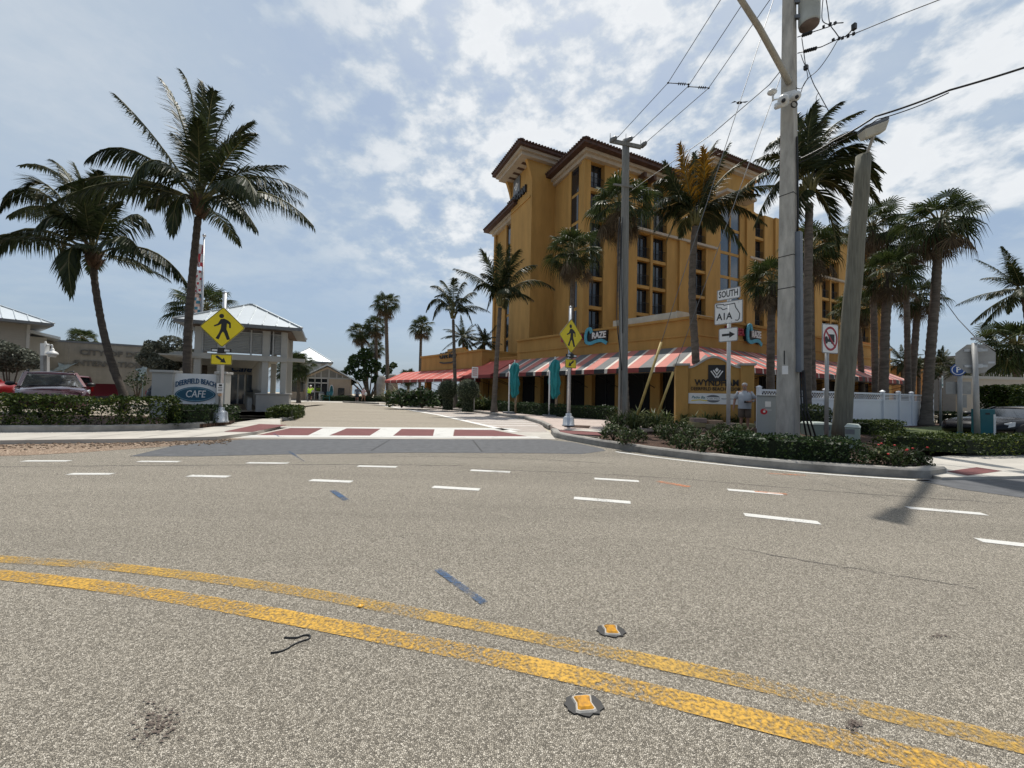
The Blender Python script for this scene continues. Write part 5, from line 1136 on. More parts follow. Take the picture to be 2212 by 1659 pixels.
WALK = [(-12, -52), (8, -56), (30, -45), (46, -30), (48, 3), (38, 4), (36, -20), (24, -26), (22, 12), (30, 30), (45, 76), (28, 82), (10, 36), (2, 28), (-8, 45), (-20, 80), (-38, 72), (-20, 38), (-10, 8), (-8, -22), (-22, -12), (-48, -2), (-50, -10), (-28, -22)]
def pedsign(base, topz, deg, lab, dirn, zc):
    t = thing('pedestrian_sign', lab, 'road sign', base, 'pedestrian crossing signs'); P = PA_(base, deg)
    m = MB(); m.tube([base+UP*.3, base+UP*topz], .057, 12); m.lathe(base+UP*topz, [(.062, -.02), (.062, .02), (.03, .035)], 12); m.build('pole', MT['galv'], t)
    m = MB(); m.lathe(base, [(.24, 0), (.24, .04), (.215, .05), (.2, .3), (.14, .36), (.11, .37), (.11, .45), (.075, .47)], 8); m.build('pole_base', MT['galv'], t)
    o = plate(P, 0, zc, .914, .914, MT['signY'], t, MT['black'], .06, rot=PI/4)
    m = MB(); k = .0049; m.prism(P, [(x*k, zc-y*k) for x, y in WALK][::-1], .06, .0635); m.disc(P, -8*k, zc+72*k, 14*k, .06, .0635, 16); m.build('walking_figure', MT['black'], o)
    m = MB(); m.pbox(P, -.27, .27, zc-.79, zc-.68, .05, .11); m.pbox(P, -.08, .08, zc-.82, zc-.65, .04, .13); b = m.build('beacon_bar', MT['black'], t)
    for x in (-.17, .17):
        m = MB(); m.pbox(P, x-.075, x+.075, zc-.765, zc-.705, .11, .115); m.build('beacon_lens', MT['lens'], b)
    o = plate(P, 0, zc-1.02, .60, .33, MT['signY'], t, MT['black'], .04, name='arrow_plate')
    m = MB(); s = dirn
    pts = [(-.17, .09), (-.12, .13), (.03, .01), (.07, .06), (.13, -.1), (-.04, -.085), (-.005, -.04), (-.14, .05)]
    pts = [(s*x, zc-1.02+y) for x, y in pts]; m.prism(P, pts if s < 0 else pts[::-1], .06, .0635); m.build('arrow', MT['black'], o)
    return t, P
b1_ = G(475, 912, .2); b1_.z = .2
z1 = A(477, 721, b1_.y).z; t1, P1 = pedsign(b1_, A(482, 646, b1_.y).z, 11, 'yellow pedestrian crossing sign with arrow pointing right, in front of the cafe sign', 1, z1)
m = MB(); m.pbox(P1, -.09, .09, .92+b1_.z-.2, 1.22+b1_.z-.2, .06, .065); o = m.build('button_plate', MT['signW'], t1)
m = MB()
for z in (.98, 1.03, 1.08): m.pbox(P1, -.06, .06, z, z+.02, .065, .068)
m.pbox(P1, -.04, .05, 1.13, 1.19, .065, .068); m.build('plate_text', MT['black'], o)
m = MB(); m.lathe(P1.p(0, .86, .05), [(.05, 0), (.05, .05), (.02, .06)], 10, axis=P1.n); m.build('push_button', mat('button_tan', (.4, .25, .15), .5), t1)
b2_ = G(1228, 920, .15); b2_.z = .15
z2_ = A(1237, 735, b2_.y).z; t2, P2 = pedsign(b2_, A(1233, 672, b2_.y).z, 40, 'yellow pedestrian crossing sign with arrow pointing left, beside the paved corner', -1, z2_)
m = MB(); m.pbox(P2, .02, .09, .5, 2.0, -.12, -.03); m.build('control_box', MT['greymet'], t2)
# --- cafe sign
b = A(350, 880, 13.9); b.z = .2; e_ = A(482, 880, 14.35); PCf = Pl(b, (e_.x-b.x, e_.y-b.y, 0)); WC = PX(PCf, 489, 850)[0]; t = thing('cafe_sign', 'white board sign between pale pillars with blue cafe lettering', 'sign', b)
w0_, zt_ = PX(PCf, 372, 806); _, zb_ = PX(PCf, 372, 871); xl, _ = PX(PCf, 357, 850); xr = PX(PCf, 469, 850)[0]+.12
_, zp_ = PX(PCf, 345, 805)
for x0, x1 in ((-.28, .34), (xr-.12, WC)):
    m = MB(); m.pbox(PCf, x0, x1, -.1, zp_, -.35, .12); m.pbox(PCf, x0-.05, x1+.05, zp_, zp_+.09, -.4, .17); m.build('pillar', MT['plaster'], t, bevel=.015)
m = MB(); m.pbox(PCf, .34, xr-.12, zb_-.02, zt_, -.12, .0); o = m.build('board', MT['signW'], t)
xc = (.34+xr-.12)/2; wb = xr-.46
m = MB(); m.text(PCf, 'DEERFIELD BEACH', .26, xc, zt_-.30, .01, .015, bold=.012, width=wb*.93)
navy = mat('letter_blue', (.015, .08, .17), .5)
for i, v_ in enumerate(m.v):
    q = (v_-PCf.o).dot(PCf.u)-xc; m.v[i] = v_-UP*(.16*(q/(wb/2))**2)+UP*.03
m.build('lettering', navy, o)
zc_ = zb_+.33; m = MB(); pts = [(xc+wb*.47*math.cos(a), zc_+.27*math.copysign(abs(math.sin(a))**1.25, math.sin(a))) for a in [2*PI*k/32 for k in range(32)]]; m.prism(PCf, pts, .0, .025); o2 = m.build('surfboard', mat('board_blue', (.02, .10, .16), .4), o)
m = MB(); m.stroke(PCf, [(xc+(x-xc)*.93, zc_+(y-zc_)*.86) for x, y in pts], .016, .025, .03, True); m.build('surfboard_line', mat('line_pale_blue', (.25, .42, .5), .5), o2)
m = MB(); m.text(PCf, 'CAFE', .36, xc, zc_, .03, .01, bold=.0, width=wb*.46, shear=.15); m.build('lettering', MT['signW'], o2)
# --- resort monument sign
a_ = A(1459, 880, 17.9); c_ = A(1628, 880, 17.0); a_.z = .1; PM = Pl(a_, (c_.x-a_.x, c_.y-a_.y, 0)); WM = PX(PM, 1628, 850)[0]; t = thing('resort_sign', 'mustard monument sign with curved top and black emblem square', 'sign', a_)
_, zc = PX(PM, 1470, 790); _, za = PX(PM, 1548, 772); pw = WM*.165
m = MB()
arc = [(pw+(WM-2*pw)*k/16, zc-.12+(za-zc+.1)*(.5-.5*math.cos(2*PI*k/16))) for k in range(17)]
m.prism(PM, [(pw, 0)]+[(WM-pw, 0)]+arc[::-1], -.5, 0.)
m.build('panel', MT['must'], t)
for x0 in (0, WM-pw):
    m = MB(); m.pbox(PM, x0, x0+pw, 0, zc, -.6, .1); m.build('pillar', MT['must'], t, bevel=.01)
    m = MB(); m.pbox(PM, x0-.07, x0+pw+.07, zc, zc+.1, -.67, .17); m.build('pillar_cap', MT['plaster'], t, bevel=.01)
m = MB()
for (p, q) in zip(arc[:-1], arc[1:]): m.prism(PM, [p, q, (q[0], q[1]+.09), (p[0], p[1]+.09)], -.55, .06)
m.build('arch_cap', MT['plaster'], t)
a, b = PX(PM, 1548, 806); m = MB(); m.pbox(PM, a-.345, a+.345, b-.36, b+.36, .005, .04); o = m.build('emblem_board', MT['black'], t)
m = MB(); emblem(m, PM, a, b-.02, .27, .04); m.build('emblem', MT['signW'], o)
_, b = PX(PM, 1548, 836 if False else 827.5); m = MB(); m.text(PM, 'WYNDHAM', .4, a, b, .02, .014, bold=.018, width=(WM-2*pw)*.84); m.build('lettering', MT['black'], t)
_, b = PX(PM, 1548, 840.5); m = MB(); m.text(PM, 'DEERFIELD BEACH RESORT', .22, a, b, .015, .01, bold=.005, width=(WM-2*pw)*.99); m.build('lettering', MT['black'], t)
_, b0 = PX(PM, 1548, 873); _, b1 = PX(PM, 1548, 850); m = MB(); m.pbox(PM, pw+.02, WM-pw-.02, b0, b1, .003, .02); o = m.build('lower_panel', MT['signW'], t)
bc = (b0+b1)/2; m = MB(); m.text(PM, 'Patio Bar', .16, pw+.45, bc+.05, .022, .003, bold=.02, width=.62, shear=.3); m.build('panel_lettering', mat('letter_teal', (.06, .2, .22), .5), o)
m = MB(); m.stroke(PM, [(pw+.15, bc-.1), (pw+.5, bc-.06), (pw+.78, bc-.1)], .04, .02, .024); m.build('panel_flourish', MT['signY'], o)
m = MB(); m.disc(PM, (pw+WM-pw)/2-.02, bc, .3, .02, .023, 24, .17); o3 = m.build('panel_badge', MT['greymet'], o)
m = MB(); m.pbox(PM, WM/2-.34, WM/2+.3, bc-.065, bc+.065, .023, .026); m.build('badge_band', MT['signW'], o3)
m = MB(); m.text(PM, 'Cafe Med', .1, WM/2-.02, bc, .026, .002, width=.5, shear=.2); m.build('panel_lettering', MT['greymet'], o3)
m = MB(); m.text(PM, 'PRIVATE EVENTS', .075, WM-pw-.42, bc, .022, .002, bold=.02, width=.68); m.build('panel_lettering', MT['greymet'], o)
# --- route sign assembly
b = G(1573, 935, .12); b.z = .12; P = PA_(b, -52); t = thing('route_sign', 'white south route shield sign on a post with black right arrow', 'road sign', b)
ztop = A(1571, 640, b.y).z
m = MB(); m.tube([b, V((b.x, b.y, ztop))], .062, 10); m.build('post', mat('post_white', (.55, .56, .55), .5), t)
zS, zF, zA = A(1573, 643, b.y).z, A(1573, 683, b.y).z, A(1573, 731, b.y).z
o = plate(P, 0, zS, .76, .38, MT['signW'], t, MT['black'], .04)
m = MB(); m.text(P, 'SOUTH', .31, 0, zS, .061, .002, bold=.02, width=.62); m.build('lettering', MT['black'], o)
o = plate(P, 0, zF, .92, .77, MT['signW'], t, MT['black'], .05)
m = MB(); fl_ = [(1205, 465), (1165, 479), (1145, 462), (1105, 462), (1098, 432), (1170, 424), (1176, 433), (1282, 408), (1292, 450), (1312, 478), (1332, 512), (1326, 562), (1312, 580), (1290, 578)]
fl_ = [((x-1219)/278*.9, zF-(y+(x-1219)*.19-505)/225*.75) for x, y in fl_]; m.stroke(P, fl_, .026, .06, .0635); m.build('state_outline', MT['black'], o)
m = MB(); m.text(P, 'A1A', .33, -.13, zF-.13, .061, .002, bold=.02, width=.52); m.build('lettering', MT['black'], o)
m = MB()
for x, y in ((.33, .3), (-.3, -.33), (-.1, -.33), (.1, -.32)): m.disc(P, x, zF+y, .012, .06, .066, 8)
m.build('bolts', MT['alu'], o)
o = plate(P, 0, zA, .62, .47, MT['signW'], t, MT['black'], .05)
m = MB(); m.prism(P, [(-.2, zA-.04), (.04, zA-.04), (.04, zA-.11), (.22, zA), (.04, zA+.11), (.04, zA+.04), (-.2, zA+.04)], .06, .0635); m.build('arrow', MT['black'], o)
# --- no trucks sign
b = G(1785, 952, .12); b.z = .12; P = PA_(b, 16); t = thing('no_truck_sign', 'white sign with a truck struck out in a red circle', 'road sign', b)
zc = A(1793, 741, b.y).z; m = MB(); m.tube([b, V((b.x+.02, b.y, zc+.3))], .05, 10); m.build('post', MT['alu'], t)
o = plate(P, .07, zc, .64, .86, MT['signW'], t, MT['black'], .05)
m = MB(); m.pbox(P, .0, .23, zc-.02, zc+.13, .06, .063); m.prism(P, [(-.16, zc-.1), (.23, zc-.1), (.23, zc-.02), (-.02, zc-.02), (-.05, zc+.06), (-.12, zc+.06), (-.16, zc-.01)], .06, .0632); m.disc(P, -.08, zc-.11, .042, .06, .0634, 12); m.disc(P, .14, zc-.11, .042, .06, .0634, 12); m.build('truck_symbol', MT['black'], o)
m = MB(); m.ring(P, .07, zc, .225, .275, .064, .067, 28, 1.28); m.stroke(P, [(-.12, zc+.24), (.26, zc-.24)], .05, .064, .068); m.build('red_circle', MT['signR'], o)
# --- back of the stop sign
b = G(2112, 968, .12); b.z = .12; P = PA_(b, -25); t = thing('stop_sign', 'bare metal back of an octagonal sign on a grey post', 'road sign', b)
zt = A(2104, 741, b.y).z; zc = A(2106, 784, b.y).z
m = MB(); m.tube([b, V((b.x-.06, b.y, zt))], .058, 10); m.build('post', MT['alu'], t)
m = MB(); m.prism(P, [(.41*math.cos(rad(22.5+45*k)), zc+.41*math.sin(rad(22.5+45*k))) for k in range(8)], -.075, -.065); m.build('sign_plate', MT['alu'], t)
for dz in (-.2, .22):
    m = MB(); m.pbox(P, -.22, .22, zc+dz-.035, zc+dz+.035, -.065, -.04); m.pbox(P, -.08, .08, zc+dz-.05, zc+dz+.05, -.04, .06); m.build('bracket', MT['galv'], t)
m = MB(); m.bar(P.p(-.1, zt, 0), P.p(.12, zt, 0), .08, .05); m.bar(P.p(.0, zt-.02, 0), P.p(.35, zt, -.4), .03); m.pbox(P, .24, .36, zc-.13, zc-.08, -.065, -.062); m.build('top_clamp', MT['galv'], t)
# --- parking sign and neighbours
b = A(2074, 950, 12.4); b.z = .1; P = PA_(b, -20); t = thing('parking_sign', 'blue round P parking sign above grey sign backs on a post with teal foot', 'road sign', b)
zt = A(2070, 806, b.y).z; m = MB(); m.tube([b, V((b.x, b.y, zt+.15))], .06, 10); m.build('post', MT['alu'], t)
m = MB(); m.tube([b, b+UP*.28], .072, 10); m.build('post_foot', MT['tealp'], t)
m = MB(); m.prism(P, [(-.07+.2*math.cos(rad(22.5+45*k)), zt+.2*math.sin(rad(22.5+45*k))) for k in range(8)], .06, .07); o = m.build('sign_plate', MT['signB'], t)
m = MB(); m.ring(P, -.07, zt, .14, .16, .07, .073, 20); m.text(P, 'P', .24, -.065, zt, .072, .002, bold=.03); m.build('lettering', MT['signW'], o)
_, z_ = PX(P, 2074, 838); m = MB(); m.pbox(P, -.3, .3, z_-.2, z_+.2, -.07, -.06); m.pbox(P, .02, .2, z_-.62, z_-.22, -.07, -.06); m.build('sign_back', MT['alu'], t)
b = A(2032, 910, 20); b.z = .1; t = thing('small_sign', 'small white sign on a thin pole above the black car', 'road sign', b); P = PA_(b, 35)
z0, z1 = A(2032, 842, 20).z, A(2032, 816, 20).z; m = MB(); m.tube([b, V((b.x, b.y, z1))], .05, 8); m.build('post', MT['alu'], t)
o = plate(P, .1, (z0+z1)/2, .42, z1-z0, MT['signW'], t); m = MB(); m.pbox(P, -.05, .25, z0+.1, z0+.2, .061, .064); m.pbox(P, .05, .15, z0+.3, z0+.5, .061, .064); m.build('sign_marks', mat('mark_green', (.05, .25, .2), .5), o)
b = A(1024, 868, 25); b.z = .1; t = thing('small_sign', 'small white notice sign on a pole beside the topiary balls', 'road sign', b); P = PA_(b, 20)
zc = A(1023, 808, 25).z; m = MB(); m.tube([b, V((b.x, b.y, zc+.3))], .04, 8); m.build('post', MT['alu'], t)
o = plate(P, 0, zc, .42, .7, MT['signW'], t); m = MB()
for k in range(4): m.pbox(P, -.15, .15, zc+.2-.13*k, zc+.25-.13*k, .061, .064)
m.build('sign_marks', MT['signR'], o)
# --- closed cantilever umbrellas
def umb(x, y0, y1, Y, mx, lab):
    b = A(mx, 890, Y); b.z = .12; t = thing('closed_umbrella', lab, 'umbrella', b, 'closed teal umbrellas on the terrace')
    top = A(x, y0, Y); bot = A(x, y1, Y); h = top.z-bot.z
    m = MB(); m.tube([b, V((b.x, b.y, top.z-.12))], .045, 10); m.build('mast', MT['signW'], t)
    m = MB(); m.bar(V((b.x, b.y, top.z-.25)), top+UP*.03, .05); m.tube([top-UP*.1, top+UP*.14], .025, 8); m.build('arm', MT['signW'], t)
    m = MB(); n = 44; prof = [(.03, 0), (.13, .03), (.2, .1), (.25, .22), (.19, .36), (.24, .5), (.27, .62), (.19, .78), (.22, .88), (.12, 1.)]; vs = []
    for j, (r, f) in enumerate(prof):
        for k in range(n):
            a = 2*PI*k/n; rr = r*(1+.26*math.sin(6*a+j*.5)+.12*math.sin(11*a-j*.8)+.1*math.sin(3*a+j*1.3)); vs.append(V((top.x+.03*math.sin(j)+rr*math.cos(a), top.y+rr*math.sin(a), top.z-h*f-(.07*math.sin(5*a) if j == len(prof)-1 else 0))))
    m.smooth = True; m.raw(vs, [[j*n+k, j*n+(k+1) % n, (j+1)*n+(k+1) % n, (j+1)*n+k] for j in range(len(prof)-1) for k in range(n)]); m.build('canopy', MT['teal'], t)
    m = MB(); m.box((b.x, b.y, .17), (.7, .7, .1)); m.build('foot', MT['greymet'], t)
    m = MB(); m.tube([V((top.x+.1, top.y, .12)), V((top.x+.1, top.y, bot.z+.2))], .07, 8); m.build('stand_tube', mat('tan_%d' % x, (.28, .2, .12), .7), t)
umb(1112, 783, 858, 23.4, 1099, 'left closed teal umbrella under the striped awning')
umb(1199, 776, 860, 21, 1186, 'right closed teal umbrella beside the pedestrian sign')
# --- concrete power pole with its fittings
pb = V((8.52, 12.14, .1)); t = thing('power_pole', 'square tapering concrete power pole carrying a transformer', 'utility pole', pb)
PT_ = 16.; P = PA_(pb, -55); 
def sect(z, s): s /= 2; return [P.p(a, z, c) for a, c in ((-s, -s), (s, -s), (s, s), (-s, s))]
mb = MB(); mb.hexa(sect(0, .5)[::-1], sect(PT_, .27)[::-1]); mb.build('pole', MT['polec'], t, bevel=.03)
sz = lambda z: .25-.115*z/PT_
m = MB()
for z in (1.28+(863-425)/F*12.14, 1.28+(863-560)/F*12.14, 1.28+(863-630)/F*12.14):
    s = sz(z)+.006; m.pbox(P, -s, s, z-.012, z+.012, -s, s)
m.build('strap', MT['iron'], t)
z0, z1 = A(1726, 812, 12.14).z, A(1722, 515, 12.14).z
m = MB(); m.pbox(P, sz(z0)-.14, sz(z0)+.05, z0, z1, -sz(z0)*.5-.1, -sz(z0)+.05) if False else m.hexa([P.p(sz(z0)+d, z0, c) for d, c in ((.0, -.1), (.14, -.1), (.14, .1), (.0, .1))][::-1], [P.p(sz(z1)+d, z1, c) for d, c in ((.0, -.1), (.14, -.1), (.14, .1), (.0, .1))][::-1]); m.build('conduit', mat('conduit_grey', (.13, .15, .18), .5), t)
m = MB()
for dx in (0, .05, .1): m.tube([P.p(.32+dx, z0+.05, .0), P.p(.36+dx*1.4, .9, .02), P.p(.55+dx*2.5, -.1, .1)], .025, 6)
m.build('riser_cables', MT['black'], t)
m = MB(); m.tube([P.p(.24, z1, 0), P.p(.25, z1+.6, 0), P.p(.22, z1+3, .0)], .03, 6); m.build('riser_cable', MT['black'], t)
m = MB(); zz1, zz0 = A(1691, 765, 12.1).z, A(1691, 795, 12.1).z; m.pbox(P, -.03, .0, zz0, zz1, .24, .245); m.build('stain_slot', MT['black'], t)
m = MB(); zz1, zz0 = A(1692, 798, 12.1).z, A(1692, 816, 12.1).z; m.pbox(P, -.07, .09, zz0, zz1, .235, .25); m.build('tag_plate', MT['signW'], t)
# transformer can
tc_ = A(1748, 30, 11.9); bz = A(1748, 54, 11.9).z
m = MB(); m.lathe(V((tc_.x, tc_.y, bz)), [(.05, -.02), (.26, 0), (.28, .06), (.28, .95), (.3, .96), (.3, 1.02), (.15, 1.1)], 20); tr = m.build('transformer', mat('can_grey', (.36, .39, .38), .5, var=.15), t)
m = MB(); m.lathe(V((tc_.x, tc_.y, bz-.03)), [(.26, 0), (.26, .028)], 20); m.build('transformer_base', mat('can_rust', (.13, .10, .09), .8, var=.3), tr)
m = MB()
for z in (bz+.25, bz+.75): m.bar(P.p(sz(z), z, 0), V((tc_.x-.2, tc_.y, z)), .1)
m.build('transformer_bracket', MT['greymet'], t)
m = MB()
for dx in (-.12, .12): m.lathe(V((tc_.x+dx, tc_.y, bz+1.25)), [(.03, 0), (.06, .05), (.04, .1), (.06, .15), (.04, .2), (.05, .25)], 8)
m.build('bushing', MT['greymet'], tr)
def insul(mb, a, b, n=6, r=.055):
    mb.tube([a, b], .014, 6)
    for k in range(n): mb.lathe(a.lerp(b, .28+.55*k/n), [(.012, 0), (r, .01), (r*.9, .03), (.015, .04)], 10, axis=b-a)
m = MB(); q0, q1 = A(1723, 115, 12), A(1775, 101, 11.4); insul(m, q0, q1); m.build('insulator', MT['iron'], t)
m = MB(); q2, q3 = A(1723, 80, 12), A(1762, 67, 11.5); insul(m, q2, q3, 5); m.build('insulator', MT['iron'], t)
q4 = A(1850, 71, 10.4); q5 = A(1806, 50, 10.8)
m = MB(); m.tube([q1, A(1813, 83, 10.9), q4], .014, 6); m.tube([q3, A(1790, 58, 11.1), q5, A(1822, 49, 10.7)], .014, 6)
for x, y, Y in ((1800, 86, 11), (1813, 83, 10.9), (1820, 82, 10.8), (1832, 78, 10.6), (1844, 73, 10.4), (1779, 58, 11.2), (1793, 52, 11), (1804, 50, 10.9)): m.box(A(x, y, Y), (.06, .06, .06), R.random())
m.tube([A(1825, 80, 10.7), A(1836, 70, 10.6), A(1843, 60, 10.5)], .018, 6); m.box(A(1845, 58, 10.5), (.09, .09, .16), .3)
m.build('connector', MT['iron'], t)
m = MB()
def loose(pts, r=.012): m.tube(smooth([A(x, y, Y) for x, y, Y in pts], 5), r, 5)
loose([(1780, -20, 11.2), (1776, 20, 11.2), (1777, 45, 11.2), (1790, 53, 11), (1795, 52, 11)]); loose([(1782, -20, 11.2), (1788, 20, 11.2), (1793, 52, 11), (1805, 70, 10.9), (1815, 84, 10.9)])
loose([(1732, 82, 12), (1736, 110, 11.9), (1740, 140, 11.8), (1741, 146, 11.8)]); loose([(1730, 117, 12), (1735, 132, 11.9), (1741, 146, 11.8), (1745, 165, 11.7), (1744, 170, 11.7), (1735, 185, 11.8), (1727, 210, 12)], .01)
loose([(1810, 86, 10.9), (1790, 120, 11.2), (1768, 150, 11.4), (1745, 170, 11.7), (1728, 192, 12), (1700, 175, 12.1), (1695, 170, 12.1)], .011); loose([(1745, 148, 11.7), (1757, 180, 11.5), (1768, 200, 11.4), (1780, 222, 11.3), (1790, 240, 11.2)], .011); loose([(1768, 200, 11.4), (1763, 212, 11.4), (1768, 225, 11.4), (1785, 232, 11.3)], .009)
m.box(A(1741, 146, 11.8), (.1, .1, .12), .5)
m.build('jumper_wire', MT['black'], t)
# luminaire arm rising over the road
ae = A(1583, -28, 9.5)
m = MB(); m.tube([A(1704, 178, 11.95), A(1690, 150, 11.6), A(1640, 60, 10.5), ae], [.09, .085, .075, .065], 10); la = m.build('lamp_arm', mat('arm_beige', (.33, .31, .26), .6), t)
dv = (ae-A(1640, 60, 10.5)); dv.z = 0; dv.normalize(); PLm = Pl(ae, dv); m = MB()
m.hexa([PLm.p(a, b, c) for a, b, c in ((-.1, -.06, -.1), (.75, -.06, -.15), (.75, -.06, .15), (-.1, -.06, .1))], [PLm.p(a, b, c) for a, b, c in ((-.1, .08, -.06), (.65, .1, -.1), (.65, .1, .1), (-.1, .08, .06))]); m.build('lamp_head', MT['alu'], la)
# camera cluster
cc = thing('traffic_cameras', 'white cluster of traffic cameras strapped to the concrete pole', 'camera', A(1704, 213, 11.75))
wc = mat('camera_white', (.62, .63, .62), .4)
c0_ = A(1704, 211, 11.75)
m = MB(); m.box(c0_, (.36, .22, .3), -.5); m.build('housing', wc, cc, bevel=.05)
m = MB(); m.tube([A(1686, 218, 11.7), A(1703, 214, 11.6)], .13, 12); m.ball(A(1692, 216, 11.55), .15, 12, 8); cm_ = m.build('camera_ball', wc, cc)
m = MB(); m.lathe(A(1692, 218, 11.41), [(.055, 0), (.055, .04)], 12, axis=(-.4, -1, -.2)); m.build('lens', MT['black'], cm_)
m = MB(); m.ball(A(1719, 208, 11.6), .14, 12, 8); cm_ = m.build('camera_ball', wc, cc)
m = MB(); m.lathe(A(1720, 210, 11.47), [(.05, 0), (.05, .04)], 12, axis=(.2, -1, -.2)); m.build('lens', MT['black'], cm_)
m = MB(); m.tube([A(1676, 230, 11.6), A(1700, 222, 11.6)], .085, 12); m.build('long_camera', wc, cc)
m = MB(); q = A(1668, 199, 11.7); m.tube([A(1670, 218, 11.7), A(1669, 204, 11.7)], .025, 8); m.tube([A(1670, 216, 11.7), A(1690, 212, 11.7)], .02, 8); m.ball(q, (.14, .12, .075), 12, 8); m.build('antenna', wc, cc)
m = MB(); q = A(1716, 225, 11.55)
for k in range(2): m.tube([q+V((.09*math.cos(a), .02*k, .09*math.sin(a))) for a in [2*PI*i/14 for i in range(15)]], .012, 5)
m.build('cable_coil', MT['black'], cc)
# --- grey cabinet, transformer boxes, teal box
b = G(1655, 945, .1); b = V((b.x+.1, 13.3, .1)); P = PA_(b, -30); t = thing('utility_cabinet', 'grey upright utility cabinet with a red sticker beside the concrete pole', 'cabinet', b)
a0 = PX(P, 1636, 900)[0]; a1 = PX(P, 1678, 900)[0]; zt = PX(P, 1655, 856)[1]
m = MB(); m.pbox(P, a0, a1, 0, zt, -.5, 0); m.build('cabinet_body', MT['cabS'], t, bevel=.015)
m = MB(); m.pbox(P, a0-.03, a1+.03, zt, zt+.05, -.53, .03); m.build('lid', MT['cabS'], t, bevel=.01)
m = MB(); a, bb = PX(P, 1659, 873); m.pbox(P, a-.08, a+.08, bb-.09, bb+.09, .001, .004); m.pbox(P, a-.12, a+.1, bb-.2, bb-.185, .001, .005); m.build('label_plate', MT['signW'], t)
m = MB(); a, bb = PX(P, 1650, 888 if False else 889); m.disc(P, a, bb, .1, .001, .004, 18); o = m.build('sticker', mat('sticker_red', (.5, .02, .03), .5), t)
m = MB(); m.disc(P, a+.01, bb, .035, .004, .006, 10); m.build('sticker_mark', MT['signW'], o)
def padbox(x0, x1, yt, Y, deg, d, lab, mk2='cabG'):
    b = A((x0+x1)/2, 950, Y); b.z = .1; P = PA_(b, deg); t = thing('transformer_box', lab, 'utility box', b, 'green transformer boxes around the leaning pole')
    a0 = PX(P, x0, 940)[0]; a1 = PX(P, x1, 940)[0]; zt = PX(P, (x0+x1)/2, yt)[1]
    m = MB(); m.pbox(P, a0, a1, 0, zt-.08, -d, 0); m.build('box_body', MT[mk2], t, bevel=.03)
    m = MB(); m.hexa([P.p(a0-.02, zt-.08, .02), P.p(a1+.02, zt-.08, .02), P.p(a1+.02, zt-.08, -d-.02), P.p(a0-.02, zt-.08, -d-.02)], [P.p(a0+.03, zt, -.03), P.p(a1-.03, zt, -.03), P.p(a1-.03, zt, -d+.03), P.p(a0+.03, zt, -d+.03)]); m.build('box_lid', mat('lid_pale', (.42, .47, .43), .5), t, bevel=.02)
    m = MB(); m.pbox(P, a1-.28, a1-.1, zt-.24, zt-.12, .001, .005); m.build('warning_label', MT['greymet'], t)
padbox(1825, 1858, 917, 9.7, -42, .55, 'pale green transformer box right of the leaning timber pole')
padbox(1756, 1800, 913, 12.7, -8, .7, 'pale green transformer box left of the leaning timber pole')
b = A(2138, 950, 11.6); b.z = .05; P = PA_(b, -20); t = thing('paper_box', 'teal upright box with a dark slot in front of the black car', 'box', b)
a0 = PX(P, 2119, 900)[0]; a1 = PX(P, 2150, 900)[0]; zt = PX(P, 2138, 884)[1]
m = MB(); m.pbox(P, a0, a1, 0, zt, -.4, 0); m.build('box_body', MT['tealp'], t, bevel=.015)
m = MB(); m.pbox(P, a0+.1, a1-.12, zt-.16, zt-.11, .0, .01); m.build('slot', MT['black'], t)
m = MB(); m.pbox(P, a1-.04, a1+.01, zt-.75, zt-.15, -.38, .004); m.build('side_trim', MT['signW'], t)
# --- timber poles
pbz = V((9.82, 11.76, .1)); tp = A(1866, 336, 11.3); t = thing('timber_pole', 'thick leaning weathered timber pole cut off at the top, right of the concrete pole', 'utility pole', pbz)
m = MB(); n = 14; m.tube([pbz.lerp(tp, k/n)+V((.012*math.sin(k*1.7), 0, 0)) for k in range(n+1)], [.235-.055*k/n for k in range(n+1)], 16); m.build('pole', MT['polew'], t)
m = MB(); m.tube([tp+UP*-.2, A(1878, 318, 11.1), A(1886, 296, 10.95), A(1888, 286, 10.9)], .04, 8); lb_ = m.build('bracket_arm', MT['alu'], t)
c_ = A(1886, 282, 10.9); d_ = (A(1912, 272, 10.9)-A(1860, 292, 10.9)).normalized()
m = MB(); Pq = Pl(c_, d_); m.hexa([Pq.p(a, b, c) for a, b, c in ((-.3, -.16, -.1), (.3, -.16, -.1), (.3, -.16, .1), (-.3, -.16, .1))], [Pq.p(a, b, c) for a, b, c in ((-.37, .1, -.15), (.37, .1, -.15), (.37, .1, .15), (-.37, .1, .15))]); m.build('lamp_head', mat('lamp_cream', (.45, .43, .36), .5, var=.1), t, bevel=.03)
m = MB(); m.pbox(Pq, -.36, .36, .11, .19, -.13, .13); m.pbox(Pq, .26, .36, .19, .25, -.05, .05); m.build('lamp_lid', MT['greymet'], t)
tb = A(1345, 900, 15.5); tb.z = .1; tt = A(1352, 303, 15.5); t = thing('timber_pole', 'slim grey timber power pole with three insulators on a crossarm', 'utility pole', tb)
m = MB(); m.tube([tb.lerp(tt, k/12) for k in range(13)], [.185-.045*k/12 for k in range(13)], 14); m.build('pole', MT['polew2'], t)
ca0, ca1 = A(1318, 304, 15.6), A(1385, 318, 15.2)
m = MB(); m.bar(ca0, ca1, .11, .13); m.build('crossarm', MT['polew2'], t)
tips = []
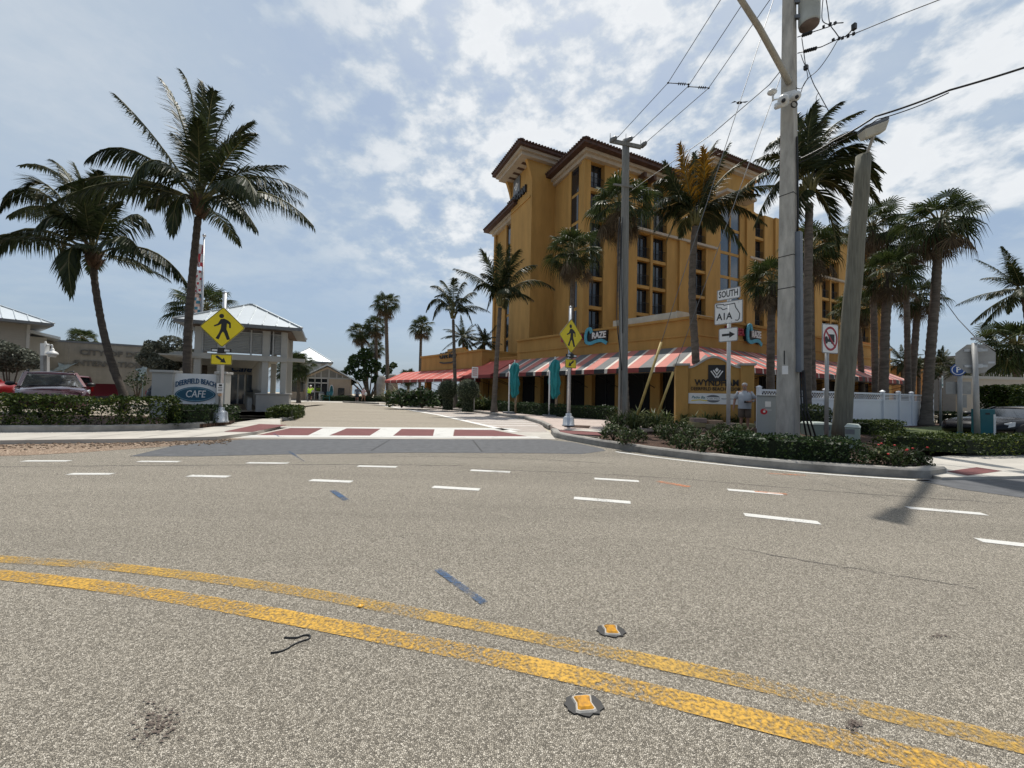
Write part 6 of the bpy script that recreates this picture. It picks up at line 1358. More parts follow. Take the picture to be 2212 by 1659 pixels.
for x0, y0, x1, y1 in ((1318, 304, 1332, 297), (1352, 305, 1366, 298), (1384, 318, 1394, 309)):
    p, q = A(x0, y0, 15.4), A(x1, y1, 15.2); m = MB(); m.lathe(p, [(.05, 0), (.09, .05), (.09, .22), (.06, .28)], 10, axis=q-p); m.tube([p, q+(q-p)*.35], .02, 6); m.tube([p, p+UP*.3], .012, 5); m.build('insulator', MT['greymet'], t); tips.append(q+(q-p)*.3)
m = MB(); loose([(1338, 470, 15.3), (1334, 600, 15.3), (1333, 700, 15.3), (1341, 780, 15.3), (1341, 885, 15.3)], .018); loose([(1342, 480, 15.3), (1339, 620, 15.3), (1337, 720, 15.3), (1343, 800, 15.3)], .018); loose([(1345, 470, 15.3), (1342, 560, 15.3), (1345, 720, 15.3)], .015); m.build('riser_cables', MT['black'], t)
m = MB(); m.tube([A(1343, 560, 15.35), A(1343, 895, 15.35)], .028, 6); m.build('ground_rod', MT['alu'], t)
m = MB(); m.bar(A(1325, 398, 15.35), A(1368, 404, 15.3), .06); m.build('lower_arm', MT['polew2'], t)
# --- wires
def wire(lab, pts, r=.012, sag=0., name='power_line', grp=None):
    p = [A(*q) if len(q) == 3 and not isinstance(q, Vector) else q for q in pts]; o = []
    for a, b in zip(p[:-1], p[1:]):
        for k in range(12): t_ = k/12; o.append(a.lerp(b, t_)-UP*sag*4*t_*(1-t_))
    o.append(p[-1]); mb = MB(); mb.tube(o, r, 5); tag(mb.build(name, MT['black']), lab, 'cable', grp); return o
wire('leftmost of three thin power lines rising from the crossarm', [tips[0], (1443, 179, 13.5), (1572, -25, 10.5)], .011)
wire('middle of three thin power lines rising from the crossarm', [tips[1], (1487, 186, 13.3), (1626, -25, 10.3)], .011)
wire('rightmost of three thin power lines rising from the crossarm', [tips[2], (1530, 191, 13.1), (1680, -25, 10.2)], .011)
for a, b, lab in (((1443, 179, 13.5), (1487, 182, 13.3), 'spacer insulator between the left and middle lines'), ((1487, 187, 13.3), (1531, 190, 13.1), 'spacer insulator between the middle and right lines')):
    p, q = A(*a), A(*b); m = MB(); m.tube([p, q], .014, 6)
    for k in range(4): m.lathe(p.lerp(q, .5+.1*k), [(.012, 0), (.05, .01), (.045, .03), (.015, .04)], 8, axis=q-p)
    m.ball(p, .035, 6, 4); m.ball(q, .035, 6, 4); tag(m.build('line_spacer', MT['iron']), lab, 'insulator', 'line spacer insulators')
top_ = A(1712, -150, 12.1); an1 = G(1366, 930, .12); an2 = G(1410, 908, .12); an2 = A(1410, 908, 14.5); an2.z = .12
g1 = A(1421, 737, 12.2)
def guy(lab, an, top, guardpx, Yg, lab2):
    d = (top-an); mb = MB(); mb.tube([an, top], .011, 5); tag(mb.build('guy_wire', MT['greymet']), lab, 'cable')
    L = d.length; g = an.lerp(top, guardpx); s_ = an.lerp(top, .035)
    mb = MB(); mb.tube([s_, g], .045, 8); tag(mb.build('guy_guard', MT['guard']), lab2, 'cable guard', 'yellow guards on the guy wires')
guy('guy wire running up from the long yellow guard to the top of the concrete pole', an1, A(1700, -90, 12.0), .2, 0, 'long faded yellow guard on the left guy wire')
guy('guy wire running up from the short yellow guard to the concrete pole', an2, A(1692, 150, 12.1), .18, 0, 'short yellow guard on the right guy wire')
wire('cable running down left from the concrete pole across the raised hotel roof', [(1692, 146, 12.0), (1662, 183, 12.6), (1538, 290, 15.0), (1352, 420, 15.5)], .014)
wire('heavy twisted cable from the concrete pole past the street lamp to the upper right edge', [(1724, 345, 12.0), (1800, 305, 11.4), (1890, 252, 10.6), (2050, 195, 9.6), (2330, 106, 8.4)], .026, .03, 'cable')
wire('thin cable just under the heavy twisted cable', [(1724, 352, 12.0), (1800, 311, 11.3), (1895, 258, 10.6), (2050, 200, 9.6)], .014, .05, 'cable')
wire('thin power line from the connectors to the top right corner', [q4, (1950, 30, 9.6), (2080, -20, 8.6)], .011)
wire('sloping wire from the tall fan palm down to the octagonal sign back', [(2022, 625, 22), (2070, 690, 17), (2113, 735, 12), (2150, 757, 9.2)], .014, .0)
m = MB(); q = A(1597, 222, 13.0); m.ball(q, (.1, .05, .045), 8, 6); m.raw([q+V((-.08, 0, .03)), q+V((.05, 0, .03)), q+V((.33, .0, .07)), q+V((.2, 0, .0)), q+V((-.3, 0, -.03)), q+V((-.16, 0, .06))], [[0, 1, 2, 3], [0, 4, 5]]); tag(m.build('bird', MT['iron']), 'small dark bird with spread wings by the guy wire', 'bird')
# --- white vinyl fence with lattice top
t = thing('vinyl_fence', 'white vinyl privacy fence with lattice top strip', 'fence', (15, 18, 0))
f0 = A(1640, 880, 15.6); f1 = A(1907, 880, 18.3); f2 = A(2013, 880, 20.6); zt = A(1928, 851, 18.4).z
def fence(p, q, lattice, gate):
    P = Pl((p.x, p.y, 0), (q.x-p.x, q.y-p.y, 0)); L = (V((q.x, q.y, 0))-V((p.x, p.y, 0))).length
    m = MB(); m.pbox(P, 0, L, .05, zt-.34, -.03, 0); m.pbox(P, 0, L, zt-.36, zt-.28, -.05, .02); m.pbox(P, 0, L, zt-.05, zt+.03, -.05, .02); m.pbox(P, 0, L, .05, .17, -.05, .02); m.build('panel', MT['vinyl'], t)
    m = MB()
    if lattice:
        k = 0.
        while k < L-.25:
            for s in (1, -1): m.bar(P.p(k if s > 0 else k+.24, zt-.28, -.01-.008*s), P.p(k+.24 if s > 0 else k, zt-.05, -.01-.008*s), .02, .012, up=P.n)
            k += .15
    else:
        for z in (zt-.24, zt-.17, zt-.1): m.pbox(P, 0, L, z-.018, z+.018, -.03, 0)
    m.build('lattice' if lattice else 'slats', MT['vinyl'], t)
    return P, L
Pf, Lf = fence(f0, f1, True, False); Pg, Lg = fence(f1, f2, False, True)
for P, a in ((Pf, 0), (Pf, Lf*.5), (Pg, .0), (Pg, Lg*.3), (Pg, Lg*.56), (Pg, Lg)):
    m = MB(); m.pbox(P, a-.065, a+.065, 0, zt+.1, -.08, .06); m.hexa([P.p(a+x, zt+.1, y) for x, y in ((-.09, -.1), (.09, -.1), (.09, .08), (-.09, .08))][::-1], [P.p(a+x, zt+.17, y) for x, y in ((-.02, -.03), (.02, -.03), (.02, .01), (-.02, .01))][::-1]); m.build('post', MT['vinyl'], t)
m = MB(); m.tube([A(1795, 912, 15), A(1800, 917, 15), A(1862, 923, 15.5), A(1864, 932, 15.5)], .03, 8); m.tube([A(1735, 903, 15), A(1795, 906, 15)], .03, 8); tag(m.build('hand_rail', MT['signW']), 'low white pipe rail in front of the vinyl fence', 'rail')
# --- low stone edging in the bed
t = thing('stone_edging', 'low edging of rough limestone blocks below the resort sign', 'edging', G(1560, 925, .12))
for x, y, w, h in ((1497, 917, 34, 9), (1530, 921, 36, 8), (1560, 917, 38, 6), (1598, 919, 40, 7), (1500, 908, 30, 8), (1462, 925, 40, 12), (1535, 912, 30, 7)):
    c = A(x+8, y, 14.9); W = w*14.9/F; H = h*14.9/F*1.3; m = MB(); m.box(c, (W, .35, H), R.uniform(-.15, .1)); m.build('block', mat('limestone_%d' % x, tuple(R.uniform(.8, 1.1)*q for q in (.36, .27, .17)), .95, var=.25, scale=5, bump=.5), t, bevel=.03)
# --- gooseneck lamp and flagpole on the left
b = A(96, 850, 18); b.z = .05; t = thing('gooseneck_lamp', 'white gooseneck lamp on a post in front of the pier wall', 'street lamp', b)
m = MB(); m.tube([b, A(97, 800, 18)], .09, 8); m.bar(A(97, 805, 18), A(97, 742, 18), .2, .2); m.build('post', MT['signW'], t)
m = MB(); m.bar(A(94, 806, 17.8), A(94, 768, 17.8), .14, .14); m.build('ballast_box', MT['alu'], t)
m = MB(); m.tube(smooth([A(x, y, 18) for x, y in ((98, 738), (101, 744), (107, 746), (112, 745), (113, 752), (113, 756))], 4), .03, 8); m.build('arm', MT['signW'], t)
q = A(113, 766, 18); m = MB(); m.lathe(q, [(.2, 0), (.195, .05), (.14, .13), (.07, .17), (.06, .25), (.03, .3)], 16); m.build('lamp_shade', MT['signW'], t)
m = MB(); m.lathe(q, [(.12, -.12), (.14, -.02), (.14, .02)], 12); m.build('lamp_glass', MT['lens'], t)
b = A(430, 860, 24); b.z = .05; tpz = A(441, 512, 24); t = thing('flagpole', 'silver flagpole behind the tall coconut palm', 'flagpole', b)
m = MB(); m.tube([b, b.lerp(tpz, .5), tpz], [.09, .075, .045], 10); m.build('pole', MT['galv'], t)
m = MB(); m.ball(tpz+UP*.1, .11, 10, 8); m.build('finial', MT['chrome'], t)
def flag(lab, y0, y1, x, w, cols, seed):
    R.seed(seed); top = A(x, y0, 23.9); bot = A(x-1.5, y1, 23.9); n, k = 8, 10; vs = []
    for i in range(k+1):
        for j in range(n+1):
            f = i/k; c = top.lerp(bot, f); u_ = j/n; vs.append(c+V((-w*u_*(.55+.45*math.sin(f*2.4+.4)), .09*math.sin(u_*9+f*2), -.12*u_*math.sin(f*3))))
    mb = MB(); mb.smooth = True
    for i in range(k):
        for j in range(n): mb.cur = cols[(i*2+j) % len(cols)] if len(cols) > 2 else cols[(j//2+i//4) % len(cols)]; mb.raw([vs[i*(n+1)+j], vs[i*(n+1)+j+1], vs[(i+1)*(n+1)+j+1], vs[(i+1)*(n+1)+j]], [[0, 1, 2, 3]])
    tag(mb.build('flag', [mat('flag_red', (.45, .04, .05), .8), mat('flag_white', (.65, .63, .62), .8), mat('flag_blue', (.06, .2, .28), .8), mat('flag_peach', (.6, .4, .33), .8)]), lab, 'flag', 'flags hanging on the flagpole')
flag('limp red and white striped flag, topmost on the flagpole', 528, 576, 439, .5, [0, 1], 1); flag('limp white flag with red, in the middle of the flagpole', 584, 634, 436, .55, [1, 1, 0, 1, 1], 2); flag('limp blue and peach flag, lowest on the flagpole', 636, 700, 433, .6, [2, 2, 3, 3, 1], 3)
R.seed(9)
# --- by the beach shop
b = A(708, 866, 46); b.z = .02; t = thing('deck_chair', 'teal slatted deck chair outside the beach shop', 'chair', b)
m = MB()
for k in range(4): m.bar(b+V((-.27+.18*k, .15, .35)), b+V((-.3+.2*k, .55, 1.1)), .14, .03)
m.build('backrest', MT['tealp'], t); m = MB(); m.box(b+V((0, -.1, .36)), (.6, .6, .05)); m.build('seat', MT['tealp'], t)
for x in (-.36, .36):
    m = MB(); m.box(b+V((x, -.05, .58)), (.12, .75, .04)); m.build('armrest', MT['tealp'], t)
    for y in (-.35, .3): m = MB(); m.box(b+V((x, y, .28)), (.07, .08, .56)); m.build('leg', MT['tealp'], t)
b = A(694, 866, 46.5); b.z = .02; t = thing('litter_bin', 'small grey litter bin by the door of the beach shop', 'bin', b)
m = MB(); m.lathe(b, [(.24, 0), (.27, .05), (.3, .8), (.27, .85)], 14); m.build('bin_body', MT['plaster'], t); m = MB(); m.lathe(b+UP*.85, [(.3, 0), (.3, .08), (.15, .2)], 14); m.build('lid', MT['greymet'], t)
# ================================================================ vehicles
R.seed(21)
class Fr:
    def __init__(s, o, ang): s.o = V(o); s.f = V((math.cos(ang), math.sin(ang), 0)); s.l = V((-math.sin(ang), math.cos(ang), 0))
    def p(s, x, y, z): return s.o+s.f*x+s.l*y+UP*z
def loft(mb, fr, st):
    """st: stations (x, half width, z bottom, z top, crown); rounded half-sections mirrored"""
    rings = []
    for x, w, zb, zt, c in st:
        h = [(0, zb), (w*.88, zb), (w*.98, zb+.14*(zt-zb)), (w, zb+.5*(zt-zb)), (w*.985, zb+.78*(zt-zb)), (w*.93, zb+.95*(zt-zb)), (w*.8, zt), (w*.4, zt+c*.8), (0, zt+c)]
        rings.append([fr.p(x, y, z) for y, z in h]+[fr.p(x, -y, z) for y, z in h[-2:0:-1]])
    n = len(rings[0]); vs = [p for r in rings for p in r]
    fs = [[i*n+j, i*n+(j+1) % n, (i+1)*n+(j+1) % n, (i+1)*n+j] for i in range(len(rings)-1) for j in range(n)]+[list(range(n))[::-1], list(range((len(rings)-1)*n, len(rings)*n))]
    mb.smooth = True; mb.raw(vs, fs); mb.smooth = False
def wheel(t, fr, x, y, r):
    c = fr.p(x, y, r); ax = fr.l*(1 if y > 0 else -1)
    m = MB(); m.lathe(c-ax*.1, [(r*.66, 0), (r*.95, .0), (r, .04), (r, .17), (r*.95, .21), (r*.66, .21)], 22, axis=ax); w = m.build('wheel', MT['tyre'], t)
    m = MB(); m.lathe(c-ax*.1, [(r*.66, .14), (r*.64, .2), (r*.2, .19), (r*.15, .22)], 18, axis=ax)
    for k in range(5):
        a = 2*PI*k/5; d = fr.f*math.cos(a)+UP*math.sin(a); m.bar(c+ax*.1+d*r*.12, c+ax*.09+d*r*.62, .07, .03)
    m.build('rim', MT['rim'], w)
def car(name, lab, cat, o, ang, body, gh, pnt, wx=(1.42, -1.4), r=.36, roofx=None, front=True, rails=False, glass='glass', mirrors=True, tail=True, grp=None):
    t = thing(name, lab, cat, o, grp); fr = Fr(o, ang)
    m = MB(); loft(m, fr, body); m.build('body', pnt, t)
    zb, (xa, wa), (xb, wb, zr), (xc, wc2), (xd, wd) = gh
    lo = [fr.p(xa, wa, zb), fr.p(xa, -wa, zb), fr.p(xd, -wd, zb), fr.p(xd, wd, zb)]; hi = [fr.p(xb, wb, zr), fr.p(xb, -wb, zr), fr.p(xc, -wc2, zr), fr.p(xc, wc2, zr)]
    q_ = lo+hi; m = MB(); m.face([q_[i] for i in (0, 1, 5, 4)]); m.build('windscreen', MT[glass], t)
    for l_ in ((1, 2, 6, 5), (3, 0, 4, 7)): m = MB(); m.face([q_[i] for i in l_]); m.build('side_window', MT['glass'], t)
    m = MB(); m.face([q_[i] for i in (2, 3, 7, 6)]); m.build('rear_window', MT['glass'], t)
    for a, b in list(zip(lo, hi))+[(lo[0].lerp(lo[3], .5), hi[0].lerp(hi[3], .48)), (lo[1].lerp(lo[2], .5), hi[1].lerp(hi[2], .48))]: m = MB(); m.bar(a, b, .085, .05); m.build('window_pillar', pnt, t)
    m = MB(); rs = [(xb+.1, wb*.97, zr-.06, zr-.03, .0), (xb, wb+.02, zr-.05, zr, .03), ((xb+xc)/2, wb+.03, zr-.05, zr+.01, .05), (xc, wc2+.02, zr-.05, zr, .03), (xc-.12, wc2*.95, zr-.06, zr-.04, .0)]; loft(m, fr, rs[::-1]); m.build('roof', pnt, t)
    if rails:
        for s in (1, -1):
            m = MB(); m.tube([fr.p(xb-.1, s*wb*.92, zr+.02), fr.p(xb-.25, s*wb*.92, zr+.09), fr.p(xc+.2, s*wc2*.92, zr+.09), fr.p(xc, s*wc2*.92, zr+.02)], .022, 6); m.build('roof_rail', MT['black'], t)
    for x in wx:
        for s in (1, -1): wheel(t, fr, x, s*(body[len(body)//2][1]-.1), r)
    if mirrors:
        for s in (1, -1):
            m = MB(); c = fr.p(xa-.25, s*(wa+.2), zb+.1); m.bar(c-fr.l*s*.18-UP*.04, c, .06); m.ball(c, (.13, .13, .085), 10, 7); m.build('mirror', MT['black'], t)
    return t, fr, body
SUVB = [(-2.3, .78, .45, .98, .02), (-2.2, .88, .32, 1.08, .02), (-1.8, .925, .27, 1.12, .02), (0, .935, .26, 1.12, .02), (1.0, .93, .26, 1.09, .05), (1.7, .91, .27, 1.03, .07), (2.1, .86, .3, .95, .06), (2.28, .74, .4, .82, .03), (2.33, .6, .48, .72, .01)]
SUVG = (1.09, (1.12, .82), (.35, .63, 1.64), (-1.55, .61), (-2.15, .74))
bur = mat('paint_burgundy', (.10, .03, .045), .22, .25, var=.05, coat=1., spec=.6); o = A(112, 860, 15.2); o.z = .10
ang = math.atan2(-15.2+3.0, -o.x-5.0)+.12
wsm = mat('windscreen_reflective', (.68, .72, .74), .06, .9, var=.45, scale=1.8, spec=1.); MT['wsc'] = wsm
t, fr, _ = car('parked_car', 'burgundy sport utility car parked nose-on behind the left hedge', 'car', o+V((-math.cos(ang), -math.sin(ang), 0))*.8, ang, SUVB, SUVG, bur, rails=True, glass='wsc')
for s in (1, -1):
    m = MB(); m.hexa([fr.p(2.16, s*.42, .83), fr.p(2.02, s*.84, .80), fr.p(1.7, s*.915, .86), fr.p(1.9, s*.5, .84)], [fr.p(2.12, s*.44, .92), fr.p(1.98, s*.84, .95), fr.p(1.66, s*.915, 1.0), fr.p(1.9, s*.5, .93)]); m.build('headlight', MT['lens'], t)
m = MB(); m.hexa([fr.p(2.3, -.5, .55), fr.p(2.3, .5, .55), fr.p(2.36, .5, .55), fr.p(2.36, -.5, .55)], [fr.p(2.25, -.58, .78), fr.p(2.25, .58, .78), fr.p(2.33, .58, .78), fr.p(2.33, -.58, .78)]); m.build('grille', MT['black'], t)
m = MB(); m.bar(fr.p(2.3, -.12, .84), fr.p(2.3, .12, .84), .05, .05); m.build('front_emblem', MT['chrome'], t)
m = MB(); m.tube([fr.p(1.1, .6, 1.12), fr.p(1.08, .0, 1.15), fr.p(1.1, -.6, 1.12)], .02, 6); m.build('wiper', MT['black'], t)
nav = paint('paint_navy', (.012, .014, .02)); o = V((-18.45, 22.2, .03))
t, fr, _ = car('parked_car', 'dark navy sport utility car seen from behind beside the cafe sign', 'car', o, rad(112), SUVB, (1.05, (1.12, .8), (.35, .63, 1.58), (-1.7, .62), (-2.2, .76)), nav)
for s in (1, -1): m = MB(); m.hexa([fr.p(-2.3, s*.6, .85), fr.p(-2.2, s*.9, .85), fr.p(-2.0, s*.94, .85), fr.p(-2.2, s*.6, .85)], [fr.p(-2.26, s*.6, 1.03), fr.p(-2.17, s*.88, 1.03), fr.p(-2.0, s*.93, 1.03), fr.p(-2.2, s*.6, 1.03)]); m.build('tail_light', MT['redlens'], t)
SEDB = [(-2.3, .7, .4, .78, .02), (-2.15, .84, .28, .88, .02), (-1.5, .91, .24, .9, .02), (0, .92, .22, .86, .02), (.9, .92, .22, .84, .04), (1.6, .9, .23, .80, .06), (2.05, .83, .27, .70, .05), (2.25, .68, .32, .60, .03), (2.3, .5, .38, .54, .01)]
blk = mat('paint_black', (.004, .004, .006), .25, var=.05, spec=.22, coat=.12); o = V((17.6, 13.6, -.02))
t, fr, _ = car('parked_car', 'low black coupe parked on the right behind the teal box', 'car', o, rad(187), SEDB, (.84, (.95, .8), (.15, .58, 1.2), (-1.0, .56), (-1.9, .7)), blk, wx=(1.4, -1.38), r=.34)
for s in (1, -1):
    m = MB(); m.hexa([fr.p(2.2, s*.4, .52), fr.p(2.06, s*.8, .52), fr.p(1.75, s*.9, .6), fr.p(2.0, s*.5, .55)], [fr.p(2.1, s*.42, .66), fr.p(1.98, s*.8, .68), fr.p(1.7, s*.89, .74), fr.p(1.95, s*.5, .66)]); m.build('headlight', MT['lens'], t)
m = MB(); m.bar(fr.p(-.4, .925, .78), fr.p(-.62, .925, .78), .03, .02); m.build('door_handle', MT['chrome'], t)
o = V((-22.6, 14.3, .03)); car('parked_car', 'black car just cut by the left edge beside the burgundy car', 'car', o, rad(-50), SEDB, (.9, (.95, .8), (.15, .58, 1.32), (-1.0, .56), (-1.9, .7)), blk, r=.34)
def pickup(lab, o, ang, pnt, k=1.):
    t = thing('pickup_truck', lab, 'truck', o, None); fr = Fr(o, ang)
    B_ = [(-2.75, .88, .5, 1.0, 0), (-2.7, .95, .42, 1.02, 0), (-.7, .97, .4, 1.02, 0), (.9, .97, .4, 1.1, .02), (2.0, .95, .42, 1.12, .06), (2.6, .86, .48, 1.02, .04), (2.72, .7, .55, .9, 0)]
    m = MB(); loft(m, fr, [(x, w, z0, z1*k, c) for x, w, z0, z1, c in B_]); m.build('body', pnt, t)
    m = MB()
    for s in (1, -1): m.hexa([fr.p(-2.72, s*.9, .95*k), fr.p(-.75, s*.9, .95*k), fr.p(-.75, s*.965, .95*k), fr.p(-2.72, s*.965, .95*k)], [fr.p(-2.7, s*.9, 1.38*k), fr.p(-.75, s*.9, 1.38*k), fr.p(-.75, s*.95, 1.38*k), fr.p(-2.7, s*.95, 1.38*k)])
    m.hexa([fr.p(-2.76, -.95, .6), fr.p(-2.76, .95, .6), fr.p(-2.68, .95, .6), fr.p(-2.68, -.95, .6)], [fr.p(-2.76, -.94, 1.36*k), fr.p(-2.76, .94, 1.36*k), fr.p(-2.7, .94, 1.36*k), fr.p(-2.7, -.94, 1.36*k)]); m.build('cargo_bed', pnt, t)
    m = MB(); lo = [fr.p(1.3, .84, 1.1*k), fr.p(1.3, -.84, 1.1*k), fr.p(-.7, -.86, 1.1*k), fr.p(-.7, .86, 1.1*k)]; hi = [fr.p(.6, .68, 1.8*k), fr.p(.6, -.68, 1.8*k), fr.p(-.55, -.7, 1.8*k), fr.p(-.55, .7, 1.8*k)]; m.raw(lo+hi, [[0, 1, 5, 4], [1, 2, 6, 5], [2, 3, 7, 6], [3, 0, 4, 7]]); m.build('cab_window', MT['glass'], t)
    m = MB(); loft(m, fr, [(-.65, .68, 1.74*k, 1.78*k, 0), (-.5, .73, 1.74*k, 1.83*k, .03), (.5, .71, 1.74*k, 1.83*k, .03), (.7, .66, 1.74*k, 1.78*k, 0)])
    for a, b in zip(lo, hi): m.bar(a, b, .1, .08)
    m.build('cab_roof', pnt, t)
    for s in (1, -1): m = MB(); c = fr.p(-2.74, s*.86, 1.05*k); m.box(c, (.1, .1, .3), ang); m.build('tail_light', MT['redlens'], t)
    m = MB(); m.bar(fr.p(-2.86, -.85, .55), fr.p(-2.86, .85, .55), .16, .1); m.build('bumper', MT['chrome'], t)
    for x in (1.75, -1.7):
        for s in (1, -1): wheel(t, fr, x, s*.88, .4)
pickup('dark red pickup truck with its open bed behind the burgundy car', V((-27.3, 24.2, .03)), rad(175), paint('paint_dark_red', (.10, .012, .02)), .98)
pickup('bright red pickup truck cut by the left edge behind the hedge', V((-28.6, 20.2, .03)), rad(8), paint('paint_red', (.24, .012, .014)), 1.15)
# ================================================================ people
def skin(name, vs, es, m, par, root=0, sub=2):
    me = bpy.data.meshes.new(name); keys = list(vs); ix = {k: i for i, k in enumerate(keys)}
    off = V((0, 0, 0)); me.from_pydata([tuple(vs[k][:3]) for k in keys], [(ix[a], ix[b]) for a, b in es], []); me.materials.append(m)
    o = bpy.data.objects.new(name, me); COL.objects.link(o); o.parent = par
    md = o.modifiers.new('s', 'SKIN'); md.use_smooth_shade = True
    if not me.skin_vertices: 
        bpy.context.view_layer.objects.active = o
    for i, k in enumerate(keys):
        r = vs[k][3]; r = r if isinstance(r, tuple) else (r, r); me.skin_vertices[0].data[i].radius = r; me.skin_vertices[0].data[i].use_root = (i == root)
    s = o.modifiers.new('u', 'SUBSURF'); s.levels = sub; s.render_levels = sub; return o
def person(lab, base, yaw, J, shirt, short, hair, h=1.75, grp=None, extra=None, shirt_len=.0, shoes=None, skinm='skin'):
    t = thing('person', lab, 'person', base, grp); t.rotation_euler = (0, 0, yaw); t.scale = (h/1.75,)*3
    D_ = dict(pel=(0, 0, .93, (.15, .11)), wai=(0, .0, 1.08, (.14, .10)), che=(0, 0, 1.28, (.17, .12)), nec=(0, .01, 1.46, .055), hea0=(0, -.01, 1.54, .07), hea=(0, -.015, 1.63, (.078, .092)), top=(0, -.005, 1.71, .06),
              hl=(.09, 0, .9, .085), kl=(.1, -.01, .5, .058), al=(.1, .02, .09, .038), fl=(.11, -.1, .04, .034), tl=(.11, -.17, .03, .025), hr=(-.09, 0, .9, .085), kr=(-.1, -.01, .5, .058), ar=(-.1, .02, .09, .038), fr=(-.11, -.1, .04, .034), tr=(-.11, -.17, .03, .025),
              sl=(.19, 0, 1.39, .06), el=(.26, .02, 1.12, .042), wl=(.27, -.06, .88, .03), pl=(.27, -.09, .82, .032), sr=(-.19, 0, 1.39, .06), er=(-.26, .02, 1.12, .042), wr=(-.27, -.06, .88, .03), pr=(-.27, -.09, .82, .032), nose=(0, -.105, 1.615, .014))
    D_.update(J)
    for s, q in (('l', 1), ('r', -1)):
        p = V(D_['p'+s][:3]); w = V(D_['w'+s][:3]); d = (p-w).normalized(); sd = d.cross(V((0, 1, 0))); sd = sd.normalized() if sd.length > .1 else V((1, 0, 0)); fw = sd.cross(d)
        for i in range(4):
            a = p+d*.03+fw*(.024*(i-1.5)); L = (.055, .07, .066, .05)[i]; D_['f%s%d' % (s, i)] = (*(a+d*.01), .0085); D_['g%s%d' % (s, i)] = (*(a+d*L*.7-sd*q*.01), .008); D_['h%s%d' % (s, i)] = (*(a+d*L-sd*q*.035), .007)
        a = w+d*.03-fw*.03; D_['th'+s] = (*(a+d*.02), .01); D_['ti'+s] = (*(a+d*.05-fw*.012), .009)
    E_ = [('pel', 'wai'), ('wai', 'che'), ('che', 'nec'), ('nec', 'hea0'), ('hea0', 'hea'), ('hea', 'top'), ('hea', 'nose')]
    for s in 'lr':
        E_ += [('pel', 'h'+s), ('h'+s, 'k'+s), ('k'+s, 'a'+s), ('a'+s, 'f'+s), ('f'+s, 't'+s), ('che', 's'+s), ('s'+s, 'e'+s), ('e'+s, 'w'+s), ('w'+s, 'p'+s), ('w'+s, 'th'+s), ('th'+s, 'ti'+s)]
        for i in range(4): E_ += [('p'+s, 'f%s%d' % (s, i)), ('f%s%d' % (s, i), 'g%s%d' % (s, i)), ('g%s%d' % (s, i), 'h%s%d' % (s, i))]
    skin('body', D_, E_, MT[skinm], t, 0, 2)
    def loc_(mb, name, m): ob = mb.build(name, m); ob.parent = t; return ob
    J3 = lambda k: V(D_[k][:3])
    def rr_(k): q = D_[k][3]; return q if isinstance(q, tuple) else (q, q)
    def rings(mb, l, n=18):
        vs = []
        for c, rx, ry in l: vs += [c+V((rx*math.cos(2*PI*k/n)*(1+.03*math.sin(5*k+c.z*30)), ry*math.sin(2*PI*k/n), 0)) for k in range(n)]
        mb.smooth = True; mb.raw(vs, [[a*n+k, a*n+(k+1) % n, (a+1)*n+(k+1) % n, (a+1)*n+k] for a in range(len(l)-1) for k in range(n)]); mb.smooth = False
    m = MB(); pe, wa, ch, ne = J3('pel'), J3('wai'), J3('che'), J3('nec'); wx = rr_('wai'); cx_ = rr_('che'); px__ = rr_('pel'); sh = (J3('sl')-J3('sr')).length/2
    rings(m, [(pe+V((0, 0, -.09)), px__[0]+.045, px__[1]+.055), (pe+V((0, 0, .02)), px__[0]+.042, px__[1]+.055), (wa, wx[0]+.04, wx[1]+.05), (wa.lerp(ch, .55), max(wx[0], cx_[0])+.03, cx_[1]+.05), (ch+V((0, 0, .03)), cx_[0]+.035, cx_[1]+.035), (ch.lerp(ne, .55)+V((0, 0, .01)), sh+.03, .105), (ch.lerp(ne, .8), sh*.72, .09), (ne+V((0, 0, -.015)), .082, .078), (ne+V((0, 0, .0)), .07, .068)])
    for q in 'lr':
        a, b = J3('s'+q), J3('e'+q); m.tube([a.lerp(ch, .25), a+V((0, 0, .005)), a.lerp(b, .4), a.lerp(b, .78), a.lerp(b, .8)], [.055, .066, .068, .074, .066], 12)
    loc_(m, 'shirt', shirt)
    m = MB(); m.ball(pe+V((0, 0, -.02)), (px__[0]+.03, px__[1]+.035, .13), 14, 8)
    for q in 'lr':
        a, b = J3('h'+q), J3('k'+q); m.tube([a+V((0, 0, .05)), a, a.lerp(b, .5), a.lerp(b, .93), a.lerp(b, .96)], [.11, .118, .106, .104, .09], 12)
    loc_(m, 'shorts', short)
    def loc(mb, name, m): 
        ob = mb.build(name, m); ob.parent = t; return ob
    hx = V(D_['hea'][:3])
    m = MB(); m.ball(hx+V((0, .028, .042)), (.088, .092, .072), 12, 8); loc(m, 'hair', hair)
    if yaw_face(yaw):
        m = MB()
        for s in (-.032, .032): m.ball(hx+V((s, -.088, .005)), (.012, .008, .008), 8, 6)
        loc(m, 'eyes', MT['black'])
        m = MB(); m.ball(hx+V((0, -.08, -.06)), (.03, .012, .007), 8, 6); loc(m, 'mouth', mat('lip', (.22, .08, .07), .6))
    for s in (-1, 1): m = MB(); m.ball(hx+V((s*.083, .005, 0)), (.012, .02, .03), 8, 6); loc(m, 'ear', MT[skinm])
    if shoes:
        for s in 'lr':
            a = V(D_['a'+s][:3]); b = V(D_['t'+s][:3]); m = MB(); m.ball((a*.45+b*.55)*1.0+V((0, 0, .015)), (.05, .14, .055), 10, 6); loc(m, 'shoe', shoes)
    if extra: extra(t, D_, loc)
    return t
def yaw_face(y): return abs((y+PI) % (2*PI)-PI) < 1.6
tee = mat('tee_pale', (.40, .43, .47), .85, var=.08, scale=6, bump=.3, bscale=12); kh = mat('shorts_khaki', (.13, .10, .075), .85, var=.12, scale=8)
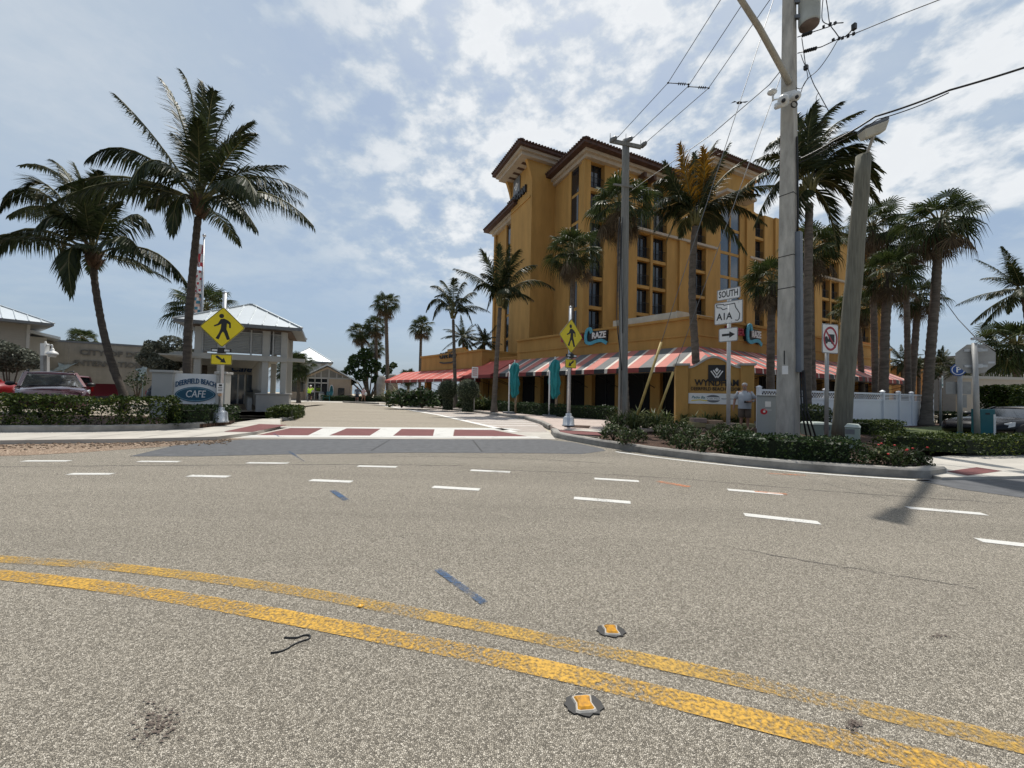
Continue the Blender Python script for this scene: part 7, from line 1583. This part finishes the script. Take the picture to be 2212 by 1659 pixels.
def manx(t, D_, loc):
    m = MB(); m.box((.04, -.27, 1.07), (.13, .03, .075)); loc(m, 'phone', MT['black'])
    m = MB(); m.tube([(-.085, -.05, 1.45), (-.075, -.14, 1.3), (-.04, -.17, 1.15), (0, -.19, 1.1)], .008, 5); m.tube([(.085, -.05, 1.45), (.07, -.14, 1.3), (.05, -.17, 1.15), (0, -.19, 1.1)], .008, 5); loc(m, 'neck_strap', MT['black'])
    m = MB(); m.ball((0, -.07, 1.56), (.05, .034, .034), 10, 7); loc(m, 'beard', mat('beard_grey', (.24, .22, .2), .9))
    m = MB(); m.tube([(.235, -.2, 1.105), (.245, -.18, 1.1)], .045, 8); loc(m, 'wrist_watch', MT['alu'])
b = G(1616, 934, .12); b = V((b.x, 13.9, .1))
person('grey-haired man in pale tee and khaki shorts holding a phone', b, rad(-28), dict(el=(.33, .02, 1.14, .045), wl=(.2, -.2, 1.09, .034), pl=(.11, -.255, 1.075, .034), er=(-.3, .04, 1.13, .046), wr=(-.33, -.02, .9, .034), pr=(-.34, -.04, .83, .034), wai=(0, -.03, 1.06, (.165, .15)), pel=(0, -.01, .92, (.16, .13)), che=(0, 0, 1.28, (.185, .135))), tee, kh, mat('hair_grey', (.42, .41, .40), .9, var=.2, scale=30), 1.76, None, manx, shoes=mat('shoe_grey', (.3, .3, .3), .8))
b = A(771, 868.5, 45.5); b.z = .02
person('walker in blue-grey top and dark shorts near the beach shop', b, PI+.35, dict(kl=(.1, -.1, .5, .058), al=(.1, -.12, .1, .038), fl=(.11, -.22, .05, .034), tl=(.11, -.29, .05, .025), kr=(-.1, .06, .5, .056), ar=(-.1, .3, .14, .038), fr=(-.11, .22, .06, .034), tr=(-.11, .16, .04, .025)), mat('top_slate', (.09, .11, .14), .85), mat('shorts_dark', (.03, .035, .05), .85), mat('hair_dark', (.02, .016, .014), .8), 1.76, 'pair walking to the beach', shoes=MT['signW'])
def bagx(t, D_, loc):
    m = MB(); m.ball((-.32, .1, .95), (.14, .2, .2), 12, 8); m.tube([(-.2, .08, 1.38), (-.3, .1, 1.1)], .014, 5); loc(m, 'beach_bag', mat('bag_pale', (.5, .52, .53), .8))
b = A(785, 869, 45.5); b.z = .02
person('walker in pale pink top carrying a beach bag', b, PI-.1, dict(kl=(.1, .06, .5, .056), al=(.1, .28, .12, .038), fl=(.11, .2, .05, .034), tl=(.11, .14, .04, .025), kr=(-.1, -.1, .5, .058), ar=(-.1, -.14, .1, .038), fr=(-.11, -.24, .05, .034), tr=(-.11, -.3, .05, .025)), mat('top_pink', (.55, .38, .38), .85), mat('shorts_tan', (.25, .14, .10), .85), mat('hair_brown', (.05, .03, .02), .8), 1.66, 'pair walking to the beach', bagx, shoes=MT['black'])
# cyclist and bicycle, seen from behind
bb = A(669, 869.5, 43.0); bb.z = .02; ya = PI+.12
t = thing('bicycle', 'black bicycle ridden away from the camera towards the beach shop', 'bicycle', bb); fr = Fr(bb, PI/2+.12)
for x in (-.52, .52):
    c = fr.p(x, 0, .34); m = MB(); n = 24
    pts = [c+fr.f*.32*math.cos(2*PI*k/n)+UP*.32*math.sin(2*PI*k/n) for k in range(n+1)]; m.tube(pts, .024, 6, False); w = m.build('wheel', MT['tyre'], t)
    m = MB()
    for k in range(10): a = 2*PI*k/10; m.tube([c, c+fr.f*.31*math.cos(a)+UP*.31*math.sin(a)], .004, 4)
    m.build('spokes', MT['alu'], w)
m = MB(); J_ = dict(bb=fr.p(-.05, 0, .3), st=fr.p(-.2, 0, .85), hd=fr.p(.38, 0, .85), rw=fr.p(-.52, 0, .34), fw=fr.p(.52, 0, .34))
for a, q in (('bb', 'st'), ('bb', 'hd'), ('st', 'hd'), ('bb', 'rw'), ('st', 'rw'), ('hd', 'fw')): m.tube([J_[a], J_[q]], .02, 6)
m.build('bike_frame', MT['black'], t)
m = MB(); m.tube([fr.p(.38, 0, .85), fr.p(.36, 0, 1.0)], .02, 6); m.tube([fr.p(.3, -.3, 1.03), fr.p(.36, 0, 1.0), fr.p(.3, .3, 1.03)], .018, 6); m.build('handlebar', MT['black'], t)
m = MB(); m.ball(fr.p(-.22, 0, .9), (.1, .14, .05), 10, 6); m.build('saddle', MT['black'], t)
def helm(t, D_, loc):
    hx = V(D_['hea'][:3]); m = MB(); m.ball(hx+V((0, .01, .05)), (.105, .13, .085), 12, 8); loc(m, 'helmet', MT['signW'])
person('cyclist in bright yellow-green shirt and white helmet riding away', bb+V((0, 0, .03)), ya, dict(pel=(0, .2, .95, (.15, .11)), wai=(0, .12, 1.1, (.15, .11)), che=(0, -.02, 1.3, (.18, .13)), nec=(0, -.1, 1.46, .055), hea0=(0, -.13, 1.53, .07), hea=(0, -.15, 1.61, (.078, .092)), top=(0, -.15, 1.69, .06), nose=(0, -.245, 1.6, .014), hl=(.1, .18, .92, .085), hr=(-.1, .18, .92, .085), kl=(.13, -.17, .72, .06), al=(.12, -.0, .33, .04), fl=(.12, -.1, .29, .034), tl=(.12, -.16, .28, .026), kr=(-.13, -.05, .55, .06), ar=(-.12, .08, .16, .04), fr=(-.12, -.02, .12, .034), tr=(-.12, -.08, .11, .026),
       sl=(.2, -.04, 1.4, .06), sr=(-.2, -.04, 1.4, .06), el=(.29, -.2, 1.2, .043), er=(-.29, -.2, 1.2, .043), wl=(.28, -.33, 1.07, .032), wr=(-.28, -.33, 1.07, .032), pl=(.27, -.37, 1.05, .032), pr=(-.27, -.37, 1.05, .032)), mat('hi_vis', (.50, .80, .03), .7, var=.06), mat('shorts_black', (.015, .015, .018), .8), MT['signW'], 1.75, None, helm, shoes=MT['black'])
# ================================================================ light, sky, camera
SUN_AZ = V((.13, .99)); EL = rad(67)
w = bpy.data.worlds.new('World'); sc.world = w; w.use_nodes = True
N = w.node_tree.nodes; L = w.node_tree.links; N.clear()
out = N.new('ShaderNodeOutputWorld'); b1 = N.new('ShaderNodeBackground'); b2 = N.new('ShaderNodeBackground'); mx = N.new('ShaderNodeMixShader')
sky = N.new('ShaderNodeTexSky'); sky.sky_type = 'NISHITA'; sky.sun_disc = False; sky.sun_elevation = EL; sky.sun_rotation = math.atan2(SUN_AZ.x, SUN_AZ.y); sky.dust_density = 2.5; sky.air_density = 1.; sky.ozone_density = 2.
b1.inputs[1].default_value = .085
L.new(sky.outputs[0], b1.inputs[0])
tc = N.new('ShaderNodeTexCoord'); sp = N.new('ShaderNodeSeparateXYZ'); L.new(tc.outputs['Generated'], sp.inputs[0])
def mth(op, a, b=None, c=None, clamp=False):
    n = N.new('ShaderNodeMath'); n.operation = op; n.use_clamp = clamp
    for i, q in enumerate((a, b, c)):
        if q is None: continue
        if isinstance(q, (int, float)): n.inputs[i].default_value = q
        else: L.new(q, n.inputs[i])
    return n.outputs[0]
zz = mth('ADD', mth('MAXIMUM', sp.outputs[2], 0.), .16)
u = mth('DIVIDE', sp.outputs[0], zz); v_ = mth('DIVIDE', sp.outputs[1], zz)
cb = N.new('ShaderNodeCombineXYZ'); L.new(u, cb.inputs[0]); L.new(v_, cb.inputs[1])
def noise(scale, detail, rough, rot=0., st=(1, 1, 1), off=(0, 0, 0), dist=0.):
    mp = N.new('ShaderNodeMapping'); mp.inputs['Rotation'].default_value = (0, 0, rot); mp.inputs['Scale'].default_value = st; mp.inputs['Location'].default_value = off; L.new(cb.outputs[0], mp.inputs[0])
    n = N.new('ShaderNodeTexNoise'); n.inputs['Scale'].default_value = scale; n.inputs['Detail'].default_value = detail; n.inputs['Roughness'].default_value = rough; n.inputs['Distortion'].default_value = dist; L.new(mp.outputs[0], n.inputs[0]); return n.outputs['Fac']
def ss(x, a, b, lo=0., hi=1.):
    m_ = N.new('ShaderNodeMapRange'); m_.interpolation_type = 'SMOOTHSTEP'; m_.inputs[1].default_value = a; m_.inputs[2].default_value = b; m_.inputs[3].default_value = lo; m_.inputs[4].default_value = hi; L.new(x, m_.inputs[0]); return m_.outputs[0]
mpd = N.new('ShaderNodeMapping'); mpd.inputs['Scale'].default_value = (1, 1, 1.7); mpd.inputs['Location'].default_value = (2.3, .7, .2); mpd.inputs['Rotation'].default_value = (.2, .1, .3); L.new(tc.outputs['Generated'], mpd.inputs[0])
pn = N.new('ShaderNodeTexNoise'); pn.inputs['Scale'].default_value = 10.5; pn.inputs['Detail'].default_value = 9; pn.inputs['Roughness'].default_value = .58; L.new(mpd.outputs[0], pn.inputs[0]); puff = pn.outputs['Fac']
mid = noise(1.25, 5, .55, .3, (1, 1, 1), (.4, .9, 0))
veil = noise(1.1, 7, .6, -.5, (.8, 1.25, 1), (5, 2, 0), .15)
# clusters of small puffs inside broad fields, a thin veil over the rest
dens = mth('ADD', mth('MULTIPLY', puff, .80), mth('MULTIPLY', mid, .30))
up = ss(sp.outputs[2], .10, .36)
lft = ss(sp.outputs[0], -.62, -.05, .35, 1.)
cl = mth('MULTIPLY', mth('MULTIPLY', ss(dens, .385, .665), up), lft)
streak = mth('MULTIPLY', ss(veil, .38, .70), ss(sp.outputs[2], .02, .30, .35, .75))
t_ = mth('MAXIMUM', cl, mth('MULTIPLY', streak, .52))
grey = mth('MULTIPLY', ss(sp.outputs[0], -.75, -.15, .52, 0.), ss(sp.outputs[2], .05, .5))
t_ = mth('MAXIMUM', t_, grey)
# the far side of the sky, away from the sun, is clearer and deeper
fac = mth('MULTIPLY', mth('MINIMUM', mth('ADD', mth('MULTIPLY', t_, .44), .54), .97), ss(sp.outputs[1], -.8, -.05, .12, 1.))
L.new(fac, mx.inputs[0])
# cloud tone: the thin veil is blue-grey, the puffs white, their thickest cores shade to grey again
tone = N.new('ShaderNodeValToRGB'); e = tone.color_ramp.elements
e[0].position = .05; e[0].color = (.38, .49, .625, 1); e[1].position = .40; e[1].color = (.49, .575, .655, 1)
for p_, c_ in ((.66, (.66, .705, .74, 1)), (.90, (.775, .80, .82, 1)), (1., (.75, .775, .80, 1))): q_ = e.new(p_); q_.color = c_
fine = noise(11., 6, .62, .2, (1, 1, 1), (1, 7, 0), .2)
tin = mth('ADD', t_, mth('MULTIPLY', mth('SUBTRACT', fine, .5), .28))
L.new(tin, tone.inputs[0]); L.new(tone.outputs[0], b2.inputs[0]); b2.inputs[1].default_value = .92
L.new(b1.outputs[0], mx.inputs[1]); L.new(b2.outputs[0], mx.inputs[2]); L.new(mx.outputs[0], out.inputs[0])
sl = bpy.data.lights.new('sun', 'SUN'); sl.energy = 3.4; sl.angle = rad(.6); sl.color = (1., .955, .88)
so = bpy.data.objects.new('sun', sl); COL.objects.link(so); so.location = (10, 10, 60)
sd = V((SUN_AZ.normalized().x*math.cos(EL), SUN_AZ.normalized().y*math.cos(EL), math.sin(EL)))
so.rotation_euler = sd.to_track_quat('Z', 'Y').to_euler()
cd = bpy.data.cameras.new('camera'); cd.sensor_width = 36; cd.lens = 36*F/2212; cd.clip_start = .05; cd.clip_end = 12000
co = bpy.data.objects.new('camera', cd); COL.objects.link(co); co.location = CAM
co.rotation_euler = (Matrix.Rotation(rad(90)+PITCH, 3, 'X') @ Matrix.Rotation(ROLL, 3, 'Z')).to_euler()
sc.camera = co
sc.render.engine = 'CYCLES'; sc.cycles.use_denoising = True; sc.cycles.max_bounces = 6; sc.cycles.transparent_max_bounces = 16
sc.view_settings.view_transform = 'Standard'; sc.view_settings.look = 'None'; sc.view_settings.exposure = .3; sc.view_settings.gamma = 1.
